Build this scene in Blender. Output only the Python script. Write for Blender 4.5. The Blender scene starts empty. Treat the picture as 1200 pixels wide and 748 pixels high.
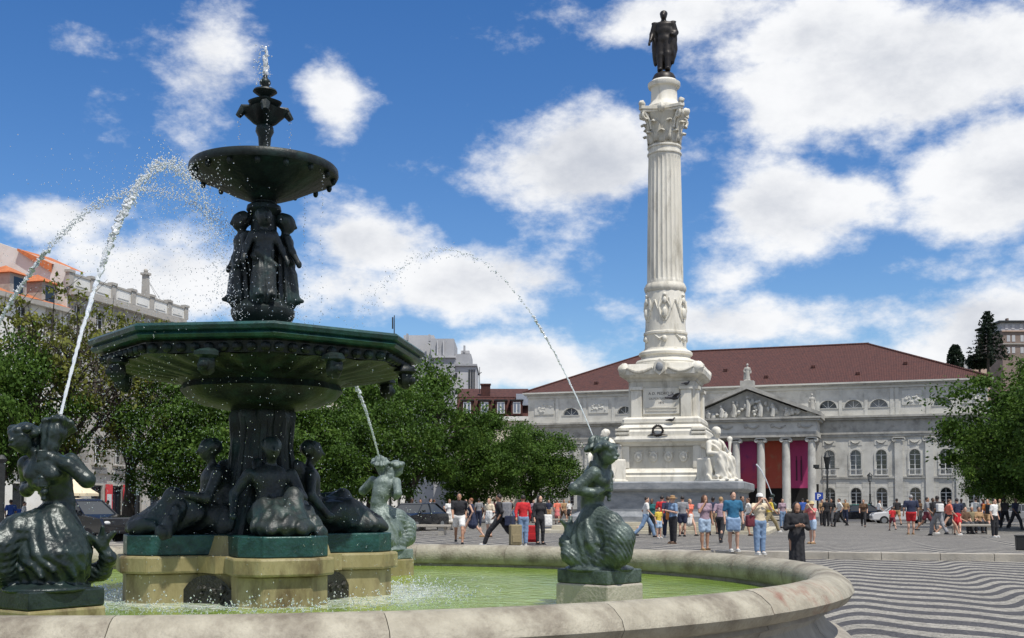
import bpy, math, random
import numpy as np
from mathutils import Vector
from mathutils.geometry import tessellate_polygon

scene = bpy.context.scene
COL = scene.collection
PI = math.pi

# ------------------------------------------------------------------ camera
F_PX, HORIZON, EYE, PITCH = 1340.0, 590.0, 1.65, math.radians(2.5)
cam_data = bpy.data.cameras.new('camera')
cam = bpy.data.objects.new('camera', cam_data)
COL.objects.link(cam)
cam.location = (0, 0, EYE)
cam.rotation_euler = (PI / 2 + PITCH, 0, 0)
cam_data.sensor_width = 36.0
cam_data.lens = F_PX / 1200 * 36.0
YC = HORIZON - F_PX * math.tan(PITCH)
cam_data.shift_y = (YC - 374.0) / 1200.0
cam_data.clip_start = 0.1
cam_data.clip_end = 6000
scene.camera = cam

# ------------------------------------------------------------------ sun and sky
SUN_EL, SUN_AZ = math.radians(64), math.radians(36)      # azimuth: to the right of straight behind the camera
sd = Vector((math.sin(SUN_AZ) * math.cos(SUN_EL), -math.cos(SUN_AZ) * math.cos(SUN_EL), math.sin(SUN_EL)))
sun_data = bpy.data.lights.new('sun', 'SUN')
sun_data.energy = 4.6
sun_data.angle = math.radians(0.53)
sun_data.color = (1.0, 0.955, 0.88)
sun = bpy.data.objects.new('sun', sun_data)
sun.rotation_euler = sd.to_track_quat('Z', 'Y').to_euler()
COL.objects.link(sun)

world = bpy.data.worlds.new('World')
scene.world = world
world.use_nodes = True
WT = world.node_tree
WT.nodes.clear()
wn, wl = WT.nodes.new, WT.links.new


def wmath(op, a, b=None, c=None, clamp=False):
    n = wn('ShaderNodeMath'); n.operation = op; n.use_clamp = clamp
    for i, v in enumerate((a, b, c)):
        if v is None: continue
        if isinstance(v, (int, float)): n.inputs[i].default_value = v
        else: wl(v, n.inputs[i])
    return n.outputs[0]


def build_world():
    sky = wn('ShaderNodeTexSky'); sky.sky_type = 'NISHITA'; sky.sun_disc = False
    sky.sun_elevation = SUN_EL
    sky.sun_rotation = PI - SUN_AZ
    sky.altitude = 50; sky.air_density = 1.0; sky.dust_density = 0.1; sky.ozone_density = 2.4
    tc = wn('ShaderNodeTexCoord')
    sep = wn('ShaderNodeSeparateXYZ'); wl(tc.outputs['Generated'], sep.inputs[0])
    dx, dy, dz = sep.outputs
    az = wmath('ARCTAN2', dx, dy)
    el = wmath('ARCSINE', wmath('MINIMUM', wmath('MAXIMUM', dz, -1), 1))
    # wispy warp of the sky direction so that the cloud edges are torn
    nz = wn('ShaderNodeTexNoise'); nz.inputs['Scale'].default_value = 11; nz.inputs['Detail'].default_value = 7
    nz.inputs['Roughness'].default_value = 0.62
    mp = wn('ShaderNodeMapping'); mp.inputs['Scale'].default_value = (1, 1, 1.7)
    wl(tc.outputs['Generated'], mp.inputs[0]); wl(mp.outputs[0], nz.inputs['Vector'])
    nz2 = wn('ShaderNodeTexNoise'); nz2.inputs['Scale'].default_value = 11; nz2.inputs['Detail'].default_value = 7
    nz2.inputs['Roughness'].default_value = 0.62
    mp2 = wn('ShaderNodeMapping'); mp2.inputs['Scale'].default_value = (1, 1, 1.7); mp2.inputs['Location'].default_value = (0.012, 0.0, 0.045)
    wl(tc.outputs['Generated'], mp2.inputs[0]); wl(mp2.outputs[0], nz2.inputs['Vector'])
    nb = wn('ShaderNodeTexNoise'); nb.inputs['Scale'].default_value = 3.1; nb.inputs['Detail'].default_value = 3
    wl(mp.outputs[0], nb.inputs['Vector'])
    # cumulus banks: azimuth, elevation, half widths (radians), weight
    banks = []
    def bank(x, y, rx, ry, w):
        a = math.atan((x - 600) / F_PX)
        e = math.atan((HORIZON - y) / F_PX * math.cos(a))
        banks.append((a, e, rx / F_PX, ry / F_PX, w))
    bank(50, 252, 95, 34, 1.0); bank(235, 75, 75, 75, .68); bank(190, 45, 70, 40, .45); bank(105, 50, 50, 28, .36); bank(385, 92, 52, 52, .85)
    bank(215, 318, 160, 60, 1.0); bank(440, 285, 95, 40, .9); bank(560, 332, 125, 46, 1.05); bank(400, 340, 120, 40, .8)
    bank(690, 192, 120, 62, 1.05); bank(930, 245, 120, 62, 1.1); bank(850, 310, 70, 40, .6)
    bank(1060, 85, 200, 80, 1.2); bank(1175, 200, 105, 95, 1.1); bank(790, 10, 170, 34, 1.0); bank(960, 30, 150, 50, .9)
    bank(930, 372, 270, 34, .8); bank(740, 365, 80, 26, .6); bank(620, 425, 140, 40, 1.0); bank(1150, 385, 130, 60, 1.0); bank(1120, 320, 90, 40, .5)
    total = None
    for (a, e, ra, re, w) in banks:
        u = wmath('DIVIDE', wmath('SUBTRACT', az, a), ra)
        v = wmath('DIVIDE', wmath('SUBTRACT', el, e), re)
        g = wmath('MULTIPLY', wmath('POWER', 2.718, wmath('MULTIPLY', wmath('ADD', wmath('MULTIPLY', u, u), wmath('MULTIPLY', v, v)), -1)), w)
        total = g if total is None else wmath('MAXIMUM', total, g)
    # fair-weather cloud of the same kind all round, outside the banks in view
    far = wmath('MULTIPLY', wmath('SUBTRACT', wmath('ABSOLUTE', az), 0.50), 6.0, clamp=True)
    high = wmath('MULTIPLY', wmath('SUBTRACT', el, 0.47), 6.0, clamp=True)
    out = wmath('MAXIMUM', far, high)
    field = wmath('MULTIPLY', wmath('MULTIPLY', wmath('SUBTRACT', nb.outputs[0], 0.36), 4.2, clamp=True), out)
    total = wmath('MAXIMUM', total, field)
    def dens(noise):
        return wmath('ADD', wmath('MULTIPLY', wmath('SUBTRACT', noise.outputs[0], 0.5), 2.0), wmath('SUBTRACT', total, 0.39))
    d0, d1 = dens(nz), dens(nz2)
    mr = wn('ShaderNodeMapRange'); mr.interpolation_type = 'SMOOTHSTEP'
    mr.inputs['From Min'].default_value = -0.10; mr.inputs['From Max'].default_value = 0.46
    wl(d0, mr.inputs['Value'])
    mask = mr.outputs[0]
    # self shading: thick above means a greyer base
    sh = wn('ShaderNodeMapRange'); sh.interpolation_type = 'SMOOTHSTEP'
    sh.inputs['From Min'].default_value = 0.05; sh.inputs['From Max'].default_value = 1.15
    wl(wmath('ADD', wmath('MULTIPLY', d1, 0.9), wmath('MULTIPLY', wmath('SUBTRACT', nb.outputs[0], .5), 1.2)), sh.inputs['Value'])
    cc = wn('ShaderNodeMix'); cc.data_type = 'RGBA'
    cc.inputs['A'].default_value = (9.6, 9.7, 9.9, 1); cc.inputs['B'].default_value = (5.6, 5.95, 6.7, 1)
    wl(sh.outputs[0], cc.inputs['Factor'])
    hs = wn('ShaderNodeHueSaturation'); hs.inputs['Hue'].default_value = .509; hs.inputs['Saturation'].default_value = 1.32; hs.inputs['Value'].default_value = 1.25
    wl(sky.outputs[0], hs.inputs['Color'])
    mx = wn('ShaderNodeMix'); mx.data_type = 'RGBA'
    wl(mask, mx.inputs['Factor']); wl(hs.outputs[0], mx.inputs['A']); wl(cc.outputs['Result'], mx.inputs['B'])
    bg = wn('ShaderNodeBackground'); bg.inputs['Strength'].default_value = 0.10
    wl(mx.outputs['Result'], bg.inputs['Color'])
    ow = wn('ShaderNodeOutputWorld'); wl(bg.outputs[0], ow.inputs[0])


build_world()
scene.view_settings.view_transform = 'Standard'
scene.view_settings.look = 'None'
scene.view_settings.exposure = 0.0
scene.view_settings.gamma = 1.0
scene.view_settings.use_curve_mapping = False
scene.cycles.max_bounces = 6
scene.cycles.transparent_max_bounces = 6
scene.cycles.use_denoising = True

# ------------------------------------------------------------------ measuring: where a point seen in the photograph stands at a given depth or height
def at(x, y, Y):
    cx, cy = (x - 600) / F_PX, (YC - y) / F_PX
    k = Y / (math.cos(PITCH) - cy * math.sin(PITCH))
    return Vector((cx * k, Y, EYE + (math.sin(PITCH) + cy * math.cos(PITCH)) * k))


def on_ground(x, y, z=0.0):
    cx, cy = (x - 600) / F_PX, (YC - y) / F_PX
    v = Vector((cx, math.cos(PITCH) - cy * math.sin(PITCH), math.sin(PITCH) + cy * math.cos(PITCH)))
    p = v * ((z - EYE) / v.z)
    return Vector((p.x, p.y, z))


# ------------------------------------------------------------------ materials
MATS = {}


def pmat(name, c1, c2=None, scale=3.0, rough=0.8, metal=0.0, bump=0.0, bscale=30.0, c3=None, scale3=0.7, mix3=0.5,
         coat=0.0, spec=0.5, trans=0.0, detail=6, stretch=None, stops=(0.35, 0.65), sub=0.0):
    if name in MATS: return MATS[name]
    m = bpy.data.materials.new(name); m.use_nodes = True
    nt = m.node_tree; N, L = nt.nodes.new, nt.links.new
    b = nt.nodes['Principled BSDF']
    b.inputs['Roughness'].default_value = rough; b.inputs['Metallic'].default_value = metal
    b.inputs['Specular IOR Level'].default_value = spec
    b.inputs['Coat Weight'].default_value = coat
    b.inputs['Transmission Weight'].default_value = trans
    tc = N('ShaderNodeTexCoord')
    vec = tc.outputs['Object']
    if stretch:
        mp = N('ShaderNodeMapping'); mp.inputs['Scale'].default_value = stretch; L(vec, mp.inputs[0]); vec = mp.outputs[0]
    c1 = tuple(c1) + (1,)
    if c2 is None:
        b.inputs['Base Color'].default_value = c1
    else:
        nz = N('ShaderNodeTexNoise'); nz.inputs['Scale'].default_value = scale; nz.inputs['Detail'].default_value = detail
        nz.inputs['Roughness'].default_value = 0.65
        L(vec, nz.inputs['Vector'])
        cr = N('ShaderNodeValToRGB'); cr.color_ramp.elements[0].position = stops[0]; cr.color_ramp.elements[1].position = stops[1]
        cr.color_ramp.elements[0].color = c1; cr.color_ramp.elements[1].color = tuple(c2) + (1,)
        L(nz.outputs[0], cr.inputs[0])
        out = cr.outputs[0]
        if c3 is not None:
            n3 = N('ShaderNodeTexNoise'); n3.inputs['Scale'].default_value = scale3; n3.inputs['Detail'].default_value = 8
            n3.inputs['Roughness'].default_value = 0.7
            L(vec, n3.inputs['Vector'])
            r3 = N('ShaderNodeValToRGB'); r3.color_ramp.elements[0].position = 0.50; r3.color_ramp.elements[1].position = 0.68
            r3.color_ramp.elements[0].color = (0, 0, 0, 1); r3.color_ramp.elements[1].color = (mix3, mix3, mix3, 1)
            L(n3.outputs[0], r3.inputs[0])
            mx = N('ShaderNodeMix'); mx.data_type = 'RGBA'
            L(r3.outputs[0], mx.inputs['Factor']); L(out, mx.inputs['A']); mx.inputs['B'].default_value = tuple(c3) + (1,)
            out = mx.outputs['Result']
        L(out, b.inputs['Base Color'])
    if bump > 0:
        nb = N('ShaderNodeTexNoise'); nb.inputs['Scale'].default_value = bscale; nb.inputs['Detail'].default_value = 5
        L(vec, nb.inputs['Vector'])
        bp = N('ShaderNodeBump'); bp.inputs['Strength'].default_value = min(1, bump); bp.inputs['Distance'].default_value = 0.02 * max(1, bump)
        L(nb.outputs[0], bp.inputs['Height']); L(bp.outputs[0], b.inputs['Normal'])
    MATS[name] = m
    return m


# ------------------------------------------------------------------ mesh building
class MB:
    def __init__(self):
        self.v, self.f, self.mi, self.cur = [], [], [], 0

    def add(self, vs, fs):
        o = len(self.v)
        self.v += [tuple(p) for p in vs]
        self.f += [tuple(i + o for i in q) for q in fs]
        self.mi += [self.cur] * len(fs)
        return self

    def box(self, x0, x1, y0, y1, z0, z1, taper=0.0):
        t = taper
        vs = [(x0, y0, z0), (x1, y0, z0), (x1, y1, z0), (x0, y1, z0), (x0 + t, y0 + t, z1), (x1 - t, y0 + t, z1), (x1 - t, y1 - t, z1), (x0 + t, y1 - t, z1)]
        return self.add(vs, [(0, 3, 2, 1), (4, 5, 6, 7), (0, 1, 5, 4), (1, 2, 6, 5), (2, 3, 7, 6), (3, 0, 4, 7)])

    def cbox(self, c, s, rz=0.0):
        cs, sn = math.cos(rz), math.sin(rz)
        vs = []
        for z in (-.5, .5):
            for (x, y) in ((-.5, -.5), (.5, -.5), (.5, .5), (-.5, .5)):
                X, Y = x * s[0], y * s[1]
                vs.append((c[0] + X * cs - Y * sn, c[1] + X * sn + Y * cs, c[2] + z * s[2]))
        return self.add(vs, [(0, 3, 2, 1), (4, 5, 6, 7), (0, 1, 5, 4), (1, 2, 6, 5), (2, 3, 7, 6), (3, 0, 4, 7)])

    def prism(self, poly, z0, z1, poly2=None):
        n = len(poly); p2 = poly2 or poly
        vs = [(x, y, z0) for x, y in poly] + [(x, y, z1) for x, y in p2]
        fs = [tuple(range(n - 1, -1, -1)), tuple(range(n, 2 * n))]
        fs += [(i, (i + 1) % n, n + (i + 1) % n, n + i) for i in range(n)]
        return self.add(vs, fs)

    def loft(self, rings, cap=True):
        n = len(rings[0]); vs = [p for r in rings for p in r]; fs = []
        for k in range(len(rings) - 1):
            a, b = k * n, (k + 1) * n
            fs += [(a + i, a + (i + 1) % n, b + (i + 1) % n, b + i) for i in range(n)]
        if cap:
            fs.append(tuple(range(n - 1, -1, -1))); fs.append(tuple((len(rings) - 1) * n + i for i in range(n)))
        return self.add(vs, fs)

    def extrude_xz(self, poly, y0, y1):
        n = len(poly)
        vs = [(x, y0, z) for x, z in poly] + [(x, y1, z) for x, z in poly]
        fs = [tuple(range(n)), tuple(range(2 * n - 1, n - 1, -1))] + [((i + 1) % n, i, n + i, n + (i + 1) % n) for i in range(n)]
        return self.add(vs, fs)

    def lathe(self, prof, n=32, cx=0., cy=0., a0=0., a1=2 * PI, mod=None, caps=True):
        full = abs(a1 - a0 - 2 * PI) < 1e-6
        m = n if full else n + 1
        rings = []
        for (r, z) in prof:
            ring = []
            for i in range(m):
                a = a0 + (a1 - a0) * i / n
                rr = r * (mod(a, z) if mod else 1)
                ring.append((cx + rr * math.cos(a), cy + rr * math.sin(a), z))
            rings.append(ring)
        if full:
            return self.loft(rings, caps)
        vs = [p for r in rings for p in r]; fs = []
        for k in range(len(prof) - 1):
            for i in range(n):
                fs.append((k * m + i, k * m + i + 1, (k + 1) * m + i + 1, (k + 1) * m + i))
        if caps:
            fs.append(tuple(k * m for k in range(len(prof))))
            fs.append(tuple(k * m + n for k in range(len(prof) - 1, -1, -1)))
        return self.add(vs, fs)

    def tube(self, pts, rads, n=8, caps=True):
        pts = [Vector(p) for p in pts]
        if isinstance(rads, (int, float)): rads = [rads] * len(pts)
        rings = []; up = Vector((0, 0, 1)); prev = None
        for i, p in enumerate(pts):
            t = (pts[min(i + 1, len(pts) - 1)] - pts[max(i - 1, 0)])
            t = t.normalized() if t.length > 1e-9 else Vector((0, 0, 1))
            if prev is None:
                a = t.cross(up) if abs(t.dot(up)) < .95 else t.cross(Vector((1, 0, 0)))
            else:
                a = prev - t * prev.dot(t)
            a.normalize(); prev = a; b = t.cross(a)
            rings.append([tuple(p + (a * math.cos(2 * PI * k / n) + b * math.sin(2 * PI * k / n)) * rads[i]) for k in range(n)])
        return self.loft(rings, caps)

    def blob(self, c, r, seg=8, ring=6, jit=0.0, rng=random):
        if isinstance(r, (int, float)): r = (r, r, r)
        vs = [(c[0], c[1], c[2] - r[2])]
        for k in range(1, ring):
            ph = PI * k / ring - PI / 2
            for i in range(seg):
                a = 2 * PI * i / seg; j = 1 + (rng.random() - .5) * jit
                vs.append((c[0] + r[0] * math.cos(ph) * math.cos(a) * j, c[1] + r[1] * math.cos(ph) * math.sin(a) * j, c[2] + r[2] * math.sin(ph) * j))
        vs.append((c[0], c[1], c[2] + r[2]))
        fs = [(0, 1 + (i + 1) % seg, 1 + i) for i in range(seg)]
        for k in range(ring - 2):
            a, b = 1 + k * seg, 1 + (k + 1) * seg
            fs += [(a + i, a + (i + 1) % seg, b + (i + 1) % seg, b + i) for i in range(seg)]
        a = 1 + (ring - 2) * seg; top = len(vs) - 1
        fs += [(a + i, a + (i + 1) % seg, top) for i in range(seg)]
        return self.add(vs, fs)

    def mesh(self, name, mats, smooth=False):
        me = bpy.data.meshes.new(name)
        me.from_pydata(self.v, [], self.f)
        for m in (mats if isinstance(mats, (list, tuple)) else [mats]): me.materials.append(m)
        if len(set(self.mi)) > 1: me.polygons.foreach_set('material_index', self.mi)
        if smooth:
            me.polygons.foreach_set('use_smooth', [True] * len(me.polygons))
            if smooth != 'all':
                me.set_sharp_from_angle(angle=math.radians(smooth if smooth is not True else 40))
        me.update()
        return me

    def build(self, name, mats, parent=None, smooth=False, bevel=0.0):
        return place(name, self.mesh(name, mats, smooth), parent, bevel)


def place(name, me, parent=None, bevel=0.0, loc=None, rotz=0.0, scale=None):
    o = bpy.data.objects.new(name, me); COL.objects.link(o)
    if parent is not None: o.parent = parent
    if loc is not None: o.location = loc
    if rotz: o.rotation_euler = (0, 0, rotz)
    if scale is not None: o.scale = scale if not isinstance(scale, (int, float)) else (scale,) * 3
    if bevel:
        b = o.modifiers.new('bevel', 'BEVEL'); b.width = bevel; b.segments = 2; b.limit_method = 'ANGLE'; b.angle_limit = math.radians(40)
    return o


def tag(o, label=None, cat=None, group=None, kind=None):
    if label: o['label'] = label
    if cat: o['category'] = cat
    if group: o['group'] = group
    if kind: o['kind'] = kind
    return o


def thing(name, label, cat, loc=(0, 0, 0), rotz=0.0, group=None, scale=None):
    o = bpy.data.objects.new(name, None); COL.objects.link(o)
    o.empty_display_size = .3
    o.location = loc; o.rotation_euler = (0, 0, rotz)
    if scale: o.scale = (scale,) * 3
    return tag(o, label, cat, group)


def copy_tree(o, parent=None):
    c = o.copy(); COL.objects.link(c)
    if parent is not None: c.parent = parent
    for ch in o.children: copy_tree(ch, c)
    return c


def holed_wall(mb, outer, holes, y, depth):
    """front face in the xz plane at y with openings and their reveals"""
    polys = [[Vector((x, z, 0)) for x, z in outer]] + [[Vector((x, z, 0)) for x, z in h] for h in holes]
    tris = tessellate_polygon(polys)
    flat = [p for pl in polys for p in pl]
    vs = [(p.x, y, p.y) for p in flat]
    fs = []
    for a, b, c in tris:
        A, B, C = flat[a], flat[b], flat[c]
        cr = (B.x - A.x) * (C.y - A.y) - (B.y - A.y) * (C.x - A.x)
        fs.append((a, b, c) if cr > 0 else (a, c, b))
    mb.add(vs, fs)
    for h in holes:
        n = len(h)
        vs = [(x, y, z) for x, z in h] + [(x, y + depth, z) for x, z in h]
        mb.add(vs, [(i, (i + 1) % n, n + (i + 1) % n, n + i) for i in range(n)])


def arch_poly(x, w, z0, z1, n=10):
    """round-headed opening, counter-clockwise, z1 is the crown"""
    r = w / 2; zs = z1 - r
    return [(x - r, z0), (x + r, z0)] + [(x + r * math.cos(PI * k / n), zs + r * math.sin(PI * k / n)) for k in range(n + 1)]


def half_poly(x, w, z0, n=12):
    r = w / 2
    return [(x + r * math.cos(PI * k / n), z0 + r * math.sin(PI * k / n) * .92) for k in range(n + 1)]


def rect_poly(x, w, z0, z1):
    return [(x - w / 2, z0), (x + w / 2, z0), (x + w / 2, z1), (x - w / 2, z1)]


def ring_strip(mb, outer, inner, y0, y1):
    """a flat frame between two outlines of equal length, facing -y"""
    n = len(outer)
    vs = [(x, y0, z) for x, z in outer] + [(x, y0, z) for x, z in inner] + [(x, y1, z) for x, z in outer] + [(x, y1, z) for x, z in inner]
    fs = []
    for i in range(n):
        j = (i + 1) % n
        fs += [(i, j, n + j, n + i), (j, i, 2 * n + i, 2 * n + j), (n + i, n + j, 3 * n + j, 3 * n + i)]
    mb.add(vs, fs)


# ------------------------------------------------------------------ sculpted forms: a smooth union of rounded limbs meshed with surface nets
class Sculpt:
    def __init__(self, res): self.res, self.p = res, []

    def cap(self, a, b, ra, rb=None, k=.03, fold=None):
        self.p.append(('c', np.array(a, float), np.array(b, float), ra, ra if rb is None else rb, k, fold)); return self

    def chain(self, pts, rads, k=.03, fold=None):
        for i in range(len(pts) - 1): self.cap(pts[i], pts[i + 1], rads[i], rads[i + 1], k, fold)
        return self

    def ell(self, c, r, k=.03, fold=None, rot=None):
        self.p.append(('e', np.array(c, float), np.array(r, float), rot, None, k, fold)); return self

    def box(self, c, h, rd=.02, k=.01, rot=None):
        self.p.append(('b', np.array(c, float), np.array(h, float), rot, rd, k, None)); return self

    def grown(self, d):
        s = Sculpt(self.res)
        for q in self.p:
            if q[0] == 'c': s.p.append(('c', q[1], q[2], q[3] + d, q[4] + d, q[5], q[6]))
            elif q[0] == 'e': s.p.append(('e', q[1], q[2] + d, q[3], None, q[5], q[6]))
            else: s.p.append(('b', q[1], q[2] + d, q[3], q[4], q[5], q[6]))
        return s

    def mesh(self, name, mats, noise=None):
        h = self.res; los, his, bbs = [], [], []
        for q in self.p:
            if q[0] == 'c':
                lo = np.minimum(q[1] - q[3], q[2] - q[4]); hi = np.maximum(q[1] + q[3], q[2] + q[4])
            else:
                r = q[2] if q[3] is None else np.full(3, np.linalg.norm(q[2]) if q[0] == 'b' else q[2].max())
                r = r + (q[4] or 0)
                lo, hi = q[1] - r, q[1] + r
            m = q[5] + 3 * h + (q[6][0] if q[6] else 0)
            bbs.append((lo - m, hi + m)); los.append(lo); his.append(hi)
        lo = np.min(los, 0) - 5 * h - .03; hi = np.max(his, 0) + 5 * h + .03
        n = np.ceil((hi - lo) / h).astype(int) + 1
        D = np.full(n, 9.0, np.float32)
        ax = [(lo[i] + h * np.arange(n[i])).astype(np.float32) for i in range(3)]
        for q, (bl, bh) in zip(self.p, bbs):
            i0 = np.clip(((bl - lo) / h).astype(int), 0, n - 1); i1 = np.clip(np.ceil((bh - lo) / h).astype(int) + 1, 1, n)
            X = ax[0][i0[0]:i1[0], None, None]; Y = ax[1][None, i0[1]:i1[1], None]; Z = ax[2][None, None, i0[2]:i1[2]]
            if q[0] == 'c':
                a, b = q[1], q[2]; ba = b - a; L2 = max(float(ba @ ba), 1e-9)
                px, py, pz = X - a[0], Y - a[1], Z - a[2]
                t = np.clip((px * ba[0] + py * ba[1] + pz * ba[2]) / L2, 0, 1)
                d = np.sqrt((px - ba[0] * t) ** 2 + (py - ba[1] * t) ** 2 + (pz - ba[2] * t) ** 2) - (q[3] + (q[4] - q[3]) * t)
                cx, cy = a[0] + ba[0] * .5, a[1] + ba[1] * .5
            else:
                px, py, pz = X - q[1][0], Y - q[1][1], Z - q[1][2]
                if q[3] is not None:
                    R = q[3]
                    px, py, pz = (px * R[0][0] + py * R[1][0] + pz * R[2][0], px * R[0][1] + py * R[1][1] + pz * R[2][1], px * R[0][2] + py * R[1][2] + pz * R[2][2])
                r = q[2]
                if q[0] == 'e':
                    k0 = np.sqrt((px / r[0]) ** 2 + (py / r[1]) ** 2 + (pz / r[2]) ** 2)
                    k1 = np.sqrt((px / r[0] ** 2) ** 2 + (py / r[1] ** 2) ** 2 + (pz / r[2] ** 2) ** 2) + 1e-9
                    d = k0 * (k0 - 1) / k1
                else:
                    qx, qy, qz = np.abs(px) - r[0], np.abs(py) - r[1], np.abs(pz) - r[2]
                    d = np.sqrt(np.maximum(qx, 0) ** 2 + np.maximum(qy, 0) ** 2 + np.maximum(qz, 0) ** 2) + np.minimum(np.maximum(qx, np.maximum(qy, qz)), 0) - q[4]
                cx, cy = q[1][0], q[1][1]
            if q[6]:
                f = q[6]
                if f[1] == 'ang':
                    d = d - f[0] * np.sin(f[2] * np.arctan2(Y - cy, X - cx) + f[3] * Z)
                else:
                    d = d - f[0] * np.sin(f[2] * X + f[3] * Y + f[4] * Z) * (.6 + .4 * np.sin(f[3] * X * .7 - f[2] * Y * .6 + 9 * Z))
            blk = D[i0[0]:i1[0], i0[1]:i1[1], i0[2]:i1[2]]
            k = max(q[5], 1e-4)
            hh = np.clip(k - np.abs(blk - d), 0, None) / k
            D[i0[0]:i1[0], i0[1]:i1[1], i0[2]:i1[2]] = np.minimum(blk, d) - hh * hh * k * .25
        if noise:
            X, Y, Z = ax[0][:, None, None], ax[1][None, :, None], ax[2][None, None, :]
            D = D - noise[0] * (np.sin(noise[1] * X + 2 * np.sin(noise[1] * .53 * Y)) * np.sin(noise[1] * Y * 1.1 + 1.7 * np.sin(noise[1] * .61 * Z)) * np.sin(noise[1] * .9 * Z + X * noise[1] * .4)).astype(np.float32)
        v, f = surface_nets(D, lo, h)
        me = bpy.data.meshes.new(name)
        me.from_pydata(v.tolist(), [], f.tolist())
        for m in (mats if isinstance(mats, (list, tuple)) else [mats]): me.materials.append(m)
        me.polygons.foreach_set('use_smooth', [True] * len(me.polygons))
        me.update()
        return me


def surface_nets(D, lo, h):
    s = D < 0
    c = np.zeros(np.array(D.shape) - 1, np.int8)
    for dx in (0, 1):
        for dy in (0, 1):
            for dz in (0, 1):
                c += s[dx:s.shape[0] - 1 + dx, dy:s.shape[1] - 1 + dy, dz:s.shape[2] - 1 + dz]
    cells = np.argwhere((c > 0) & (c < 8))
    idx = np.full(c.shape, -1, np.int64); idx[tuple(cells.T)] = np.arange(len(cells))
    acc = np.zeros((len(cells), 3)); cnt = np.zeros(len(cells))
    corners = [(x, y, z) for x in (0, 1) for y in (0, 1) for z in (0, 1)]
    for a in corners:
        for ax in range(3):
            if a[ax]: continue
            b = list(a); b[ax] = 1
            d0 = D[tuple((cells + a).T)]; d1 = D[tuple((cells + b).T)]
            m = (d0 < 0) != (d1 < 0)
            t = d0[m] / (d0[m] - d1[m])
            p = np.tile(np.array(a, float), (m.sum(), 1)); p[:, ax] += t
            acc[m] += p; cnt[m] += 1
    v = (cells + acc / cnt[:, None]) * h + lo
    faces = []
    for ax in range(3):
        sl0 = [slice(None)] * 3; sl1 = [slice(None)] * 3
        sl0[ax] = slice(0, -1); sl1[ax] = slice(1, None)
        ch = s[tuple(sl0)] != s[tuple(sl1)]
        e = np.argwhere(ch)
        u, w = (ax + 1) % 3, (ax + 2) % 3
        ok = (e[:, u] > 0) & (e[:, w] > 0) & (e[:, u] < D.shape[u] - 1) & (e[:, w] < D.shape[w] - 1)
        e = e[ok]
        if not len(e): continue
        inside = s[tuple(e.T)]
        def cell(du, dw):
            q = e.copy(); q[:, u] += du; q[:, w] += dw
            return idx[tuple(q.T)]
        q = np.stack([cell(-1, -1), cell(0, -1), cell(0, 0), cell(-1, 0)], 1)
        q[~inside] = q[~inside][:, ::-1]
        faces.append(q)
    return v, np.concatenate(faces)


def rot_xyz(rx, ry, rz):
    cx, sx, cy, sy, cz, sz = math.cos(rx), math.sin(rx), math.cos(ry), math.sin(ry), math.cos(rz), math.sin(rz)
    Rx = np.array([[1, 0, 0], [0, cx, -sx], [0, sx, cx]]); Ry = np.array([[cy, 0, sy], [0, 1, 0], [-sy, 0, cy]]); Rz = np.array([[cz, -sz, 0], [sz, cz, 0], [0, 0, 1]])
    return Rz @ Ry @ Rx
# ================================================================== SETTING: ground of the square
TH = math.radians(15.5)                       # the axis of the square runs this far to the right of the view
E2 = Vector((math.cos(TH), -math.sin(TH), 0))  # across the square, to the right
EN = Vector((math.sin(TH), math.cos(TH), 0))   # along the square, away from the camera
FC = Vector((-2.86, 13.05, 0))                # near fountain
CC = Vector((8.1, 60.0, 0))                   # column
PLAT = 0.20                                   # the pavement beyond the step stands this much higher


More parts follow.
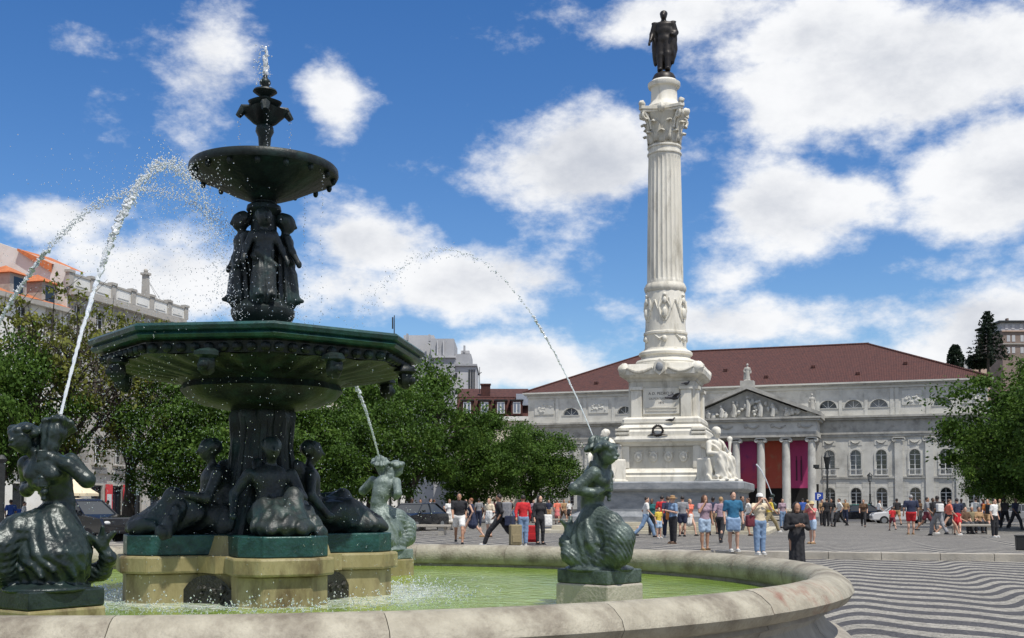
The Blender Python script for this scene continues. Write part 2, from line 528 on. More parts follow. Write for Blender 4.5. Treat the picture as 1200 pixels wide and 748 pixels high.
def wave_material():
    m = bpy.data.materials.new('wave_cobbles'); m.use_nodes = True
    nt = m.node_tree; N, L = nt.nodes.new, nt.links.new
    b = nt.nodes['Principled BSDF']; b.inputs['Roughness'].default_value = .72
    def M(op, a, c=None, d=None, clamp=False):
        n = N('ShaderNodeMath'); n.operation = op; n.use_clamp = clamp
        for i, v in enumerate((a, c, d)):
            if v is None: continue
            if isinstance(v, (int, float)): n.inputs[i].default_value = v
            else: L(v, n.inputs[i])
        return n.outputs[0]
    tc = N('ShaderNodeTexCoord'); sp = N('ShaderNodeSeparateXYZ'); L(tc.outputs['Object'], sp.inputs[0])
    X, Y = sp.outputs[0], sp.outputs[1]
    nz = N('ShaderNodeTexNoise'); nz.inputs['Scale'].default_value = 14; nz.inputs['Detail'].default_value = 2; L(tc.outputs['Object'], nz.inputs['Vector'])
    nl = N('ShaderNodeTexNoise'); nl.inputs['Scale'].default_value = .35; nl.inputs['Detail'].default_value = 4; L(tc.outputs['Object'], nl.inputs['Vector'])
    w = M('MULTIPLY', M('SINE', M('MULTIPLY_ADD', M('SINE', M('MULTIPLY', X, 2 * PI / 3.1)), .80, M('MULTIPLY', X, 2 * PI / 3.1))), .95)
    ph = M('ADD', M('SUBTRACT', Y, w), M('MULTIPLY', M('SUBTRACT', nz.outputs[0], .5), .10))
    ph = M('ADD', ph, M('MULTIPLY', M('SUBTRACT', nl.outputs[0], .5), .35))
    s = M('SINE', M('MULTIPLY', ph, 2 * PI / 1.24))
    k = M('MULTIPLY_ADD', s, 9.0, .1, clamp=True)
    # small set stones: a voronoi cell each, a shade of its own, a dark joint
    vo = N('ShaderNodeTexVoronoi'); vo.inputs['Scale'].default_value = 13.0; L(tc.outputs['Object'], vo.inputs['Vector'])
    ve = N('ShaderNodeTexVoronoi'); ve.feature = 'DISTANCE_TO_EDGE'; ve.inputs['Scale'].default_value = 13.0; L(tc.outputs['Object'], ve.inputs['Vector'])
    sv = N('ShaderNodeSeparateColor'); L(vo.outputs['Color'], sv.inputs[0])
    mx = N('ShaderNodeMix'); mx.data_type = 'RGBA'; mx.inputs['A'].default_value = (.058, .055, .057, 1); mx.inputs['B'].default_value = (.285, .268, .23, 1)
    L(k, mx.inputs['Factor'])
    g = M('MULTIPLY_ADD', sv.outputs[0], .55, .70)
    g = M('MULTIPLY', g, M('MULTIPLY_ADD', M('MULTIPLY', ve.outputs[0], 14.0, clamp=True), .45, .55))
    g = M('MULTIPLY', g, M('MULTIPLY_ADD', nl.outputs[0], .7, .65))
    vm = N('ShaderNodeVectorMath'); vm.operation = 'SCALE'; L(mx.outputs['Result'], vm.inputs[0]); L(g, vm.inputs['Scale'])
    L(vm.outputs[0], b.inputs['Base Color'])
    bp = N('ShaderNodeBump'); bp.inputs['Strength'].default_value = .6; bp.inputs['Distance'].default_value = .012
    L(M('MULTIPLY', ve.outputs[0], 6.0, clamp=True), bp.inputs['Height']); L(bp.outputs[0], b.inputs['Normal'])
    return m


M_WAVE = wave_material()
M_ASPHALT = pmat('asphalt', (.045, .045, .047), (.075, .073, .072), scale=1.2, rough=.9, bump=.4, bscale=90)
M_EARTH = pmat('far_ground', (.10, .10, .095), (.15, .145, .135), scale=.05, rough=.95)
M_KERB = pmat('kerb_limestone', (.33, .30, .25), (.47, .43, .36), scale=2.2, rough=.8, bump=.5, bscale=25, c3=(.22, .20, .17), scale3=1.1, mix3=.6)

g = MB(); g.box(-3000, 3000, -600, 4200, -.5, -.03)
tag(g.build('ground', M_EARTH), kind='structure')
SQ = bpy.data.objects.new('square_pavement', None)
STEP_Y = 34.6 * math.cos(TH) + 6.8 * math.sin(TH)        # along-axis coordinate of the step


def sq(a, b, z=0.0):
    """square coordinates: a across, b along"""
    return E2 * a + EN * b + Vector((0, 0, z))


def sq_coord(p): return p.dot(E2), p.dot(EN)


STEP_Y = sq_coord(Vector((6.6, 34.7, 0)))[1]
g = MB(); g.box(-42, 62, -25, STEP_Y + .3, -.2, 0)
o = g.build('lower_pavement', M_WAVE); o.rotation_euler = (0, 0, -TH); tag(o, kind='structure')
g = MB(); g.box(-26, 50, STEP_Y + .34, 96, -.2, PLAT)
o = g.build('upper_pavement', M_WAVE); o.rotation_euler = (0, 0, -TH); tag(o, kind='structure')
step = bpy.data.objects.new('step', None); COL.objects.link(step); step.rotation_euler = (0, 0, -TH); tag(step, kind='structure')
rng = random.Random(5)
a = -26.0
while a < 50:
    w = 1.35 + rng.random() * .5
    k = MB(); k.box(a, a + w - .012, STEP_Y + rng.uniform(-.006, .006), STEP_Y + .338, -.1, PLAT + .012)
    k.build('kerb_stone', M_KERB, step, bevel=.014)
    a += w
g = MB(); g.box(-60, 70, 96.02, 170, -.2, .06)
o = g.build('road', M_ASPHALT); o.rotation_euler = (0, 0, -TH); tag(o, kind='structure')
g = MB(); g.box(-37, -26.02, -20, 150, -.2, .045)
o = g.build('side_road', M_ASPHALT); o.rotation_euler = (0, 0, -TH); o.location.z = .004; tag(o, kind='structure')

# ================================================================== THEATRE at the far end of the square
M_TSTONE = pmat('theatre_limestone', (.47, .455, .405), (.61, .595, .54), scale=.55, rough=.85, bump=.3, bscale=12, c3=(.25, .24, .215), scale3=.35, mix3=.75)
M_TTRIM = pmat('theatre_trim_stone', (.33, .32, .285), (.46, .445, .40), scale=1.1, rough=.85, bump=.3, bscale=12, c3=(.17, .165, .15), scale3=.8, mix3=.8)
M_ATTIC = pmat('attic_plaster', (.50, .49, .44), (.58, .57, .52), scale=.6, rough=.85, c3=(.33, .32, .29), scale3=.5, mix3=.6)
M_GLASS = pmat('dark_window_glass', (.012, .016, .022), rough=.08, spec=.7)
M_GLASS2 = pmat('blind_behind_glass', (.10, .105, .11), (.19, .19, .18), scale=1.5, rough=.12, spec=.7)
M_GLASS3 = pmat('painted_sky_glass', (.035, .05, .07), (.09, .11, .14), scale=.8, rough=.06, spec=.8)  # reflected sky painted into the base colour of some panes
PANE_RNG = random.Random(31)
M_WHITE = pmat('white_painted_wood', (.62, .62, .60), (.72, .72, .69), scale=6, rough=.5)
M_IRON = pmat('dark_iron', (.018, .02, .02), (.04, .042, .04), scale=9, rough=.5, metal=.3)
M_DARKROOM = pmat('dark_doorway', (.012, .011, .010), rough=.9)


def tile_roof_material(name, c1, c2, sc):
    m = bpy.data.materials.new(name); m.use_nodes = True
    nt = m.node_tree; N, L = nt.nodes.new, nt.links.new
    b = nt.nodes['Principled BSDF']; b.inputs['Roughness'].default_value = .85
    tc = N('ShaderNodeTexCoord')
    wv = N('ShaderNodeTexWave'); wv.inputs['Scale'].default_value = sc; wv.bands_direction = 'X'; wv.inputs['Distortion'].default_value = .3
    L(tc.outputs['Object'], wv.inputs['Vector'])
    nz = N('ShaderNodeTexNoise'); nz.inputs['Scale'].default_value = 2.2; nz.inputs['Detail'].default_value = 7; nz.inputs['Roughness'].default_value = .7
    L(tc.outputs['Object'], nz.inputs['Vector'])
    cr = N('ShaderNodeValToRGB'); cr.color_ramp.elements[0].color = tuple(c1) + (1,); cr.color_ramp.elements[1].color = tuple(c2) + (1,)
    cr.color_ramp.elements[0].position = .32; cr.color_ramp.elements[1].position = .7
    L(nz.outputs[0], cr.inputs[0]); L(cr.outputs[0], b.inputs['Base Color'])
    bp = N('ShaderNodeBump'); bp.inputs['Strength'].default_value = .8; bp.inputs['Distance'].default_value = .08
    L(wv.outputs['Fac'], bp.inputs['Height']); L(bp.outputs[0], b.inputs['Normal'])
    return m


M_ROOF = tile_roof_material('dark_red_roof_tiles', (.045, .017, .016), (.11, .036, .026), 1.6)
M_ROOF_OR = tile_roof_material('orange_roof_tiles', (.42, .115, .04), (.60, .22, .085), 1.6)


def banner_material(name, top, bottom, dark, mode):
    m = bpy.data.materials.new(name); m.use_nodes = True
    nt = m.node_tree; N, L = nt.nodes.new, nt.links.new
    b = nt.nodes['Principled BSDF']; b.inputs['Roughness'].default_value = .75
    tc = N('ShaderNodeTexCoord'); sp = N('ShaderNodeSeparateXYZ'); L(tc.outputs['Generated'], sp.inputs[0])
    mx = N('ShaderNodeMix'); mx.data_type = 'RGBA'; mx.inputs['A'].default_value = tuple(bottom) + (1,); mx.inputs['B'].default_value = tuple(top) + (1,)
    L(sp.outputs[2], mx.inputs['Factor'])
    nz = N('ShaderNodeTexNoise'); nz.inputs['Scale'].default_value = .9 if mode else .6; nz.inputs['Detail'].default_value = 6
    L(tc.outputs['Object'], nz.inputs['Vector'])
    cr = N('ShaderNodeValToRGB'); cr.color_ramp.elements[0].position = .53; cr.color_ramp.elements[1].position = .66
    cr.color_ramp.elements[0].color = (0, 0, 0, 1); cr.color_ramp.elements[1].color = (.6, .6, .6, 1)
    L(nz.outputs[0], cr.inputs[0])
    m2 = N('ShaderNodeMix'); m2.data_type = 'RGBA'; L(cr.outputs[0], m2.inputs['Factor']); L(mx.outputs['Result'], m2.inputs['A']); m2.inputs['B'].default_value = tuple(dark) + (1,)
    L(m2.outputs['Result'], b.inputs['Base Color'])
    return m


M_BAN = [banner_material('banner_magenta_print', (.33, .035, .17), (.42, .045, .07), (.12, .03, .14), 1),
         banner_material('banner_orange_print', (.42, .065, .03), (.38, .07, .04), (.33, .17, .09), 1),
         banner_material('banner_pink_print', (.40, .04, .135), (.39, .038, .14), (.30, .03, .11), 0)]
M_BANFIG = pmat('banner_figure_print', (.07, .012, .035), rough=.8)

TW = 57.4
theatre = thing('theatre', 'long pale stone theatre with dark red hipped roof and columned portico closing the square', 'building', (2.19, 154.0, 0), math.radians(-19.39))


def arched_window(x, w, z0, z1, parent, y=.32, rail=False, half=False):
    o = bpy.data.objects.new('window', None); COL.objects.link(o); o.parent = parent
    if half:
        out, inn = half_poly(x, w, z0), half_poly(x, w - .16, z0 + .07)
    else:
        out, inn = arch_poly(x, w, z0, z1), arch_poly(x, w - .14, z0 + .07, z1 - .07)
    g = MB(); n = len(out)
    g.add([(px, y + .06, pz) for px, pz in out], [tuple(range(n))])
    g.build('pane', PANE_RNG.choice([M_GLASS, M_GLASS, M_GLASS2, M_GLASS3]), o)
    f = MB(); ring_strip(f, out, inn, y, y + .07)
    if half:
        for t in (.25, .5, .75):
            a = PI * t
            f.extrude_xz([(x - .03, z0), (x + .03, z0), (x + .03 + math.cos(a) * w * .46, z0 + math.sin(a) * w * .43), (x - .03 + math.cos(a) * w * .46, z0 + math.sin(a) * w * .43)], y - .004, y + .05)
    else:
        zs = z1 - w / 2
        f.box(x - .055, x + .055, y - .01, y + .05, z0 + .1, zs)
        f.box(x - w / 2 + .06, x + w / 2 - .06, y - .015, y + .05, zs - .05, zs + .03)
        for k in range(1, 4):
            zz = z0 + (zs - z0) * k / 4
            f.box(x - w / 2 + .08, x + w / 2 - .08, y - .003, y + .03, zz - .016, zz + .016)
        f.box(x - .022, x + .022, y - .006, y + .04, zs + .06, z1 - .08)
    f.build('frame', M_WHITE, o)
    if rail:
        r = MB()
        r.box(x - w / 2 - .12, x + w / 2 + .12, -.16, -.10, z0 + .68, z0 + .74)
        r.box(x - w / 2 - .12, x + w / 2 + .12, -.16, -.10, z0 + .02, z0 + .08)
        for k in range(11):
            xx = x - w / 2 - .08 + (w + .16) * k / 10
            r.box(xx - .014, xx + .014, -.145, -.115, z0 + .08, z0 + .68)
        r.build('balcony_rail', M_WHITE, o)
        s = MB(); s.box(x - w / 2 - .2, x + w / 2 + .2, -.22, .3, z0 - .14, z0 - .003); s.build('sill', M_TTRIM, o)
    return o


def build_theatre():
    T = theatre
    PC = 29.9
    win_r = [39.2, 42.3, 45.3, 49.15, 52.6, 55.7]
    win_l = [20.6, 17.5, 14.5, 10.65, 6.4, 2.9]
    wins = win_r + win_l
    lun = [39.1, 42.1, 45.1, 52.4, 20.7, 17.2, 13.4, 6.0]
    holes = [arch_poly(x, 1.3, 1.15, 3.58) for x in wins] + [arch_poly(x, 1.3, 5.1, 8.2) for x in wins]
    holes += [half_poly(x, 2.15, 13.36) for x in lun]
    doors = [22.0 + 3.0 * k + 2.1 for k in range(5)]
    holes += [arch_poly(x, 1.7, .25, 4.1) for x in doors]
    w = MB(); holed_wall(w, [(0, 0), (TW, 0), (TW, 16.1), (0, 16.1)], holes, 0, .45)
    w.add([(0, 0, 0), (0, 0, 16.1), (0, 26, 16.1), (0, 26, 0)], [(0, 1, 2, 3)])
    w.add([(TW, 0, 0), (TW, 26, 0), (TW, 26, 16.1), (TW, 0, 16.1)], [(0, 1, 2, 3)])
    w.add([(0, 26, 0), (0, 26, 16.1), (TW, 26, 16.1), (TW, 26, 0)], [(0, 1, 2, 3)])
    w.build('wall', M_TSTONE, T)
    # roof: hipped
    r = MB()
    e = .55
    v = [(-e, -e, 16.5), (TW + e, -e, 16.5), (TW + e, 26 + e, 16.5), (-e, 26 + e, 16.5), (13.4, 13, 22.9), (43.4, 13, 22.9)]
    r.add(v, [(0, 1, 5, 4), (1, 2, 5), (2, 3, 4, 5), (3, 0, 4), (0, 3, 2, 1)])
    roof = r.build('roof', M_ROOF, T)
    rd = MB(); rd.tube([(13.2, 13, 22.95), (43.6, 13, 22.95)], .16, 6)
    rd.tube([(43.4, 13, 22.95), (TW + e, -e, 16.58)], .14, 6); rd.tube([(13.4, 13, 22.95), (-e, -e, 16.58)], .14, 6)
    rd.build('ridge_tiles', M_ROOF, roof)
    for k in range(8):
        c = MB(); x = 9 + k * 5.6; t = .18 + .22 * (k % 2)
        c.cbox((x, -e + 13.5 * t, 16.5 + 6.4 * t + .12), (.5, .5, .3)); c.build('roof_vent', M_ROOF, roof)
    # horizontal mouldings: (z0, z1, how far proud)
    def band(name, z0, z1, out, m, x0=0., x1=TW):
        b = MB(); b.box(x0 - out, x1 + out, -out, .0, z0, z1); return b.build(name, m, T)
    for nm, z0, z1, ot, m in (('eaves_cornice', 16.1, 16.3, .42, M_TTRIM), ('eaves_gutter', 16.303, 16.5, .62, M_ATTIC), ('eaves_moulding', 15.75, 16.097, .16, M_ATTIC),
                              ('cornice', 12.12, 12.36, .75, M_TTRIM), ('cornice_moulding', 11.85, 12.117, .45, M_TTRIM), ('frieze', 10.35, 11.847, .10, M_TTRIM),
                              ('architrave', 9.78, 10.10, .17, M_TTRIM), ('architrave_fillet', 10.103, 10.347, .26, M_TTRIM), ('string_course', 4.66, 4.9, .18, M_TTRIM), ('plinth', 0, .85, .14, M_TTRIM)):
        if nm in ('plinth', 'string_course'):
            band(nm, z0, z1, ot, m, 0, 21.4); band(nm, z0, z1, ot, m, 38.6, TW)
        else: band(nm, z0, z1, ot, m)
    # rusticated ground floor courses
    for (x0, x1) in ((0.02, 21.3), (38.7, TW - .02)):
        for k in range(7):
            z = .88 + k * .54
            b = MB()
            edges = [x0] + sorted([q for x in wins if x0 < x < x1 for q in (x - .76, x + .76)]) + [x1]
            top = z + .50
            for j in range(0, len(edges), 2):
                b = MB(); b.box(edges[j], edges[j + 1], -.055, -.0, z, top); b.build('stone_course', M_TSTONE, T)
    for x in wins:
        arched_window(x, 1.3, 1.15, 3.58, T); arched_window(x, 1.3, 5.1, 8.2, T, rail=True)
        for (z0, z1) in ((1.15, 3.58), (5.1, 8.2)):
            s = MB(); ring_strip(s, arch_poly(x, 1.3 + .42, z0 - .003, z1 + .21), arch_poly(x, 1.3, z0, z1), -.085, 0.0); s.build('window_surround', M_TSTONE, T)
        p = MB(); p.box(x - .78, x + .78, -.05, 0, 8.75, 9.5); pn = p.build('relief_panel', M_TSTONE, T)
        p = MB(); rr = random.Random(int(x * 10))
        p.tube([(x - .55, -.06, 9.3), (x - .3, -.1, 9.05), (x, -.11, 8.97), (x + .3, -.1, 9.05), (x + .55, -.06, 9.3)], [.05, .09, .11, .09, .05], 6)
        p.build('garland', M_TTRIM, pn, smooth=True)
    for x in lun:
        arched_window(x, 2.15, 13.36, 0, T, half=True)
        s = MB(); ring_strip(s, half_poly(x, 2.5, 13.30), half_poly(x, 2.15, 13.36), -.07, 0.0); s.build('window_surround', M_ATTIC, T)
    # attic relief panels with figures
    for x, hw in ((2.3, 1.35), (9.8, 1.35), (48.9, 1.15), (55.6, 1.1)):
        f = MB(); f.box(x - hw, x + hw, -.09, 0, 13.55, 15.3); f.box(x - hw + .14, x + hw - .14, -.094, -.09, 13.69, 15.16)
        pn = f.build('relief_panel', M_ATTIC, T)
        rr = random.Random(int(x * 7)); b = MB()
        for k in range(14):
            xx = x + rr.uniform(-hw + .35, hw - .35); zz = 13.9 + rr.uniform(0, .95)
            b.blob((xx, -.10, zz), (rr.uniform(.1, .28), .09, rr.uniform(.08, .24)), 7, 5, .3, rr)
        b.build('relief_figures', M_ATTIC, pn, smooth=True)['kind'] = 'stuff'
    for x in (37.9, 40.6, 43.6, 46.6, 47.2, 50.7, 54.0, 11.8, 7.9, 4.1):
        b = MB(); b.box(x - .2, x + .2, -.06, 0, 12.4, 15.72); b.build('attic_strip', M_ATTIC, T)
    # ionic pilasters of the wings
    for x in (47.3, 50.8, 54.2, 12.4, 8.4, 6.9, .9, 56.8):
        b = MB(); b.box(x - .46, x + .46, -.22, 0, .9, 9.1); b.box(x - .56, x + .56, -.30, 0, .86, 1.4)
        b.build('pilaster', M_TSTONE, T)
        ionic(x, -.12, 9.1, .5, T, flat=True)
    # portico
    for k in range(4): (lambda s: s.box(20.9 - s_off[k], 39.0 + s_off[k], -6.4 - s_off[k], 0, .0 + .15 * k - .001 * k, .15 + .15 * k) .build('portico_step', M_TTRIM, T))(MB())
    for i in range(6):
        x = 22.55 + i * 2.99
        c = MB(); c.lathe([(.66, .6), (.66, .72), (.58, .78), (.63, .86), (.57, .95), (.50, 1.02), (.50, 2.5), (.485, 4.5), (.46, 6.8), (.425, 9.0)], 28, x, -5)
        c.build('column', M_TSTONE, T, smooth=35)
        ionic(x, -5, 9.0, .46, T)
    b = MB(); b.box(21.75, 38.25, -5.62, -.3, 9.62, 10.25); b.build('portico_architrave', M_TTRIM, T)
    b = MB(); b.box(21.85, 38.15, -5.55, -.3, 10.253, 11.55); fr = b.build('portico_frieze', M_TSTONE, T)
    b = MB()
    for k in range(5):
        x = 23.6 + k * 3.15; pts = [(x + t * 1.5, -5.6, 11.05 - .28 * math.sin(PI * t)) for t in np.linspace(0, 1, 9)]
        b.tube(pts, [.07, .1, .13, .14, .15, .14, .13, .1, .07], 6); b.blob((x - .1, -5.6, 11.0), (.24, .1, .28), 8, 6)
    b.build('frieze_garlands', M_TTRIM, fr, smooth=True)
    b = MB(); b.box(21.45, 38.55, -5.95, -.3, 11.553, 11.8); b.box(21.25, 38.75, -6.15, -.3, 11.803, 12.05); b.build('portico_cornice', M_TTRIM, T)
    ap = (30.0, 16.0)
    b = MB(); b.extrude_xz([(21.9, 12.053), (38.1, 12.053), (30.0, 15.4)], -5.3, -.3); b.build('tympanum', M_TTRIM, T)
    for s in (-1, 1):
        b = MB(); x0 = 30.0 + s * 8.75
        pl = [(x0, 12.06), (30.0, 15.55), (30.0, 16.05), (x0 + s * .0, 12.5)]
        if s > 0: pl = pl[::-1]
        b.extrude_xz(pl if s < 0 else pl, -6.1 - .002 * (s > 0), -.3); b.build('raking_cornice', M_TTRIM, T)
    rr = random.Random(3); b = MB()
    for k in range(40):
        x = 30 + rr.uniform(-6.2, 6.2); hmax = (1 - abs(x - 30) / 7.2) * 2.7
        z = 12.2 + rr.uniform(.0, 1) * hmax * .78 + .1
        b.blob((x, -5.42, z), (rr.uniform(.16, .36), .26, rr.uniform(.18, .42)), 7, 5, .45, rr)
    for x in (-4.8, -3.2, -1.7, 0, 1.5, 3.0, 4.6):
        hh = (1 - abs(x) / 7.2) * 2.3
        b.tube([(30 + x, -5.45, 12.2), (30 + x + .15, -5.6, 12.2 + hh * .6), (30 + x, -5.62, 12.2 + hh * .9)], [.3, .26, .16], 7); b.blob((30 + x, -5.68, 12.2 + hh), .17, 7, 6)
    b.build('pediment_sculpture', M_TSTONE, T, smooth=True)['kind'] = 'stuff'
    # porch behind the columns
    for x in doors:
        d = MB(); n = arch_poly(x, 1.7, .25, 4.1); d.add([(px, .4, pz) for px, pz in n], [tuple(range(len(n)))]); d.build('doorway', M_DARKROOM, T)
    b = MB(); b.box(21.2, 21.9, -5.4, -.0, .6, 9.6); b.build('portico_side_wall', M_TSTONE, T)
    b = MB(); b.box(21.9, 38.1, -4.6, -.0, 9.3, 9.6); b.build('porch_ceiling', M_TTRIM, T)
    b = MB(); b.box(21.95, 38.0, -1.6, -1.5, .6, 4.0); b.build('porch_black_panel', M_DARKROOM, T)  # near-black panel across the porch, before the doorways


s_off = [1.2, .8, .4, 0.0]


def ionic(x, y, z, r, parent, flat=False):
    b = MB()
    if flat:
        b.box(x - r, x + r, y - .14, .0, z, z + .3)
    else:
        b.lathe([(r * .95, z), (r * 1.15, z + .1), (r * 1.2, z + .25)], 20, x, y)
    d = .16 if flat else r * .95
    for s in (-1, 1):
        pts = []
        for k in range(15):
            a = k / 14 * 2.4 * PI; rad = .27 * (1 - k / 17)
            pts.append((x + s * (r * 1.02 - 0) + s * math.sin(a) * rad, 0, z + .22 + math.cos(a) * rad))
        for yy in ((y - d,) if flat else (y - d, y + d)):
            b.tube([(p[0], yy, p[2]) for p in pts], [.085 * (1 - k / 22) for k in range(15)], 6)
        b.tube([(x + s * r * 1.02, y - d, z + .22), (x + s * r * 1.02, y + (0 if flat else d), z + .22)], .17, 8)
    b.box(x - r * 1.25, x + r * 1.25, y - d - .1, (0 if flat else y + d + .1), z + .44, z + .58)
    return b.build('ionic_capital', M_TSTONE, parent, smooth=40)


build_theatre()
bx = [(25.58, 27.75, 0), (28.6, 30.78, 0), (31.65, 33.8, 1), (34.7, 36.95, 2)]
BL = ['magenta printed banner half hidden by the seated marble figure', 'magenta and red banner between portico columns, next to the seated marble figure',
      'orange red banner with faded face hanging between portico columns', 'plain deep pink banner at the right end of the portico']
tz = math.radians(-19.39)


def th(x, y, z):
    c, s = math.cos(tz), math.sin(tz)
    return Vector((2.19 + x * c - y * s, 154.0 + x * s + y * c, z))


for (x0, x1, k), lb in zip(bx, BL):
    t = thing('banner', lb, 'banner', th((x0 + x1) / 2, -3.2, 3.5), tz, 'banners hanging in the theatre portico')
    hw = (x1 - x0) / 2
    b = MB(); nx, nzv = 8, 12
    vs = []; 
    for side in (0, .02):
        for j in range(nzv + 1):
            for i in range(nx + 1):
                vs.append((-hw + 2 * hw * i / nx, side + .05 * math.sin(i * 1.3 + j * .35), 6.1 * j / nzv))
    n1 = (nx + 1) * (nzv + 1); fs = []
    for j in range(nzv):
        for i in range(nx):
            q = j * (nx + 1) + i
            fs += [(q, q + 1, q + nx + 2, q + nx + 1), (n1 + q, n1 + q + nx + 1, n1 + q + nx + 2, n1 + q + 1)]
    b.add(vs, fs); b.build('cloth', M_BAN[k], t, smooth=True)
    r = MB(); r.tube([(-hw - .1, .01, 6.12), (hw + .1, .01, 6.12)], .05, 6); r.build('rod', M_IRON, t)
    if k == 2:
        for s in (-.28, .28):
            f = MB(); f.box(s - .10, s + .10, -.075, -.065, .9, 3.4); f.box(s - .05, s + .05, -.075, -.065, 3.4, 3.9); f.build('printed_figure', M_BANFIG, t)

# ================================================================== COLUMN MONUMENT
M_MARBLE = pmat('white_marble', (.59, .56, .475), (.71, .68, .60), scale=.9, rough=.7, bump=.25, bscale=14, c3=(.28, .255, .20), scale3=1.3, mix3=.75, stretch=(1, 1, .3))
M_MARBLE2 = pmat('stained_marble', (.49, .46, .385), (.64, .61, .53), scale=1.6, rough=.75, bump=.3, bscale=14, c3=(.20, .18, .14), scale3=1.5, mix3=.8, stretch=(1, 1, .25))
M_GREYST = pmat('grey_blue_stone', (.19, .205, .22), (.30, .31, .32), scale=1.8, rough=.7, bump=.25, bscale=10, c3=(.11, .12, .13), scale3=1.2, mix3=.7, stretch=(1, 1, 2.5))
M_STEPST = pmat('yellowed_step_stone', (.42, .38, .28), (.54, .50, .40), scale=1.5, rough=.85, bump=.3, bscale=12, c3=(.25, .22, .16), scale3=1.1, mix3=.6)
M_DARKBRZ = pmat('dark_brown_bronze', (.012, .010, .009), (.03, .024, .02), scale=6, rough=.45, metal=.4)
M_INSCR = pmat('inscription_ink', (.10, .09, .08), rough=.9)
mon = thing('column_monument', 'tall fluted white marble column on a stepped pedestal in mid square', 'monument', CC, -TH)


def chsq(h, c):
    return [(-h + c, -h), (h - c, -h), (h, -h + c), (h, h - c), (h - c, h), (-h + c, h), (-h, h - c), (-h, -h + c)]


def course(name, m, prof, ch=.0, bevel=0.0, parent=None):
    b = MB(); rings = []
    for (h, z) in prof:
        pl = chsq(h, ch) if ch else [(-h, -h), (h, -h), (h, h), (-h, h)]
        rings.append([(x, y, z) for x, y in pl])
    b.loft(rings); return b.build(name, m, parent or mon, bevel=bevel)


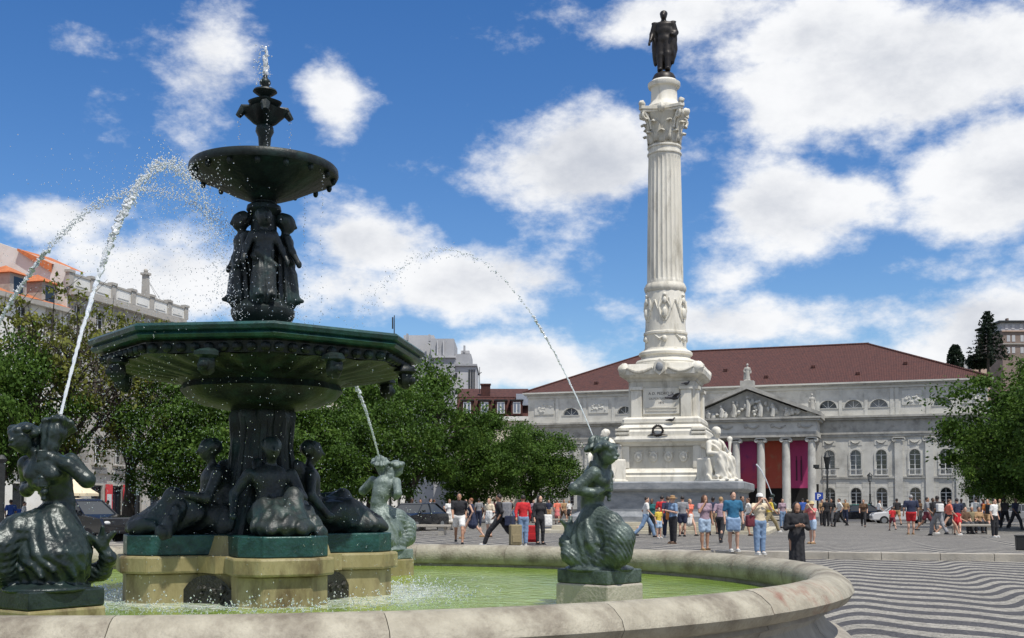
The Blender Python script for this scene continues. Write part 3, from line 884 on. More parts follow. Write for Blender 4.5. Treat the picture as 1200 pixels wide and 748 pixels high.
def build_monument():
    course('step', M_STEPST, [(5.5, .1), (5.5, .36)], bevel=.02)
    course('step', M_STEPST, [(5.0, .363), (5.0, .56)], bevel=.02)
    course('step', M_STEPST, [(4.6, .563), (4.6, .74)], bevel=.02)
    course('grey_base', M_GREYST, [(4.32, .743), (4.32, 1.0), (4.18, 1.08), (4.05, 1.2), (3.98, 1.25), (3.98, 2.2), (4.1, 2.27)], .25)
    course('grey_slab', M_GREYST, [(4.22, 2.273), (4.28, 2.36), (4.28, 2.66), (4.2, 2.72)], .25)
    course('pedestal_base', M_MARBLE, [(2.28, 2.723), (2.28, 3.0), (2.2, 3.08), (2.24, 3.2), (2.1, 3.32), (2.02, 3.42)], .12)
    # lower die with battered sides and a panel on the face that holds four heads
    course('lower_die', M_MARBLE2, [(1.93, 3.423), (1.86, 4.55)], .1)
    for s in (-1, 1):
        b = MB(); b.prism([(s * 1.98, -2.06), (s * 1.98, -1.6), (s * 1.62, -1.6), (s * 1.62, -2.06)][::s], 3.425, 4.56); b.build('corner_pier', M_MARBLE, mon, bevel=.03)
    course('middle_cornice', M_MARBLE, [(2.0, 4.563), (2.1, 4.7), (2.36, 4.78), (2.4, 4.9), (2.34, 5.06)], .12)
    for s in (-1, 1):
        for zz in (5.13, 5.32):
            b = MB(); b.box(s * 1.93 - .36, s * 1.93 + .36, -2.36, -2.1, zz, zz + .13); b.build('guilloche_block', M_MARBLE2, mon, bevel=.03)
    course('scroll_course', M_MARBLE, [(2.26, 5.063), (2.26, 5.3), (2.16, 5.42), (2.2, 5.5), (2.0, 5.68), (2.05, 5.77)], .15)
    course('upper_die_base', M_MARBLE, [(2.0, 5.773), (2.0, 5.95), (1.9, 6.06)], .12)
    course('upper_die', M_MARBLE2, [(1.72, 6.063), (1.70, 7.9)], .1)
    for s in (-1, 1):
        b = MB(); b.box(s * 1.27 - .27, s * 1.27 + .27, -1.86, -1.6, 6.065, 7.45); b.box(s * 1.27 - .34, s * 1.27 + .34, -1.93, -1.6, 7.453, 7.62); b.build('pilaster', M_MARBLE, mon, bevel=.02)
        b = MB(); b.box(1.6, 1.86, s * 1.27 - .27, s * 1.27 + .27, 6.065, 7.45); b.box(1.6, 1.93, s * 1.27 - .34, s * 1.27 + .34, 7.453, 7.62); b.build('pilaster', M_MARBLE, mon, bevel=.02)
    b = MB(); b.box(-.93, .93, -1.80, -1.6, 6.2, 7.55); pan = b.build('inscription_panel', M_MARBLE, mon, bevel=.02)
    for z in (6.36, 6.5):
        b = MB(); b.box(-.8, .8, -1.835, -1.8, z, z + .06); b.build('panel_moulding', M_MARBLE2, pan)
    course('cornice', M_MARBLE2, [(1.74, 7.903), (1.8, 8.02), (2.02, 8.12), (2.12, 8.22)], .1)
    course('cornice_slab', M_MARBLE, [(2.16, 8.223), (2.2, 8.45), (2.12, 8.62), (2.06, 8.78)], .45)
    for s in (-1, 1):
        for t in (-1, 1):
            b = MB(); b.blob((s * 1.88, t * 1.88, 8.52), (.34, .34, .34), 10, 8, .25, random.Random(s * 3 + t)); b.build('corner_acroterion', M_MARBLE, mon, smooth=True)
    # hexagonal shield in the middle of the slab
    b = MB(); hx = [(.36 * math.cos(PI / 6 + k * PI / 3) * .9, 8.58 + .44 * math.sin(PI / 6 + k * PI / 3)) for k in range(6)]
    b.extrude_xz(hx, -2.34, -1.9); sh = b.build('shield', M_MARBLE2, mon, bevel=.03)
    b = MB(); b.blob((0, -2.36, 8.58), (.19, .08, .24), 10, 8); b.build('shield_emblem', M_GREYST, sh, smooth=True)
    for s in (-1, 1):
        b = MB(); pts = [(s * (.4 + 1.3 * t), -2.2, 8.52 - .22 * math.sin(PI * t) + .05) for t in np.linspace(0, 1, 10)]
        b.tube(pts, [.05, .07, .08, .09, .09, .09, .09, .08, .07, .05], 7); b.build('festoon', M_MARBLE2, mon, smooth=True)
    # torus base, carved drum, fluted shaft
    b = MB(); b.lathe([(1.62, 8.783), (1.62, 8.92), (1.56, 8.95), (1.58, 9.02), (1.52, 9.12), (1.36, 9.16), (1.28, 9.26), (1.30, 9.36), (1.40, 9.4), (1.41, 9.52), (1.30, 9.62), (1.16, 9.66), (1.13, 9.75)], 56)
    b.build('column_base', M_MARBLE, mon, smooth=30)
    b = MB(); b.lathe([(1.09, 9.753), (1.08, 10.1), (1.09, 10.45), (1.15, 10.5), (1.15, 10.6), (1.08, 10.64), (1.05, 11.0), (1.045, 12.6), (1.02, 12.75)], 56)
    drum = b.build('carved_drum', M_MARBLE, mon, smooth=30)
    rr = random.Random(9); b = MB()
    for q in range(6):
        a0 = -PI / 2 + .1 + q * PI / 3
        P = lambda da, z, r=1.07: (r * math.cos(a0 + da), r * math.sin(a0 + da), z)
        for s in (-1, 1):
            b.tube([P(s * .05, 11.15), P(s * .22, 11.5), P(s * .30, 11.9), P(s * .22, 12.35)], [.05, .075, .08, .04], 6)
            b.tube([P(s * .1, 12.2), P(s * .32, 11.75), P(s * .5, 12.25)], [.05, .09, .05], 6)
        b.blob(P(0, 11.55, 1.09), (.15, .15, .3), 8, 6); b.blob(P(0, 12.2, 1.09), (.11, .11, .2), 8, 6); b.blob(P(0, 12.5, 1.08), .1, 8, 6)
        b.tube([P(-.5, 10.42, 1.1), P(-.25, 10.2, 1.12), P(0, 10.34, 1.1)], [.04, .08, .04], 6); b.blob(P(0, 10.2, 1.12), (.13, .13, .17), 8, 6)
    b.build('trophy_relief', M_MARBLE, drum, smooth=True)['kind'] = 'stuff'
    b = MB(); b.lathe([(1.04, 12.753), (1.09, 12.85), (1.11, 12.98), (1.05, 13.1), (1.0, 13.2)], 56, mod=lambda a, z: 1 + .018 * math.sin(a * 40)); b.build('leaf_band', M_MARBLE2, mon, smooth=60)
    NF = 24
    def flute(a, z):
        u = (a * NF / (2 * PI)) % 1
        d = math.sqrt(max(0, 1 - ((u - .5) / .42) ** 2)) if abs(u - .5) < .42 else 0
        fade = min(1, max(0, (z - 13.3) / .15)) * min(1, max(0, (19.95 - z) / .15))
        return 1 - .062 * d * fade
    b = MB(); prof = [(.955, 13.203), (.955, 13.3), (.955, 13.38), (.955, 13.46)] + [(.955 - .10 * ((z - 13.46) / 6.4) ** 1.25, z) for z in np.linspace(13.46, 19.8, 10)[1:]] + [(.853, 19.88), (.853, 19.96), (.853, 20.05)]
    b.lathe(prof, NF * 10, mod=flute); b.build('fluted_shaft', M_MARBLE, mon, smooth=50)
    b = MB(); b.lathe([(.86, 20.053), (.91, 20.1), (.91, 20.17), (.85, 20.2), (.84, 20.42), (.90, 20.46), (.90, 20.54), (.84, 20.58)], 56); b.build('neck_moulding', M_MARBLE, mon, smooth=30)
    # corinthian capital
    b = MB(); b.lathe([(.80, 20.583), (.82, 21.0), (.86, 21.5), (.95, 21.9), (1.12, 22.2)], 40); cap = b.build('capital_bell', M_MARBLE2, mon, smooth=True)
    def leaf(a, z0, h, w, r0, out):
        l = MB(); rows = 7; vs = []
        for i in range(rows):
            t = i / (rows - 1); ww = w * (.75 + .35 * math.sin(PI * min(1, t * 1.15))) * (1 - .55 * max(0, t - .72) / .28)
            rad = r0 + .03 + out * (t ** 2.6); z = z0 + h * math.sin(min(t, .93) * 1.62) - (.10 * h if t > .95 else 0)
            for j in range(5):
                s = j / 2 - 1; d = ww * s / rad; bulge = .05 * (1 - s * s)
                vs.append(((rad + bulge) * math.cos(a + d), (rad + bulge) * math.sin(a + d), z - .05 * abs(s)))
        fs = [(i * 5 + j, i * 5 + j + 1, (i + 1) * 5 + j + 1, (i + 1) * 5 + j) for i in range(rows - 1) for j in range(4)]
        l.add(vs, fs); o = l.build('acanthus_leaf', M_MARBLE2, cap, smooth=True)
        sm = o.modifiers.new('thick', 'SOLIDIFY'); sm.thickness = .05; sm.offset = -1
    for k in range(8): leaf(k * PI / 4, 20.6, .62, .27, .82, .24)
    for k in range(8): leaf(k * PI / 4 + PI / 8, 20.7, 1.05, .27, .84, .34)
    for k in range(4):
        a = PI / 4 + k * PI / 2; b = MB(); ca, sa = math.cos(a), math.sin(a)
        for s in (-1, 1):
            pts = []
            for i in range(17):
                t = i / 16 * 2.6 * PI; rad = .25 * (1 - i / 20)
                pts.append((1.30 - .05 + rad * math.sin(t), 22.02 + rad * math.cos(t)))
            pts = [(.92, 21.35), (1.0, 21.75)] + pts[1:]
            b.tube([(r * ca - s * .09 * sa, r * sa + s * .09 * ca, z) for r, z in pts], [.06, .07] + [.08 * (1 - i / 24) for i in range(16)], 6)
        b.build('corner_volute', M_MARBLE, cap, smooth=True)
        a = k * PI / 2; b = MB(); b.blob((1.16 * math.cos(a), 1.16 * math.sin(a), 22.35), (.2, .2, .22), 9, 7, .3, rr); b.build('fleuron', M_MARBLE, cap, smooth=True)
    def abac(h, z0, z1):
        pl = []
        for k in range(4):
            a = -3 * PI / 4 + k * PI / 2
            c0 = Vector((math.cos(a), math.sin(a))) * h * 1.43; t = Vector((-math.sin(a), math.cos(a))) * .12
            c1 = Vector((math.cos(a + PI / 2), math.sin(a + PI / 2))) * h * 1.43; t1 = Vector((-math.sin(a + PI / 2), math.cos(a + PI / 2))) * .12
            A, B = c0 + t, c1 - t1
            mid = Vector((math.cos(a + PI / 4), math.sin(a + PI / 4)))
            for i in range(9):
                u = i / 9; p = A.lerp(B, u) - mid * .24 * math.sin(PI * u); pl.append((p.x, p.y))
            pl.append((B.x, B.y))
        return MB().prism(pl, z0, z1)
    abac(1.04, 22.203, 22.33).build('abacus', M_MARBLE, mon, bevel=.015); abac(1.10, 22.333, 22.5).build('abacus', M_MARBLE, mon, bevel=.015)
    for k in range(4):
        a = PI / 4 + k * PI / 2; b = MB(); b.blob((1.46 * math.cos(a), 1.46 * math.sin(a), 22.62), (.17, .17, .2), 9, 7, .3, rr); b.build('corner_ornament', M_MARBLE2, mon, smooth=True)
    b = MB(); b.lathe([(1.0, 22.503), (.98, 22.62), (.82, 22.78), (.76, 22.9), (.70, 23.0), (.68, 23.6), (.70, 23.68), (.82, 23.74), (.86, 23.84), (.86, 23.96), (.74, 24.02), (.68, 24.1)], 44); b.build('statue_drum', M_MARBLE, mon, smooth=30)
    b = MB(); b.lathe([(.64, 24.103), (.62, 24.25), (.52, 24.45), (.36, 24.56), (.05, 24.58)], 32); b.build('bronze_dome', M_DARKBRZ, mon, smooth=True)
    # four heads on the face of the lower die
    for k, x in enumerate((-1.15, -.38, .38, 1.15)):
        b = MB()
        b.extrude_xz([(x + .22 * math.cos(t) * (1.0 if math.sin(t) > 0 else .95), 4.02 + .27 * math.sin(t)) for t in np.linspace(0, 2 * PI, 12, endpoint=False)], -2.05, -1.85)
        s = b.build('coat_of_arms', M_MARBLE, mon, bevel=.03)
        b = MB(); b.blob((x, -2.07, 4.02), (.13, .07, .16), 8, 6); b.blob((x - .16, -2.04, 4.24), (.08, .05, .05), 6, 5); b.blob((x + .16, -2.04, 4.24), (.08, .05, .05), 6, 5); b.build('carved_face', M_MARBLE2, s, smooth=True)
    for line, z, sz in (('A D. PEDRO IV', 7.20, .20), ('OS PORTUGUEZES', 6.95, .15), ('1870', 6.74, .15)):
        cu = bpy.data.curves.new('inscription', 'FONT'); cu.body = line; cu.size = sz; cu.align_x = 'CENTER'; cu.extrude = .003
        cu.materials.append(M_INSCR)
        tmp = bpy.data.objects.new('tmp', cu); me = bpy.data.meshes.new_from_object(tmp); bpy.data.objects.remove(tmp)
        o = bpy.data.objects.new('inscription', me); COL.objects.link(o); o.parent = pan; o.location = (0, -1.806, z); o.rotation_euler = (PI / 2, 0, 0)


build_monument()
# bronze wreath laid on the middle cornice
wr = thing('bronze_wreath', 'dark bronze wreath leaning on the ledge of the column pedestal', 'wreath', CC + E2 * -.1 + EN * -2.34 + Vector((0, 0, 5.065)), -TH, scale=.68)
b = MB(); b.tube([(.36 * math.cos(t), 0, .38 + .36 * math.sin(t)) for t in np.linspace(0, 2 * PI, 20)], .075, 8, False); b.build('ring', M_DARKBRZ, wr, smooth=True)
rr = random.Random(2)
for k in range(18):
    t = 2 * PI * k / 18; b = MB(); b.blob((.38 * math.cos(t), -.04, .38 + .38 * math.sin(t)), (.09, .05, .09), 6, 4, .4, rr); b.build('leaf', M_DARKBRZ, wr)
for s in (-1, 1):
    b = MB(); b.tube([(0, -.05, .06), (s * .35, -.07, .1), (s * .75, -.05, .03)], [.09, .08, .03], 6); b.build('ribbon', M_DARKBRZ, wr)
# ================================================================== NEAR FOUNTAIN
M_BRONZE = pmat('wet_dark_bronze', (.004, .0065, .0065), (.014, .021, .020), scale=5, rough=.45, metal=.0, spec=.28, bump=.3, bscale=22, c3=(.02, .05, .045), scale3=3, mix3=.7)
M_SHADEB = pmat('shaded_green_bronze', (.006, .009, .009), (.023, .032, .030), scale=6, rough=.5, bump=.3, bscale=30, c3=(.012, .05, .044), scale3=2.5, mix3=.7)  # shade on the fountain figures put into their bronze colour
M_TEAL = pmat('teal_patina_bronze', (.006, .032, .029), (.02, .085, .076), scale=6, rough=.38, metal=.2, bump=.35, bscale=26, c3=(.015, .03, .03), scale3=2.2, mix3=.8)
M_PATINA = pmat('grey_green_patina', (.034, .050, .046), (.115, .150, .134), scale=7, rough=.42, metal=.25, bump=.35, bscale=40, c3=(.018, .028, .027), scale3=4, mix3=.9)
M_DPATINA = pmat('dark_green_patina', (.007, .013, .013), (.027, .043, .039), scale=7, rough=.36, metal=.2, bump=.22, bscale=40, c3=(.012, .03, .028), scale3=4, mix3=.8)
M_PPATINA = pmat('spray_veiled_patina', (.10, .135, .125), (.20, .245, .225), scale=7, rough=.5, metal=.15, bump=.35, bscale=40, c3=(.04, .06, .055), scale3=4, mix3=.8)  # paleness of the spray veil put into the bronze colour
M_ALGAE = pmat('algae_stained_stone', (.20, .165, .06), (.33, .29, .15), scale=2.0, rough=.6, bump=.4, bscale=20, c3=(.085, .055, .02), scale3=2.2, mix3=.9, stretch=(1, 1, .4))
M_COPING = pmat('worn_limestone_coping', (.245, .22, .165), (.385, .355, .275), scale=3.2, rough=.62, bump=.55, bscale=30, c3=(.13, .105, .075), scale3=2.0, mix3=.8)
M_COPRED = pmat('rust_stained_coping', (.245, .215, .16), (.38, .345, .265), scale=3.2, rough=.62, bump=.55, bscale=30, c3=(.20, .065, .035), scale3=2.6, mix3=.9)
M_BASIN = pmat('weathered_basin_stone', (.25, .225, .19), (.40, .37, .31), scale=2.4, rough=.75, bump=.5, bscale=24, c3=(.12, .105, .085), scale3=1.0, mix3=.8, stretch=(1, 1, .6))
M_GROTTO = pmat('painted_hollow_black', (.006, .007, .005), (.02, .02, .012), scale=20, rough=.4, bump=1.0, bscale=40)
WATER_Z = 0.59


def water_material():
    m = bpy.data.materials.new('green_fountain_water'); m.use_nodes = True
    nt = m.node_tree; N, L = nt.nodes.new, nt.links.new
    b = nt.nodes['Principled BSDF']; b.inputs['Roughness'].default_value = .10; b.inputs['IOR'].default_value = 1.33
    tc = N('ShaderNodeTexCoord')
    n1 = N('ShaderNodeTexNoise'); n1.inputs['Scale'].default_value = .8; n1.inputs['Detail'].default_value = 4; L(tc.outputs['Object'], n1.inputs['Vector'])
    cr = N('ShaderNodeValToRGB'); cr.color_ramp.elements[0].position = .35; cr.color_ramp.elements[1].position = .7
    cr.color_ramp.elements[0].color = (.15, .24, .03, 1); cr.color_ramp.elements[1].color = (.26, .36, .065, 1)
    L(n1.outputs[0], cr.inputs[0])
    # foam where the falling water hits the pool
    ln = N('ShaderNodeVectorMath'); ln.operation = 'LENGTH'; L(tc.outputs['Object'], ln.inputs[0])
    n2 = N('ShaderNodeTexNoise'); n2.inputs['Scale'].default_value = 9; n2.inputs['Detail'].default_value = 8; n2.inputs['Roughness'].default_value = .75; L(tc.outputs['Object'], n2.inputs['Vector'])
    mr = N('ShaderNodeMapRange'); mr.inputs['From Min'].default_value = 3.3; mr.inputs['From Max'].default_value = 1.9; mr.inputs['To Min'].default_value = -.28; mr.inputs['To Max'].default_value = .14
    L(ln.outputs['Value'], mr.inputs['Value'])
    ad = N('ShaderNodeMath'); ad.operation = 'ADD'; L(mr.outputs[0], ad.inputs[0]); L(n2.outputs[0], ad.inputs[1])
    r2 = N('ShaderNodeValToRGB'); r2.color_ramp.elements[0].position = .52; r2.color_ramp.elements[1].position = .66; L(ad.outputs[0], r2.inputs[0])
    mx = N('ShaderNodeMix'); mx.data_type = 'RGBA'; L(r2.outputs[0], mx.inputs['Factor']); L(cr.outputs[0], mx.inputs['A']); mx.inputs['B'].default_value = (.62, .68, .58, 1)
    L(mx.outputs['Result'], b.inputs['Base Color'])
    n3 = N('ShaderNodeTexNoise'); n3.inputs['Scale'].default_value = 5.5; n3.inputs['Detail'].default_value = 5; n3.inputs['Distortion'].default_value = .6; L(tc.outputs['Object'], n3.inputs['Vector'])
    bp = N('ShaderNodeBump'); bp.inputs['Strength'].default_value = .55; bp.inputs['Distance'].default_value = .05; L(n3.outputs[0], bp.inputs['Height']); L(bp.outputs[0], b.inputs['Normal'])
    return m


M_WATER = water_material()
M_DROP = pmat('falling_water', (.86, .90, .93), rough=.12, spec=.8, trans=.45)
M_MIST = pmat('clear_drops', (.92, .95, .97), rough=.02, spec=.8, trans=.85)
M_MIST.node_tree.nodes['Principled BSDF'].inputs['IOR'].default_value = 1.33


BC = FC + Vector((0, .45, 0))


def build_basin(at_, label):
    t = thing('fountain_basin', label, 'basin', at_, -TH)
    cop = [(6.17, .64), (6.135, .70), (6.13, .80), (6.16, .88), (6.23, .93), (6.33, .95), (6.41, .942), (6.48, .91), (6.57, .84), (6.60, .77), (6.55, .69), (6.44, .655), (6.37, .645)]
    n = 24
    base_me = None; red = None
    g = MB(); g.lathe(cop, 14, a0=.0005, a1=2 * PI / n - .0005); base_me = g.mesh('coping_stone', M_COPING, smooth=50)
    red = base_me.copy(); red.materials.clear(); red.materials.append(M_COPRED)
    rr = random.Random(11)
    for k in range(n):
        ang = 2 * PI * k / n + .07
        o = place('coping_stone', base_me, t, loc=(0, 0, rr.uniform(-.004, .004)), rotz=ang)
        if k == int(((-38 + 15.5 - math.degrees(.07)) % 360) / 15): o.data = red
    w = [(6.37, .642), (6.39, .60), (6.31, .575), (6.28, .52), (6.33, .42), (6.45, .32), (6.52, .30), (6.58, .25), (6.57, .19), (6.61, .17), (6.66, .12), (6.66, .0)]
    g = MB(); g.lathe(w[::-1], 14, a0=.0008, a1=2 * PI / n - .0008, caps=False); me = g.mesh('basin_stone', M_BASIN, smooth=40)
    for k in range(n): place('basin_stone', me, t, rotz=2 * PI * (k + .45) / n)
    g = MB(); g.lathe([(6.4, .0), (6.24, .02), (6.2, .655)], 96, caps=False); g.build('inner_wall', M_COPING, t, smooth=True)
    g = MB(); g.lathe([(6.3, .02), (.05, .02)], 64, caps=False); g.build('basin_floor', M_ALGAE, t)
    return t


build_basin(BC, 'wide round stone basin of green water in the foreground')
g = MB(); g.lathe([(6.22, WATER_Z), (4.2, WATER_Z), (2.8, WATER_Z), (1.4, WATER_Z), (.02, WATER_Z)][::-1], 96, caps=False)
o = g.build('water', M_WATER, smooth=True); o.location = BC; o.data.flip_normals(); tag(o, kind='structure')

fountain = thing('fountain', 'tall tiered dark bronze fountain with two bowls standing in the near basin', 'fountain', (FC.x, FC.y, 0), -TH)


def fz(y): return EYE + (HORIZON - y) / F_PX * FC.y
def fw(px): return px / F_PX * FC.y


def seated_mesh():
    s = Sculpt(.016)
    s.ell((.60, 0, .20), (.20, .21, .19)).cap((.60, 0, .25), (.56, 0, .60), .155, .17, .06).ell((.57, 0, .62), (.14, .22, .14), .06)
    s.cap((.58, 0, .72), (.62, .0, .84), .06, .055).ell((.66, 0, .94), (.105, .09, .125)).cap((.76, 0, .93), (.79, 0, .91), .018).ell((.60, 0, .98), (.12, .115, .10), .02, ('x' and (.012, 'lin', 60, 60, 40)))
    for sy, kz in ((1, .42), (-1, .30)):
        s.chain([(.64, sy * .12, .20), (1.08, sy * .17, kz), (1.36, sy * .15, .10)], [.125, .095, .06], .05)
        s.chain([(1.36, sy * .15, .09), (1.55, sy * .17, .06)], [.055, .04])
    s.chain([(.57, .24, .66), (.70, .34, .40), (.98, .22, .44)], [.072, .058, .042]); s.ell((1.02, .20, .45), (.06, .045, .03))
    s.chain([(.57, -.24, .66), (.52, -.40, .44), (.72, -.44, .22)], [.072, .058, .042]); s.ell((.76, -.44, .20), (.06, .045, .035))
    for i in range(4):
        for q, y in ((1, .20), (1, -.46)):
            pass
    # drapery over the legs and down the block
    s.ell((.95, 0, .20), (.46, .30, .20), .08, (.022, 'lin', 16, 42, 10)).ell((1.25, .0, .10), (.34, .34, .14), .07, (.022, 'lin', 30, 36, 0))
    s.cap((.40, -.1, .75), (.44, .2, .1), .10, .18, .08, (.02, 'lin', 30, 50, 12)).cap((1.0, .3, .3), (1.2, .42, .02), .07, .10, .06, (.015, 'lin', 50, 30, 0))
    return s.mesh('seated_figure', M_SHADEB, noise=(.004, 55))


def putto_mesh():
    s = Sculpt(.0125)
    s.cap((.0, 0, .05), (.0, 0, .45), .145, .105, .03, (.014, 'ang', 11, 6)).ell((0, 0, .52), (.10, .13, .12), .05).ell((0.01, 0, .66), (.09, .125, .10), .05)
    s.cap((0, 0, .72), (.01, 0, .80), .045, .04).ell((.03, 0, .88), (.092, .085, .105)).cap((.11, 0, .87), (.13, 0, .855), .014).ell((-.01, 0, .915), (.10, .10, .085), .02, (.008, 'lin', 70, 70, 50))
    for q in (-1, 1):
        s.chain([(0, q * .13, .70), (.03, q * .21, .54), (.09, q * .25, .42)], [.045, .037, .027]).ell((.10, q * .255, .39), (.03, .02, .04))
        s.chain([(.06, q * .06, .3), (.10, q * .07, .06)], [.07, .05], .04).ell((.14, q * .075, .03), (.07, .035, .03))
    s.cap((.07, -.1, .5), (.1, .12, .36), .035, .03, .03).cap((-.02, .12, .72), (.05, -.12, .45), .05, .04, .04, (.01, 'lin', 40, 40, 40))
    return s.mesh('putto', M_SHADEB, noise=(.003, 60))


def build_fountain(F):
    # cross-shaped stone plinth with chamfered arms
    rots = [math.radians(a + 15.5) for a in (-67, 23, 113, -157)]
    for r in rots:
        def arm(L, w, c): return [(.3, -w), (L - c, -w), (L, -w + c), (L, w - c), (L - c, w), (.3, w)]
        g = MB(); g.prism(arm(1.47, .47, .22), .03, .90); b = g.build('plinth_arm', M_ALGAE, F, bevel=.015); b.rotation_euler.z = r
        g = MB(); g.prism(arm(1.54, .53, .24), .903, 1.09); b = g.build('plinth_cap', M_ALGAE, F, bevel=.025); b.rotation_euler.z = r
        g = MB(); g.prism(arm(1.47, .47, .22), 1.093, 1.31); b = g.build('bronze_base', M_TEAL, F, bevel=.012); b.rotation_euler.z = r
    g = MB(); g.lathe([(.96, .03), (.96, .90), (1.0, .91), (1.0, 1.085), (.86, 1.09), (.8, 1.30), (.3, 1.31)], 8); g.build('plinth_core', M_ALGAE, F)
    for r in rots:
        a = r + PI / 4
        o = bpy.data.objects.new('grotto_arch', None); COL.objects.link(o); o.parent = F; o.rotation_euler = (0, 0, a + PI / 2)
        g = MB(); hp = half_poly(0, .72, .56); g.add([(x, -.972, z) for x, z in hp], [tuple(range(len(hp)))])  # flat black half-disc, painted as the dark inside an opening
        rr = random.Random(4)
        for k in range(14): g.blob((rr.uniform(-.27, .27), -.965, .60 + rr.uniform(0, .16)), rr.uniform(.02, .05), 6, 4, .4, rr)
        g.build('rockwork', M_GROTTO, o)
    me = seated_mesh()
    for r in rots: place('seated_figure', me, F, loc=(0, 0, 1.305), rotz=r, scale=(.92, .96, 1.0))
    # stem wrapped in upright reeds
    def reed(a, z): return 1 + .07 * math.sin(a * 9 + z * 1.5) + .04 * math.sin(a * 17 - z * 4)
    g = MB(); g.lathe([(.58, 1.3), (.51, 1.45), (.42, 1.7), (.35, 2.0), (.32, 2.3), (.32, 2.5), (.36, 2.64), (.33, 2.72)], 72, mod=reed); g.build('stem', M_BRONZE, F, smooth=True)
    rr = random.Random(8)
    for k in range(9):
        a = 2 * PI * k / 9 + .2; g = MB()
        g.tube([(.50 * math.cos(a), .50 * math.sin(a), 1.3), (.38 * math.cos(a + .1), .38 * math.sin(a + .1), 1.8), (.31 * math.cos(a + .15), .31 * math.sin(a + .15), 2.3), (.34 * math.cos(a + .2), .34 * math.sin(a + .2), 2.62)], [.07, .055, .045, .04], 7); g.build('reed', M_BRONZE, F, smooth=True)
    # lobed lower shell under the big bowl
    g = MB(); g.lathe([(.34, 2.70), (.44, 2.72), (.62, 2.76), (.80, 2.84), (.87, 2.93), (.84, 3.0), (.9, 3.04), (1.1, 3.08)], 80, mod=lambda a, z: 1 + .05 * abs(math.sin(a * 4)) * (1 if z > 2.74 else .3)); g.build('lower_shell', M_BRONZE, F, smooth=True)
    # big octagonal bowl
    N8 = 8
    def octo(r, z, cut=.0):
        pts = []
        for k in range(N8):
            a = 2 * PI * k / N8 + PI / 8 + math.radians(15.5) - .12
            pts.append((r * .965 * math.cos(a), r * .965 * math.sin(a), z))
        return pts
    def octo_loft(name, prof, m, smooth=False, sub=6, blend=0.0):
        rings = []
        for (r, z) in prof:
            p = octo(r, z); ring = []
            for k in range(N8):
                A, B = Vector(p[k]), Vector(p[(k + 1) % N8])
                for i in range(sub):
                    q = A.lerp(B, i / sub)
                    ra = Vector((q.x, q.y, 0)).length; q2 = Vector((q.x, q.y, 0)) * (r * .965 / ra)
                    ring.append((q.x * (1 - blend) + q2.x * blend, q.y * (1 - blend) + q2.y * blend, z))
            rings.append(ring)
        g = MB(); g.loft(rings, cap=False); return g.build(name, m, F, smooth=smooth)
    ob = octo_loft('bowl_underside', [(1.0, 3.05), (1.14, 3.063), (1.28, 3.08), (1.42, 3.10), (1.55, 3.12), (1.64, 3.14), (1.72, 3.16)], M_BRONZE, True, sub=24, blend=.6)
    for v_ in ob.data.vertices: v_.co.z += .016 * math.sin(32 * math.atan2(v_.co.y, v_.co.x)) * min(1, (1.72 - math.hypot(v_.co.x, v_.co.y)) * 4)
    octo_loft('bowl_frieze', [(1.72, 3.155), (1.78, 3.17), (1.80, 3.285), (1.85, 3.30)], M_BRONZE, 30)
    octo_loft('bowl_rim', [(1.84, 3.30), (1.905, 3.315), (1.93, 3.345), (1.90, 3.375), (1.945, 3.39), (1.96, 3.43), (1.93, 3.46), (1.82, 3.465), (1.78, 3.40), (1.2, 3.25), (.2, 3.2)], M_TEAL, 35)
    p8 = octo(1.80, 3.2)
    for k in range(N8):   # a leaf-and-dart border, piece by piece, and a grotesque head under each side
        A, B = Vector(p8[k]), Vector(p8[(k + 1) % N8])
        for i in range(9):
            q = A.lerp(B, (i + .5) / 9); n = Vector(((A.x + B.x), (A.y + B.y), 0)).normalized()
            g = MB(); c = q + n * .005; g.blob((c.x, c.y, 3.225), (.055, .055, .05), 6, 5); g.build('frieze_boss', M_BRONZE, F, smooth=True)
        m_ = (A + B) / 2; n = Vector((m_.x, m_.y, 0)).normalized(); c = n * 1.66
        g = MB(); g.blob((c.x, c.y, 3.06), (.09, .09, .13), 8, 7, .25, rr); g.blob((c.x + n.x * .08, c.y + n.y * .08, 3.03), (.05, .05, .05), 6, 5); g.blob((c.x, c.y, 3.15), (.13, .13, .06), 8, 5, .3, rr)
        g.build('grotesque_head', M_BRONZE, F, smooth=True)
    # putti group
    g = MB(); g.lathe([(.27, 3.2), (.27, 3.7), (.33, 3.74), (.36, 3.80), (.36, 3.86), (.30, 3.92), (.26, 3.97)], 40); g.build('putti_base', M_BRONZE, F, smooth=30)
    pm = putto_mesh()
    for a in (-78, 12, 102, -168):
        r = math.radians(a + 15.5)
        place('putto', pm, F, loc=(.235 * math.cos(r), .235 * math.sin(r), 3.95), rotz=r + .25, scale=(1.05, .98, 1.05))
    g = MB(); g.lathe([(.15, 3.9), (.15, 4.85), (.14, 4.95), (.17, 4.98), (.20, 5.02), (.19, 5.07), (.14, 5.10), (.13, 5.14)], 32); g.build('upper_stem', M_BRONZE, F, smooth=35)
    # upper bowl with a scalloped lower edge
    g = MB(); g.lathe([(.13, 5.12), (.22, 5.15), (.40, 5.22), (.58, 5.31), (.72, 5.38), (.80, 5.41), (.835, 5.42), (.85, 5.45), (.845, 5.50), (.83, 5.52), (.78, 5.50), (.70, 5.46), (.3, 5.40), (.06, 5.40)], 72, mod=lambda a, z: 1 + (.014 * math.sin(a * 24) if z < 5.40 else 0)); g.build('upper_bowl', M_BRONZE, F, smooth=40)
    for k in range(16):
        a = 2 * PI * k / 16; g = MB(); g.blob((.79 * math.cos(a), .79 * math.sin(a), 5.385), (.035, .035, .045), 6, 5); g.build('drip_boss', M_BRONZE, F, smooth=True)
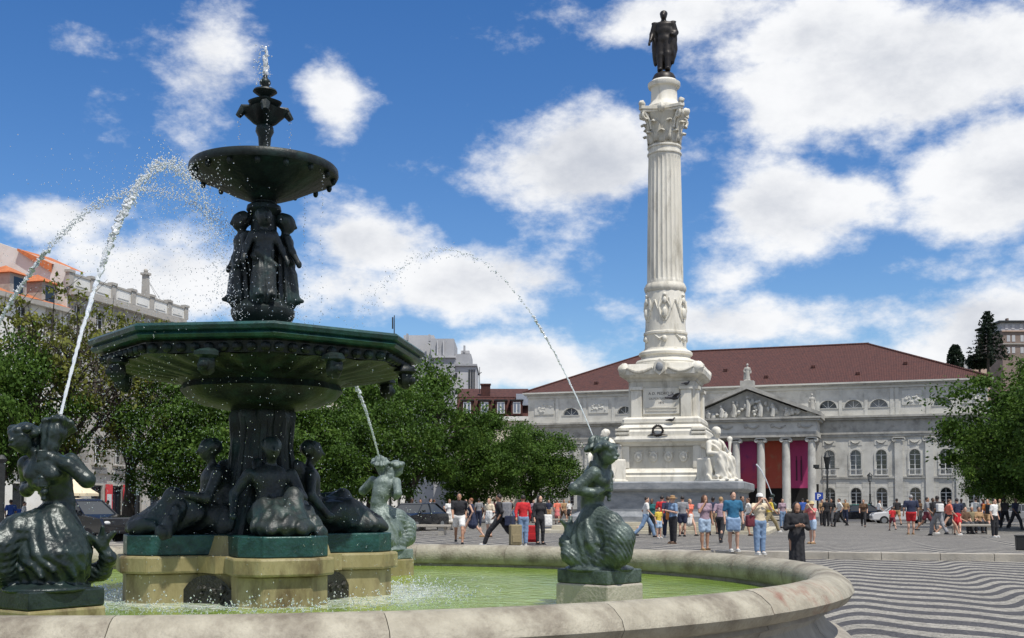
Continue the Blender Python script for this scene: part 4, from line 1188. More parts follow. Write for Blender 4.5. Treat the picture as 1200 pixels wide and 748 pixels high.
    g = MB(); g.lathe([(.10, 5.38), (.075, 5.55), (.065, 5.75), (.075, 5.88), (.105, 5.94), (.10, 5.99), (.07, 6.03)], 24); g.build('finial_stem', M_BRONZE, F, smooth=40)
    g = MB(); g.lathe([(.06, 6.0), (.13, 6.04), (.20, 6.12), (.245, 6.19), (.19, 6.20), (.10, 6.22), (.17, 6.26), (.185, 6.29), (.10, 6.31)], 48, mod=lambda a, z: 1 + (.13 * math.sin(a * 4) if 6.1 < z < 6.22 else .05 * math.sin(a * 4))); g.build('finial_leaf_cup', M_BRONZE, F, smooth=50)
    for k in range(4):
        a = 2 * PI * k / 4 + .5; g = MB(); g.tube([(.12 * math.cos(a), .12 * math.sin(a), 6.2), (.24 * math.cos(a), .24 * math.sin(a), 6.19), (.30 * math.cos(a), .30 * math.sin(a), 6.10)], [.05, .06, .035], 7); g.build('finial_spout', M_BRONZE, F, smooth=True)
    g = MB(); g.lathe([(.055, 6.3), (.05, 6.35), (.10, 6.38), (.14, 6.41), (.13, 6.43), (.05, 6.44), (.045, 6.48), (.065, 6.51), (.06, 6.54), (.03, 6.57), (.02, 6.61), (.012, 6.62)], 24); g.build('finial_tip', M_BRONZE, F, smooth=45)


build_fountain(fountain)

# ------------------------------------------------------------------ tritons
def triton_mesh(m):
    s = Sculpt(.0095)
    # local: x outward (faces that way), y to the figure's left, z up from the slab top
    s.chain([(-.06, .05, .56), (-.09, .05, .70), (-.06, .02, .84), (-.02, -.01, .98)], [.135, .105, .125, .14], .05)
    s.ell((.0, -.02, .96), (.12, .19, .12), .06).ell((.075, -.09, .92), (.06, .075, .065), .03).ell((.075, .07, .92), (.06, .075, .065), .03)
    s.cap((.02, -.05, 1.04), (.09, -.12, 1.13), .055, .05, .03)
    s.ell((.135, -.16, 1.20), (.088, .082, .112), .02, rot=rot_xyz(.2, .15, -.3))
    s.cap((.21, -.18, 1.20), (.235, -.185, 1.185), .016, .018, .015).ell((.205, -.19, 1.15), (.03, .03, .02), .015).ell((.19, -.155, 1.23), (.03, .06, .012), .015)
    for k in range(9):   # curls and wreath
        a = 2 * PI * k / 9
        s.ell((.10 + .085 * math.cos(a), -.155 + .09 * math.sin(a), 1.265 + .02 * math.sin(3 * a)), (.042, .042, .036), .012)
    s.ell((.09, -.15, 1.28), (.085, .085, .06), .02)
    s.chain([(.03, -.10, 1.2), (-.02, -.1, 1.08), (-.06, -.07, .98)], [.05, .06, .04], .02, (.012, 'lin', 80, 60, 30))
    # right arm crosses the chest, left arm raised with the elbow out
    s.chain([(-.01, -.20, 1.01), (-.20, -.30, .84), (-.02, -.20, .80), (.08, -.05, .86)], [.068, .055, .05, .036], .025)
    s.chain([(-.03, .17, 1.03), (.0, .33, .88), (.06, .20, 1.0), (.06, .05, 1.06)], [.068, .062, .052, .038], .025)
    for (hx, hy, hz, sg) in ((.09, -.03, .86, 1), (.08, .03, 1.07, -1)):   # hands closed on the shell trumpet
        s.ell((hx, hy, hz), (.04, .05, .04), .015)
        for f in range(4): s.chain([(hx + .02, hy, hz + .036 - f * .022), (hx + .045, hy + .045 * sg, hz + .036 - f * .022), (hx + .01, hy + .085 * sg, hz + .032 - f * .022)], [.013, .012, .010], .006)
        s.chain([(hx - .02, hy, hz + .02), (hx - .015, hy + .05 * sg, hz + .045)], [.014, .011], .006)
    # twisted shell trumpet
    s.chain([(.10, .02, .74), (.085, .03, .90), (.06, .03, 1.06), (.035, .03, 1.16)], [.022, .035, .05, .065], .015, (.007, 'lin', 0, 0, 90))
    s.chain([(.035, .03, 1.16), (0, .04, 1.26), (-.05, .05, 1.33)], [.065, .09, .075], .02, (.012, 'ang', 7, 0)).ell((-.04, .05, 1.31), (.14, .13, .035), .03, (.012, 'ang', 9, 0), rot=rot_xyz(.1, -.5, .2))
    # fish tail: a thick scaly coil forward on the right, round the back, ending in an upturned fluke on the left
    sc = (.006, 'lin', 95, 95, 95)
    s.chain([(-.03, .0, .55), (.14, -.16, .47), (.26, -.25, .34), (.24, -.26, .20), (.08, -.20, .11), (-.12, -.06, .09), (-.26, .12, .10), (-.30, .30, .14), (-.26, .38, .25), (-.22, .34, .36)],
            [.13, .135, .148, .14, .115, .10, .085, .07, .055, .042], .04, sc)
    s.chain([(-.10, -.18, .10), (-.28, -.16, .16), (-.34, -.10, .30), (-.30, -.04, .42)], [.085, .085, .06, .04], .03, sc)
    # leafy fins draped over the hips and down to the slab
    for k in range(19):
        a = -2.7 + k * .30; c, n = math.cos(a), math.sin(a)
        c2, n2 = math.cos(a + .55), math.sin(a + .55); c3, n3 = math.cos(a + 1.0), math.sin(a + 1.0)
        s.chain([(-.05 + .10 * c, .03 + .10 * n, .64), (-.04 + .19 * c2, .02 + .20 * n2, .48), (-.02 + .26 * c3, .02 + .28 * n3, .30), (-.0 + .27 * math.cos(a + 1.5), .02 + .29 * math.sin(a + 1.5), .17 + .05 * math.sin(k * 2.1))], [.022, .030, .034, .018], .016)
    s.ell((-.03, .02, .26), (.275, .295, .36), .05, (.010, 'ang', 15, 22))
    if True:
        pass
    s.ell((-.04, .03, .50), (.19, .19, .18), .05)
    for (p, q) in (((-.30, -.04, .42), (-.22, .06, .50)), ((-.30, -.04, .42), (-.38, -.10, .52)), ((-.31, -.06, .40), (-.30, -.02, .55)), ((-.22, .34, .36), (-.12, .28, .44)), ((-.22, .34, .36), (-.24, .44, .46)), ((-.22, .34, .36), (-.18, .37, .50))):
        s.cap(p, q, .04, .018, .03)
    s.ell((0, 0, .02), (.36, .33, .06), .04)
    return s.mesh('triton_figure', m, noise=(.0028, 75))


TRI = [('S', Vector((-3.70, 9.13, 0)), 'dark wet bronze triton with a shell trumpet at the left edge of the basin', M_DPATINA),
       ('E', Vector((0.905, 11.88, 0)), 'grey green bronze triton facing right on its stone block in front of the column', M_PATINA),
       ('N', Vector((-1.90, 16.97, 0)), 'pale spray-veiled triton seen from behind on the far side of the fountain', M_PPATINA),
       ('W', FC + (FC - Vector((0.905, 11.88, 0))) * 1.16, 'grey green triton mostly beyond the left edge, behind the dark one', M_PATINA)]
TRI_ROT = {'S': -PI / 2 - TH + .12, 'E': -TH - .0, 'N': PI / 2 - TH, 'W': PI - TH}
triton_data = {}


def add_triton(key, loc, label, m, rot, water=WATER_Z):
    t = thing('triton_statue', label, 'statue', (loc.x, loc.y, 0), rot, 'tritons standing round the fountains')
    me = triton_data.get(m.name)
    if me is None:
        if not triton_data: me = triton_mesh(m)
        else: me = list(triton_data.values())[0].copy(); me.materials.clear(); me.materials.append(m)
        triton_data[m.name] = me
    q = math.radians(-27)
    def rect(w, d): return [(x * math.cos(q) - y * math.sin(q), x * math.sin(q) + y * math.cos(q)) for x, y in ((-w, -d), (w, -d), (w, d), (-w, d))]
    g = MB(); g.prism(rect(.34, .30), .05, .83); g.build('stone_block', M_ALGAE if key in 'SN' else M_KERB, t, bevel=.02)
    g = MB(); g.prism(rect(.33, .29), .833, .975); g.build('bronze_slab', m, t, bevel=.012)
    place('figure', me, t, loc=(0, 0, .955))
    return t


for key, loc, lb, m in TRI: add_triton(key, loc, lb, m, TRI_ROT[key])

# ------------------------------------------------------------------ jets of water
def octa(mb, p, r):
    x, y, z = p
    mb.add([(x + r, y, z), (x - r, y, z), (x, y + r, z), (x, y - r, z), (x, y, z + r * 1.25), (x, y, z - r * 1.25)],
           [(0, 2, 4), (2, 1, 4), (1, 3, 4), (3, 0, 4), (2, 0, 5), (1, 2, 5), (3, 1, 5), (0, 3, 5)])


spray_pts = []


def jet(label, p0, apex, end_z, seed, spread, solid=.34, rad=.014, nd=3):
    rr = random.Random(seed)
    hor = Vector((apex.x - p0.x, apex.y - p0.y, 0)); H = apex.z - p0.z
    def P(t): return Vector((p0.x + hor.x * t, p0.y + hor.y * t, p0.z + H * (1 - (1 - t) ** 2)))
    tend = 1 + math.sqrt(max(0, (apex.z - end_z) / H))
    t = thing('water_jet', label, 'water jet', p0, 0, 'arching jets of the near fountain')
    g = MB(); n = 110; ts = [solid * i / n for i in range(n + 1)]
    g.tube([P(q) - p0 + Vector((rr.uniform(-1, 1), rr.uniform(-1, 1), rr.uniform(-1, 1))) * .026 * (q / solid) ** 1.5 * (rad / .014) for q in ts], [rad * (.7 + .8 * (q / solid) + rr.uniform(-.5, .7) * (.15 + q / solid)) for q in ts], 7)
    g.build('stream', M_DROP, t, smooth=True)
    g = MB(); q = solid * .55
    while q < tend:
        w = (q - solid * .55) / (tend - solid * .55)
        c = P(q) - p0; s = spread * (.16 + w)
        for k in range(nd):
            octa(g, c + Vector((rr.gauss(0, 1), rr.gauss(0, 1), rr.gauss(0, 1))) * s * .5, rr.uniform(.0025, .0115) * (1.2 - .6 * w))
        q += .0065
    d = g.build('drops', M_DROP, t, smooth=True); d['kind'] = 'stuff'
    for k in range(int(700 * spread / .1)):
        w = rr.random() ** .7; q = .6 + (tend - .6) * w; c = P(q)
        spray_pts.append((c + Vector((rr.gauss(0, 1), rr.gauss(0, 1), rr.gauss(0, 1) - .4)) * spread * (.6 + 1.8 * w), rr.uniform(.0025, .0075)))


def nozzle(p, key):
    r = TRI_ROT[key]; c, s = math.cos(r), math.sin(r); x, y = -.05, .05
    return Vector((p.x + x * c - y * s, p.y + x * s + y * c, .955 + 1.34))


for key, loc, lb, m in TRI:
    p0 = nozzle(loc, key); d = (Vector((FC.x, FC.y, 0)) - Vector((loc.x, loc.y, 0))).normalized()
    run, top, sp = {'S': (2.0, 4.95, .13), 'E': (1.75, 4.42, .035), 'N': (2.3, 3.72, .03), 'W': (2.9, 5.4, .12)}[key]
    ap = Vector((loc.x, loc.y, 0)) + d * run; ap.z = top
    jet({'S': 'thick jet rising from the dark triton at the left and breaking into spray', 'E': 'thin jet arching leftward from the triton in front of the column',
         'N': 'straight jet rising from the pale triton behind the fountain', 'W': 'slanting jet entering from the left edge of the picture'}[key], p0, ap, 3.45, ord(key), sp, .4 if key == 'E' else .55, .0075 if key == 'E' else .016, 1 if key == 'E' else 9)

# crown jet at the tip and the fall of drops from the bowls
t = thing('water_jet', 'short upright plume of water at the very top of the fountain', 'water jet', (FC.x, FC.y, 6.6), 0, 'arching jets of the near fountain')
rr = random.Random(77); g = MB()
for k in range(9): g.blob((rr.uniform(-.02, .02), rr.uniform(-.02, .02), .03 + k * .034), (.03 - .002 * k, .03 - .002 * k, .045), 7, 6, .5, rr)
g.build('stream', M_DROP, t, smooth=True)
g = MB()
for k in range(120): octa(g, Vector((rr.gauss(-.03, .045), rr.gauss(0, .045), rr.uniform(-.15, .36))), rr.uniform(.004, .011))
d = g.build('drops', M_DROP, t); d['kind'] = 'stuff'
for k in range(8):      # threads running off the upper bowl and the finial spouts
    a = 2 * PI * k / 8 + .35; r0 = .80 if k % 2 else .29; z0 = 5.40 if k % 2 else 6.1; z1 = 3.5 if k % 2 else 5.5
    zz = z0; 
    while zz > z1:
        spray_pts.append((Vector((FC.x + r0 * math.cos(a) + rr.gauss(0, .012), FC.y + r0 * math.sin(a) + rr.gauss(0, .012), zz)), rr.uniform(.004, .010))); zz -= rr.uniform(.012, .05) * (1 if zz > z0 - .5 else 2.5)
for k in range(2200):   # curtain under the big bowl
    a = rr.uniform(0, 2 * PI); r0 = rr.gauss(1.78, .16); z = WATER_Z + rr.random() ** .8 * 2.6
    spray_pts.append((Vector((FC.x + r0 * math.cos(a), FC.y + r0 * math.sin(a), z)), rr.uniform(.002, .0055)))
for k in range(2600):   # splash where it hits the pool
    a = rr.uniform(0, 2 * PI); r0 = rr.gauss(2.05, .30); z = WATER_Z + abs(rr.gauss(0, .07))
    spray_pts.append((Vector((FC.x + r0 * math.cos(a), FC.y + r0 * math.sin(a), z)), rr.uniform(.004, .012)))
for k in range(3200):   # wind-blown spray drifting to the left of the fountain
    x = rr.gauss(-1.2, .6); z = 1.6 + rr.random() * 3.6
    spray_pts.append((Vector((FC.x + x, FC.y - .9 + rr.gauss(0, .7), z)), rr.uniform(.002, .0065)))
g = MB()
for p, r in spray_pts: octa(g, p, r)
o = g.build('spray', M_MIST, smooth=True); tag(o, 'fine drops of spray falling round the fountain', 'spray', kind='stuff')

# ------------------------------------------------------------------ the second fountain beyond the column
FC2 = Vector((19.9, 106.0, 0.0))
FC2.z = PLAT - .02
f2 = copy_tree(fountain); f2.location = FC2; tag(f2, 'distant bronze fountain hidden behind the column pedestal', 'fountain')
b2 = build_basin(FC2, 'distant pale stone basin behind the column pedestal')
t2 = add_triton('E', Vector((FC2.x + 3.95, FC2.y - 1.1, 0)), 'small far triton standing right of the column, before the portico', M_PATINA, -TH); t2.location.z = FC2.z
p0 = Vector((FC2.x + 3.9, FC2.y - 1.1, FC2.z + 2.3)); tj = thing('water_jet', 'far thin jet crossing the portico columns', 'water jet', p0)
g = MB(); g.tube([(-1.75 * t, .48 * t, 3.1 * (1 - (1 - t * .9) ** 2)) for t in np.linspace(0, .75, 24)], np.linspace(.04, .09, 24).tolist(), 6); g.build('stream', M_DROP, tj, smooth=True)

# ------------------------------------------------------------------ statues on the monuments
def standing_statue(res=.05):
    """a man in uniform and a long cloak, 3.4 m, faces -y"""
    s = Sculpt(res)
    s.chain([(-.17, -.08, .1), (-.17, -.03, .95), (-.14, 0, 1.75)], [.14, .17, .22], .08).chain([(.19, -.14, .1), (.18, -.1, .95), (.14, 0, 1.75)], [.14, .17, .22], .08)
    s.ell((-.18, -.2, .08), (.13, .26, .1)).ell((.20, -.28, .08), (.13, .26, .1))
    s.ell((0, 0, 1.85), (.34, .26, .34), .08).ell((0, 0, 2.3), (.40, .27, .42), .1).ell((0, 0, 2.6), (.44, .24, .2), .1)
    s.cap((0, 0, 2.7), (0, -.02, 2.9), .13, .12).ell((0, -.04, 3.12), (.17, .2, .25)).cap((0, -.22, 3.1), (0, -.26, 3.06), .035).ell((0, .02, 3.22), (.19, .2, .17), .03).ell((0, -.16, 2.98), (.11, .09, .12), .04)
    s.chain([(-.42, 0, 2.62), (-.56, .0, 2.15), (-.60, -.2, 1.78)], [.15, .12, .09], .05).ell((-.61, -.25, 1.7), (.08, .1, .1))
    s.chain([(.42, 0, 2.62), (.58, .05, 2.15), (.44, -.22, 1.95)], [.15, .12, .09], .05).ell((.40, -.28, 1.95), (.1, .09, .09))
    s.cap((-.64, -.3, 1.72), (-.66, -.32, 1.45), .05, .07)
    f = (.035, 'lin', 17, 8, 2)
    s.ell((.05, .24, 1.5), (.52, .17, 1.25), .1, f).ell((.42, .06, 1.55), (.2, .26, 1.1), .1, f).ell((-.42, .14, 1.5), (.16, .2, 1.05), .1, f).ell((0, .12, 2.62), (.5, .2, .2), .1)
    for q in (-1, 1): s.ell((q * .44, 0, 2.72), (.16, .13, .07), .03)
    return s


def seated_marble():
    """draped woman on a seat, 2.7 m, faces -y, leaning"""
    s = Sculpt(.042)
    f = (.055, 'lin', 17, 11, 19); f2 = (.065, 'lin', 22, 7, 5)
    s.box((0, .35, .55), (.62, .42, .55), .06, .04)
    s.ell((0, .12, 1.05), (.42, .36, .34), .1, f).cap((0, .15, 1.1), (-.06, .16, 1.75), .32, .32, .1, f).ell((-.06, .14, 1.85), (.42, .26, .26), .1, f)
    s.cap((-.06, .1, 2.0), (-.04, .04, 2.2), .11, .1).ell((-.03, 0, 2.42), (.17, .2, .25)).cap((-.03, -.2, 2.4), (-.03, -.24, 2.37), .03).ell((-.03, .07, 2.52), (.22, .22, .2), .04, (.02, 'lin', 24, 24, 10))
    for q in (-1, 1):
        s.chain([(q * .2, .05, 1.05), (q * .26, -.62, 1.12 - .1 * q), (q * .30, -.74, .25)], [.28, .22, .17], .1, f2).ell((q * .3, -.9, .1), (.12, .26, .1))
        s.chain([(-.06 + q * .40, .12, 1.88), (q * .58, -.02, 1.4), (q * .36, -.46, 1.36)], [.15, .12, .09], .05).ell((q * .33, -.54, 1.36), (.09, .1, .07))
    s.ell((0, -.45, .75), (.5, .36, .6), .12, f2).ell((0, -.55, .25), (.62, .36, .25), .1, f2).ell((.05, .3, 1.5), (.5, .2, .75), .12, f).cap((.5, .1, 1.0), (.62, -.1, .1), .16, .22, .1, f2).cap((-.5, .1, 1.0), (-.6, -.1, .1), .16, .2, .1, f2)
    s.cap((.34, -.5, 1.4), (.42, -.42, 2.05), .05, .09).ell((.43, -.4, 2.1), (.15, .13, .13), .04)
    s.box((0, -.05, .03), (.72, .95, .05), .02, .03)
    return s


def draped_statue():
    s = Sculpt(.055); f = (.03, 'ang', 12, 1.2)
    s.cap((0, 0, .15), (0, 0, 1.1), .34, .25, .05, f).ell((0, 0, 1.45), (.30, .2, .34), .1).cap((0, 0, 1.7), (0, 0, 1.86), .09).ell((0, -.02, 2.0), (.13, .15, .18)).ell((0, .03, 2.06), (.14, .14, .13), .03)
    s.chain([(-.28, 0, 1.6), (-.45, -.02, 1.25), (-.25, -.12, 1.05)], [.1, .085, .07]).chain([(.28, 0, 1.6), (.4, .02, 1.2), (.42, -.15, .95)], [.1, .085, .07])
    s.cap((-.3, .1, 1.6), (-.34, .05, .3), .12, .15, .06, f).box((0, 0, .06), (.4, .34, .07), .02)
    return s


o = place('statue', standing_statue().mesh('statue', M_DARKBRZ), loc=CC + Vector((0, 0, 24.56)), rotz=-TH + .05, scale=(1.12, 1.1, 1.0))
tag(o, 'dark bronze man in a long cloak standing on top of the tall column', 'statue')
sm = seated_marble().mesh('seated_statue', M_MARBLE)
for a, b_, rz, lb, hide in ((2.95, -2.95, PI / 4 - TH, 'white marble draped woman seated at the right corner of the column pedestal', 0), (-2.72, -2.85, -PI / 4 - TH, 'white marble seated woman at the left pedestal corner, behind the bronze triton', 0),
                      ):
    o = place('seated_statue', sm, loc=CC + sq(a, b_, 2.722), rotz=rz); tag(o, lb, 'statue', 'marble figures at the corners of the column pedestal')
dm = draped_statue().mesh('statue', M_TTRIM)
pb = MB(); pb.box(29.2, 30.8, -6.0, -4.4, 15.6, 16.55); pb.build('statue_block', M_TTRIM, theatre)
o = place('statue', dm, loc=th(30, -5.2, 16.54), rotz=tz); tag(o, 'grey stone figure on the peak of the theatre pediment', 'statue', 'stone figures on the theatre portico')
for x, lb in ((37.6, 'small grey stone figure at the right foot of the pediment'), (22.4, 'small grey stone figure at the left foot of the pediment')):
    pb = MB(); pb.box(x - .55, x + .55, -5.6, -4.5, 12.05, 12.75); pb.build('statue_block', M_TTRIM, theatre)
    o = place('statue', dm, loc=th(x, -5.0, 12.74), rotz=tz, scale=.95); tag(o, lb, 'statue', 'stone figures on the theatre portico')
# ================================================================== TOWN HOUSES round the square
M_CREAM = pmat('cream_plaster', (.60, .53, .42), (.70, .64, .54), scale=.5, rough=.9, c3=(.42, .36, .28), scale3=.4, mix3=.5)
M_OLDGREY = pmat('soot_grey_stone', (.33, .31, .28), (.46, .44, .40), scale=.7, rough=.9, bump=.3, bscale=8, c3=(.17, .16, .145), scale3=.7, mix3=.8)
M_PINK = pmat('faded_pink_plaster', (.50, .36, .28), (.60, .46, .38), scale=.5, rough=.9, c3=(.38, .27, .22), scale3=.5, mix3=.5)
M_WHITEWALL = pmat('whitewashed_wall', (.64, .635, .60), (.74, .735, .70), scale=.4, rough=.9, c3=(.50, .46, .40), scale3=.5, mix3=.5)
M_CONC = pmat('grey_render', (.33, .335, .35), (.40, .405, .42), scale=.4, rough=.9, c3=(.26, .265, .28), scale3=.3, mix3=.6)
M_CONC2 = pmat('light_grey_render', (.43, .43, .44), (.50, .50, .51), scale=.4, rough=.9)
M_AWN = pmat('cream_canvas', (.72, .62, .44), rough=.8)
M_REDSIGN = pmat('red_shop_paint', (.42, .02, .03), (.50, .04, .045), scale=3, rough=.5)
M_ZINC = pmat('zinc_sheet', (.30, .33, .38), (.38, .41, .46), scale=1, rough=.5, metal=.4)
A_W = -56.8


def sash_window(x, z0, w, h, parent, y=.25, rail=False, name='window', trim=None):
    o = bpy.data.objects.new(name, None); COL.objects.link(o); o.parent = parent
    g = MB(); g.add([(x - w / 2, y, z0), (x + w / 2, y, z0), (x + w / 2, y, z0 + h), (x - w / 2, y, z0 + h)], [(0, 1, 2, 3)]); g.build('pane', M_GLASS, o)
    f = MB(); t = .07
    f.box(x - w / 2, x - w / 2 + t, y - .06, y - .01, z0, z0 + h); f.box(x + w / 2 - t, x + w / 2, y - .06, y - .01, z0, z0 + h)
    f.box(x - w / 2 + t, x + w / 2 - t, y - .06, y - .01, z0, z0 + t); f.box(x - w / 2 + t, x + w / 2 - t, y - .06, y - .01, z0 + h - t, z0 + h)
    f.box(x - .04, x + .04, y - .055, y - .012, z0 + t, z0 + h - t)
    for k in (1, 2): f.box(x - w / 2 + t, x + w / 2 - t, y - .05, y - .015, z0 + h * k / 3 - .025, z0 + h * k / 3 + .025)
    f.build('frame', M_WHITE, o)
    if trim:
        s = MB(); ring_strip(s, rect_poly(x, w + .36, z0 - .18, z0 + h + .2), rect_poly(x, w, z0, z0 + h), -.07, 0); s.build('surround', trim, o)
    if rail:
        r = MB(); r.box(x - w / 2 - .25, x + w / 2 + .25, -.55, .0, z0 - .14, z0 - .02); r.build('balcony_slab', trim or M_OLDGREY, o)
        r = MB()
        r.box(x - w / 2 - .25, x + w / 2 + .25, -.54, -.50, z0 + .95, z0 + 1.0)
        for k in range(13): xx = x - w / 2 - .22 + (w + .44) * k / 12; r.box(xx - .012, xx + .012, -.53, -.51, z0 - .02, z0 + .95)
        r.build('balcony_rail', M_IRON, o)


def town_house(label, b0, b1, nfl, fh, gh, wall, trim, a=A_W, bays=None, roof=None, depth=14, name='town_house'):
    T = thing(name, label, 'building', sq(a, b0), PI / 2 - TH)
    W = b1 - b0; n = bays or max(2, int(W / 3.1)); H = gh + nfl * fh
    xs = [W * (k + .5) / n for k in range(n)]
    holes = []
    for k in range(nfl): holes += [rect_poly(x, 1.15, gh + k * fh + .55, gh + k * fh + 2.75) for x in xs]
    holes += [rect_poly(x, 1.5, .05, 3.1) for x in xs]
    g = MB(); holed_wall(g, [(0, 0), (W, 0), (W, H), (0, H)], holes, 0, .3)
    g.add([(0, 0, 0), (0, 0, H), (0, depth, H), (0, depth, 0)], [(0, 1, 2, 3)]); g.add([(W, 0, 0), (W, depth, 0), (W, depth, H), (W, 0, H)], [(0, 1, 2, 3)])
    g.add([(0, depth, 0), (0, depth, H), (W, depth, H), (W, depth, 0)], [(0, 1, 2, 3)]); g.add([(0, 0, H), (W, 0, H), (W, depth, H), (0, depth, H)], [(0, 1, 2, 3)])
    g.build('wall', wall, T)
    for k in range(nfl):
        for x in xs: sash_window(x, gh + k * fh + .55, 1.15, 2.2, T, rail=(k == 0), trim=trim)
    for x in xs:
        d = MB(); d.add([(x - .75, .26, .05), (x + .75, .26, .05), (x + .75, .26, 3.1), (x - .75, .26, 3.1)], [(0, 1, 2, 3)]); d.build('shop_door', M_GLASS, T)
        d = MB(); ring_strip(d, rect_poly(x, 1.5, .05, 3.1), rect_poly(x, 1.3, .05, 2.95), .18, .25); d.build('door_frame', M_IRON, T)
    c = MB(); c.box(-.05, W + .05, -.22, 0, gh - .25, gh + .05); c.build('string_course', trim, T)
    c = MB(); c.box(-.1, W + .1, -.5, 0, H - .05, H + .3); c.build('cornice', trim, T)
    if roof is not None:
        g = MB(); e = .4; rh = 3.0
        g.add([(-e, -e, H + .303), (W + e, -e, H + .303), (W + e, depth + e, H + .303), (-e, depth + e, H + .303), (3, depth / 2, H + .3 + rh), (W - 3, depth / 2, H + .3 + rh)], [(0, 1, 5, 4), (1, 2, 5), (2, 3, 4, 5), (3, 0, 4), (0, 3, 2, 1)])
        g.build('roof', roof, T)
    return T, W, H, xs


# the grey house with a stone parapet
T, W, H, xs = town_house('soot grey stone house with a panelled parapet behind the bare trees at left', 75.7, 92.2, 4, 3.4, 4.3, M_OLDGREY, M_OLDGREY, bays=6)
g = MB(); g.box(-.05, W + .05, -.35, -.05, H + .303, H + .55); g.build('parapet_base', M_OLDGREY, T)
n = 6
for k in range(n + 1):
    x = W * k / n; g = MB(); g.box(x - .28, x + .28, -.36, .0, H + .553, H + 1.65); g.box(x - .36, x + .36, -.44, .05, H + 1.653, H + 1.85); g.build('parapet_pier', M_OLDGREY, T)
    if k < n:
        g = MB(); g.box(x + .28, x + W / n - .28, -.25, -.05, H + .553, H + 1.5); g.box(x + .6, x + W / n - .6, -.30, -.25, H + .75, H + 1.3); g.build('parapet_panel', M_WHITEWALL, T)
        g = MB(); g.box(x + .28, x + W / n - .28, -.33, .0, H + 1.503, H + 1.66); g.build('parapet_rail', M_OLDGREY, T)
# its whitewashed party wall above the lower neighbour, with tiles along the top
g = MB(); Hh = H + 2.0
pw = [(0, 15.0), (0, Hh), (-.0, Hh)]
g.add([(-.06, 0, 15), (-.06, 12, 15), (-.06, 12, Hh + 4.4), (-.06, .0, Hh + .1), (.3, 0, 15), (.3, 12, 15), (.3, 12, Hh + 4.4), (.3, .0, Hh + .1)], [(0, 3, 2, 1), (4, 5, 6, 7), (3, 7, 6, 2), (0, 4, 7, 3)])
g.build('party_wall', M_WHITEWALL, T)
g = MB(); g.add([(-.35, 1.2, Hh + .35), (-.35, 4.4, Hh + 1.75), (4.0, 4.6, Hh + 1.9), (4.0, 1.3, Hh + .45), (-.35, 1.2, Hh - .35), (-.35, 4.4, Hh + 1.55)], [(0, 3, 2, 1), (0, 1, 5, 4)]); g.build('roof', M_ROOF_OR, T)
for x in (5.6, 5.2):
    g = MB(); g.box(-.09, -.062, x, x + .2, H + 1.1, H + 1.75); g.build('slit_window', M_GLASS, T)
# lower neighbour with an orange roof
T1, W1, H1, xs1 = town_house('whitewashed house with orange tiled hip roof at the far left', 46.0, 75.6, 4, 3.05, 4.2, M_WHITEWALL, M_OLDGREY, bays=9, roof=M_ROOF_OR)
for x in (24.5, 28.0):
    g = MB(); g.box(x - .9, x + .9, .3, 3, H1 + .3, H1 + 2.0); d = g.build('dormer', M_OLDGREY, T1)
    g = MB(); g.add([(x - 1.15, .0, H1 + 2.0), (x + 1.15, .0, H1 + 2.0), (x + 1.15, 3.2, H1 + 2.0), (x - 1.15, 3.2, H1 + 2.0), (x, 1.4, H1 + 2.75)], [(0, 1, 4), (1, 2, 4), (2, 3, 4), (3, 0, 4), (3, 2, 1, 0)]); g.build('dormer_roof', M_ROOF_OR, d)
    g = MB(); g.add([(x - .5, .295, H1 + .6), (x + .5, .295, H1 + .6), (x + .5, .295, H1 + 1.8), (x - .5, .295, H1 + 1.8)], [(0, 1, 2, 3)]); g.build('dormer_window', M_GLASS, d)
town_house('cream house behind the fountain stem, next after the grey parapet', 92.5, 112.0, 3, 3.1, 4.2, M_CREAM, M_WHITEWALL, roof=M_ROOF_OR)
town_house('long cream house seen between the big bowl and the trees', 112.3, 132.0, 4, 3.0, 4.2, M_CREAM, M_WHITEWALL, roof=M_ROOF_OR)
town_house('white house at the far end of the left side, behind trees', 132.3, 152.0, 4, 3.0, 4.2, M_WHITEWALL, M_OLDGREY, roof=M_ROOF)
# shop fronts: red posters and a cream parasol
for b_, w in ((81.2, .9), (83.7, 1.1)):
    t = thing('shop_sign', 'red shop panel beside the doorway %s' % ('nearer the dark car' if b_ < 82 else 'with grey door glass, behind the fountain edge'), 'sign', sq(A_W + .12, b_), PI / 2 - TH)
    g = MB(); g.box(-w / 2, w / 2, -.06, .0, .3, 3.2); g.build('panel', M_REDSIGN, t)
    g = MB(); g.box(-w / 2 + .15, w / 2 - .15, -.075, -.062, 1.0, 2.4); g.build('poster', M_CONC2, t)
g = MB(); g.box(A_W, -37.02, -20, 152, -.2, .15)
o = g.build('side_pavement', pmat('pale_cobbles', (.30, .29, .26), (.42, .40, .36), scale=2.5, rough=.8, bump=.6, bscale=60)); o.rotation_euler = (0, 0, -TH); tag(o, kind='structure')
# pinnacle with stays on the grey roof
t = thing('roof_pinnacle', 'slim stone pinnacle with wire stays above the grey parapet', 'pinnacle', sq(A_W - 1.2, 88.0, 18.2), -TH)
g = MB(); g.box(-.45, .45, -.45, .45, 0, 1.2); g.build('base', M_OLDGREY, t)
g = MB(); g.box(-.28, .28, -.28, .28, 1.2, 3.6, taper=.06); g.build('shaft', M_OLDGREY, t)
g = MB(); g.box(-.34, .34, -.34, .34, 3.603, 3.8); g.blob((0, 0, 3.98), (.2, .2, .2), 8, 6); g.build('cap', M_OLDGREY, t)
for s in (-1, 1):
    g = MB(); g.tube([(0, 0, 3.5), (.6, s * .5 + 3.2, 0)], .018, 4); g.build('stay', M_IRON, t)


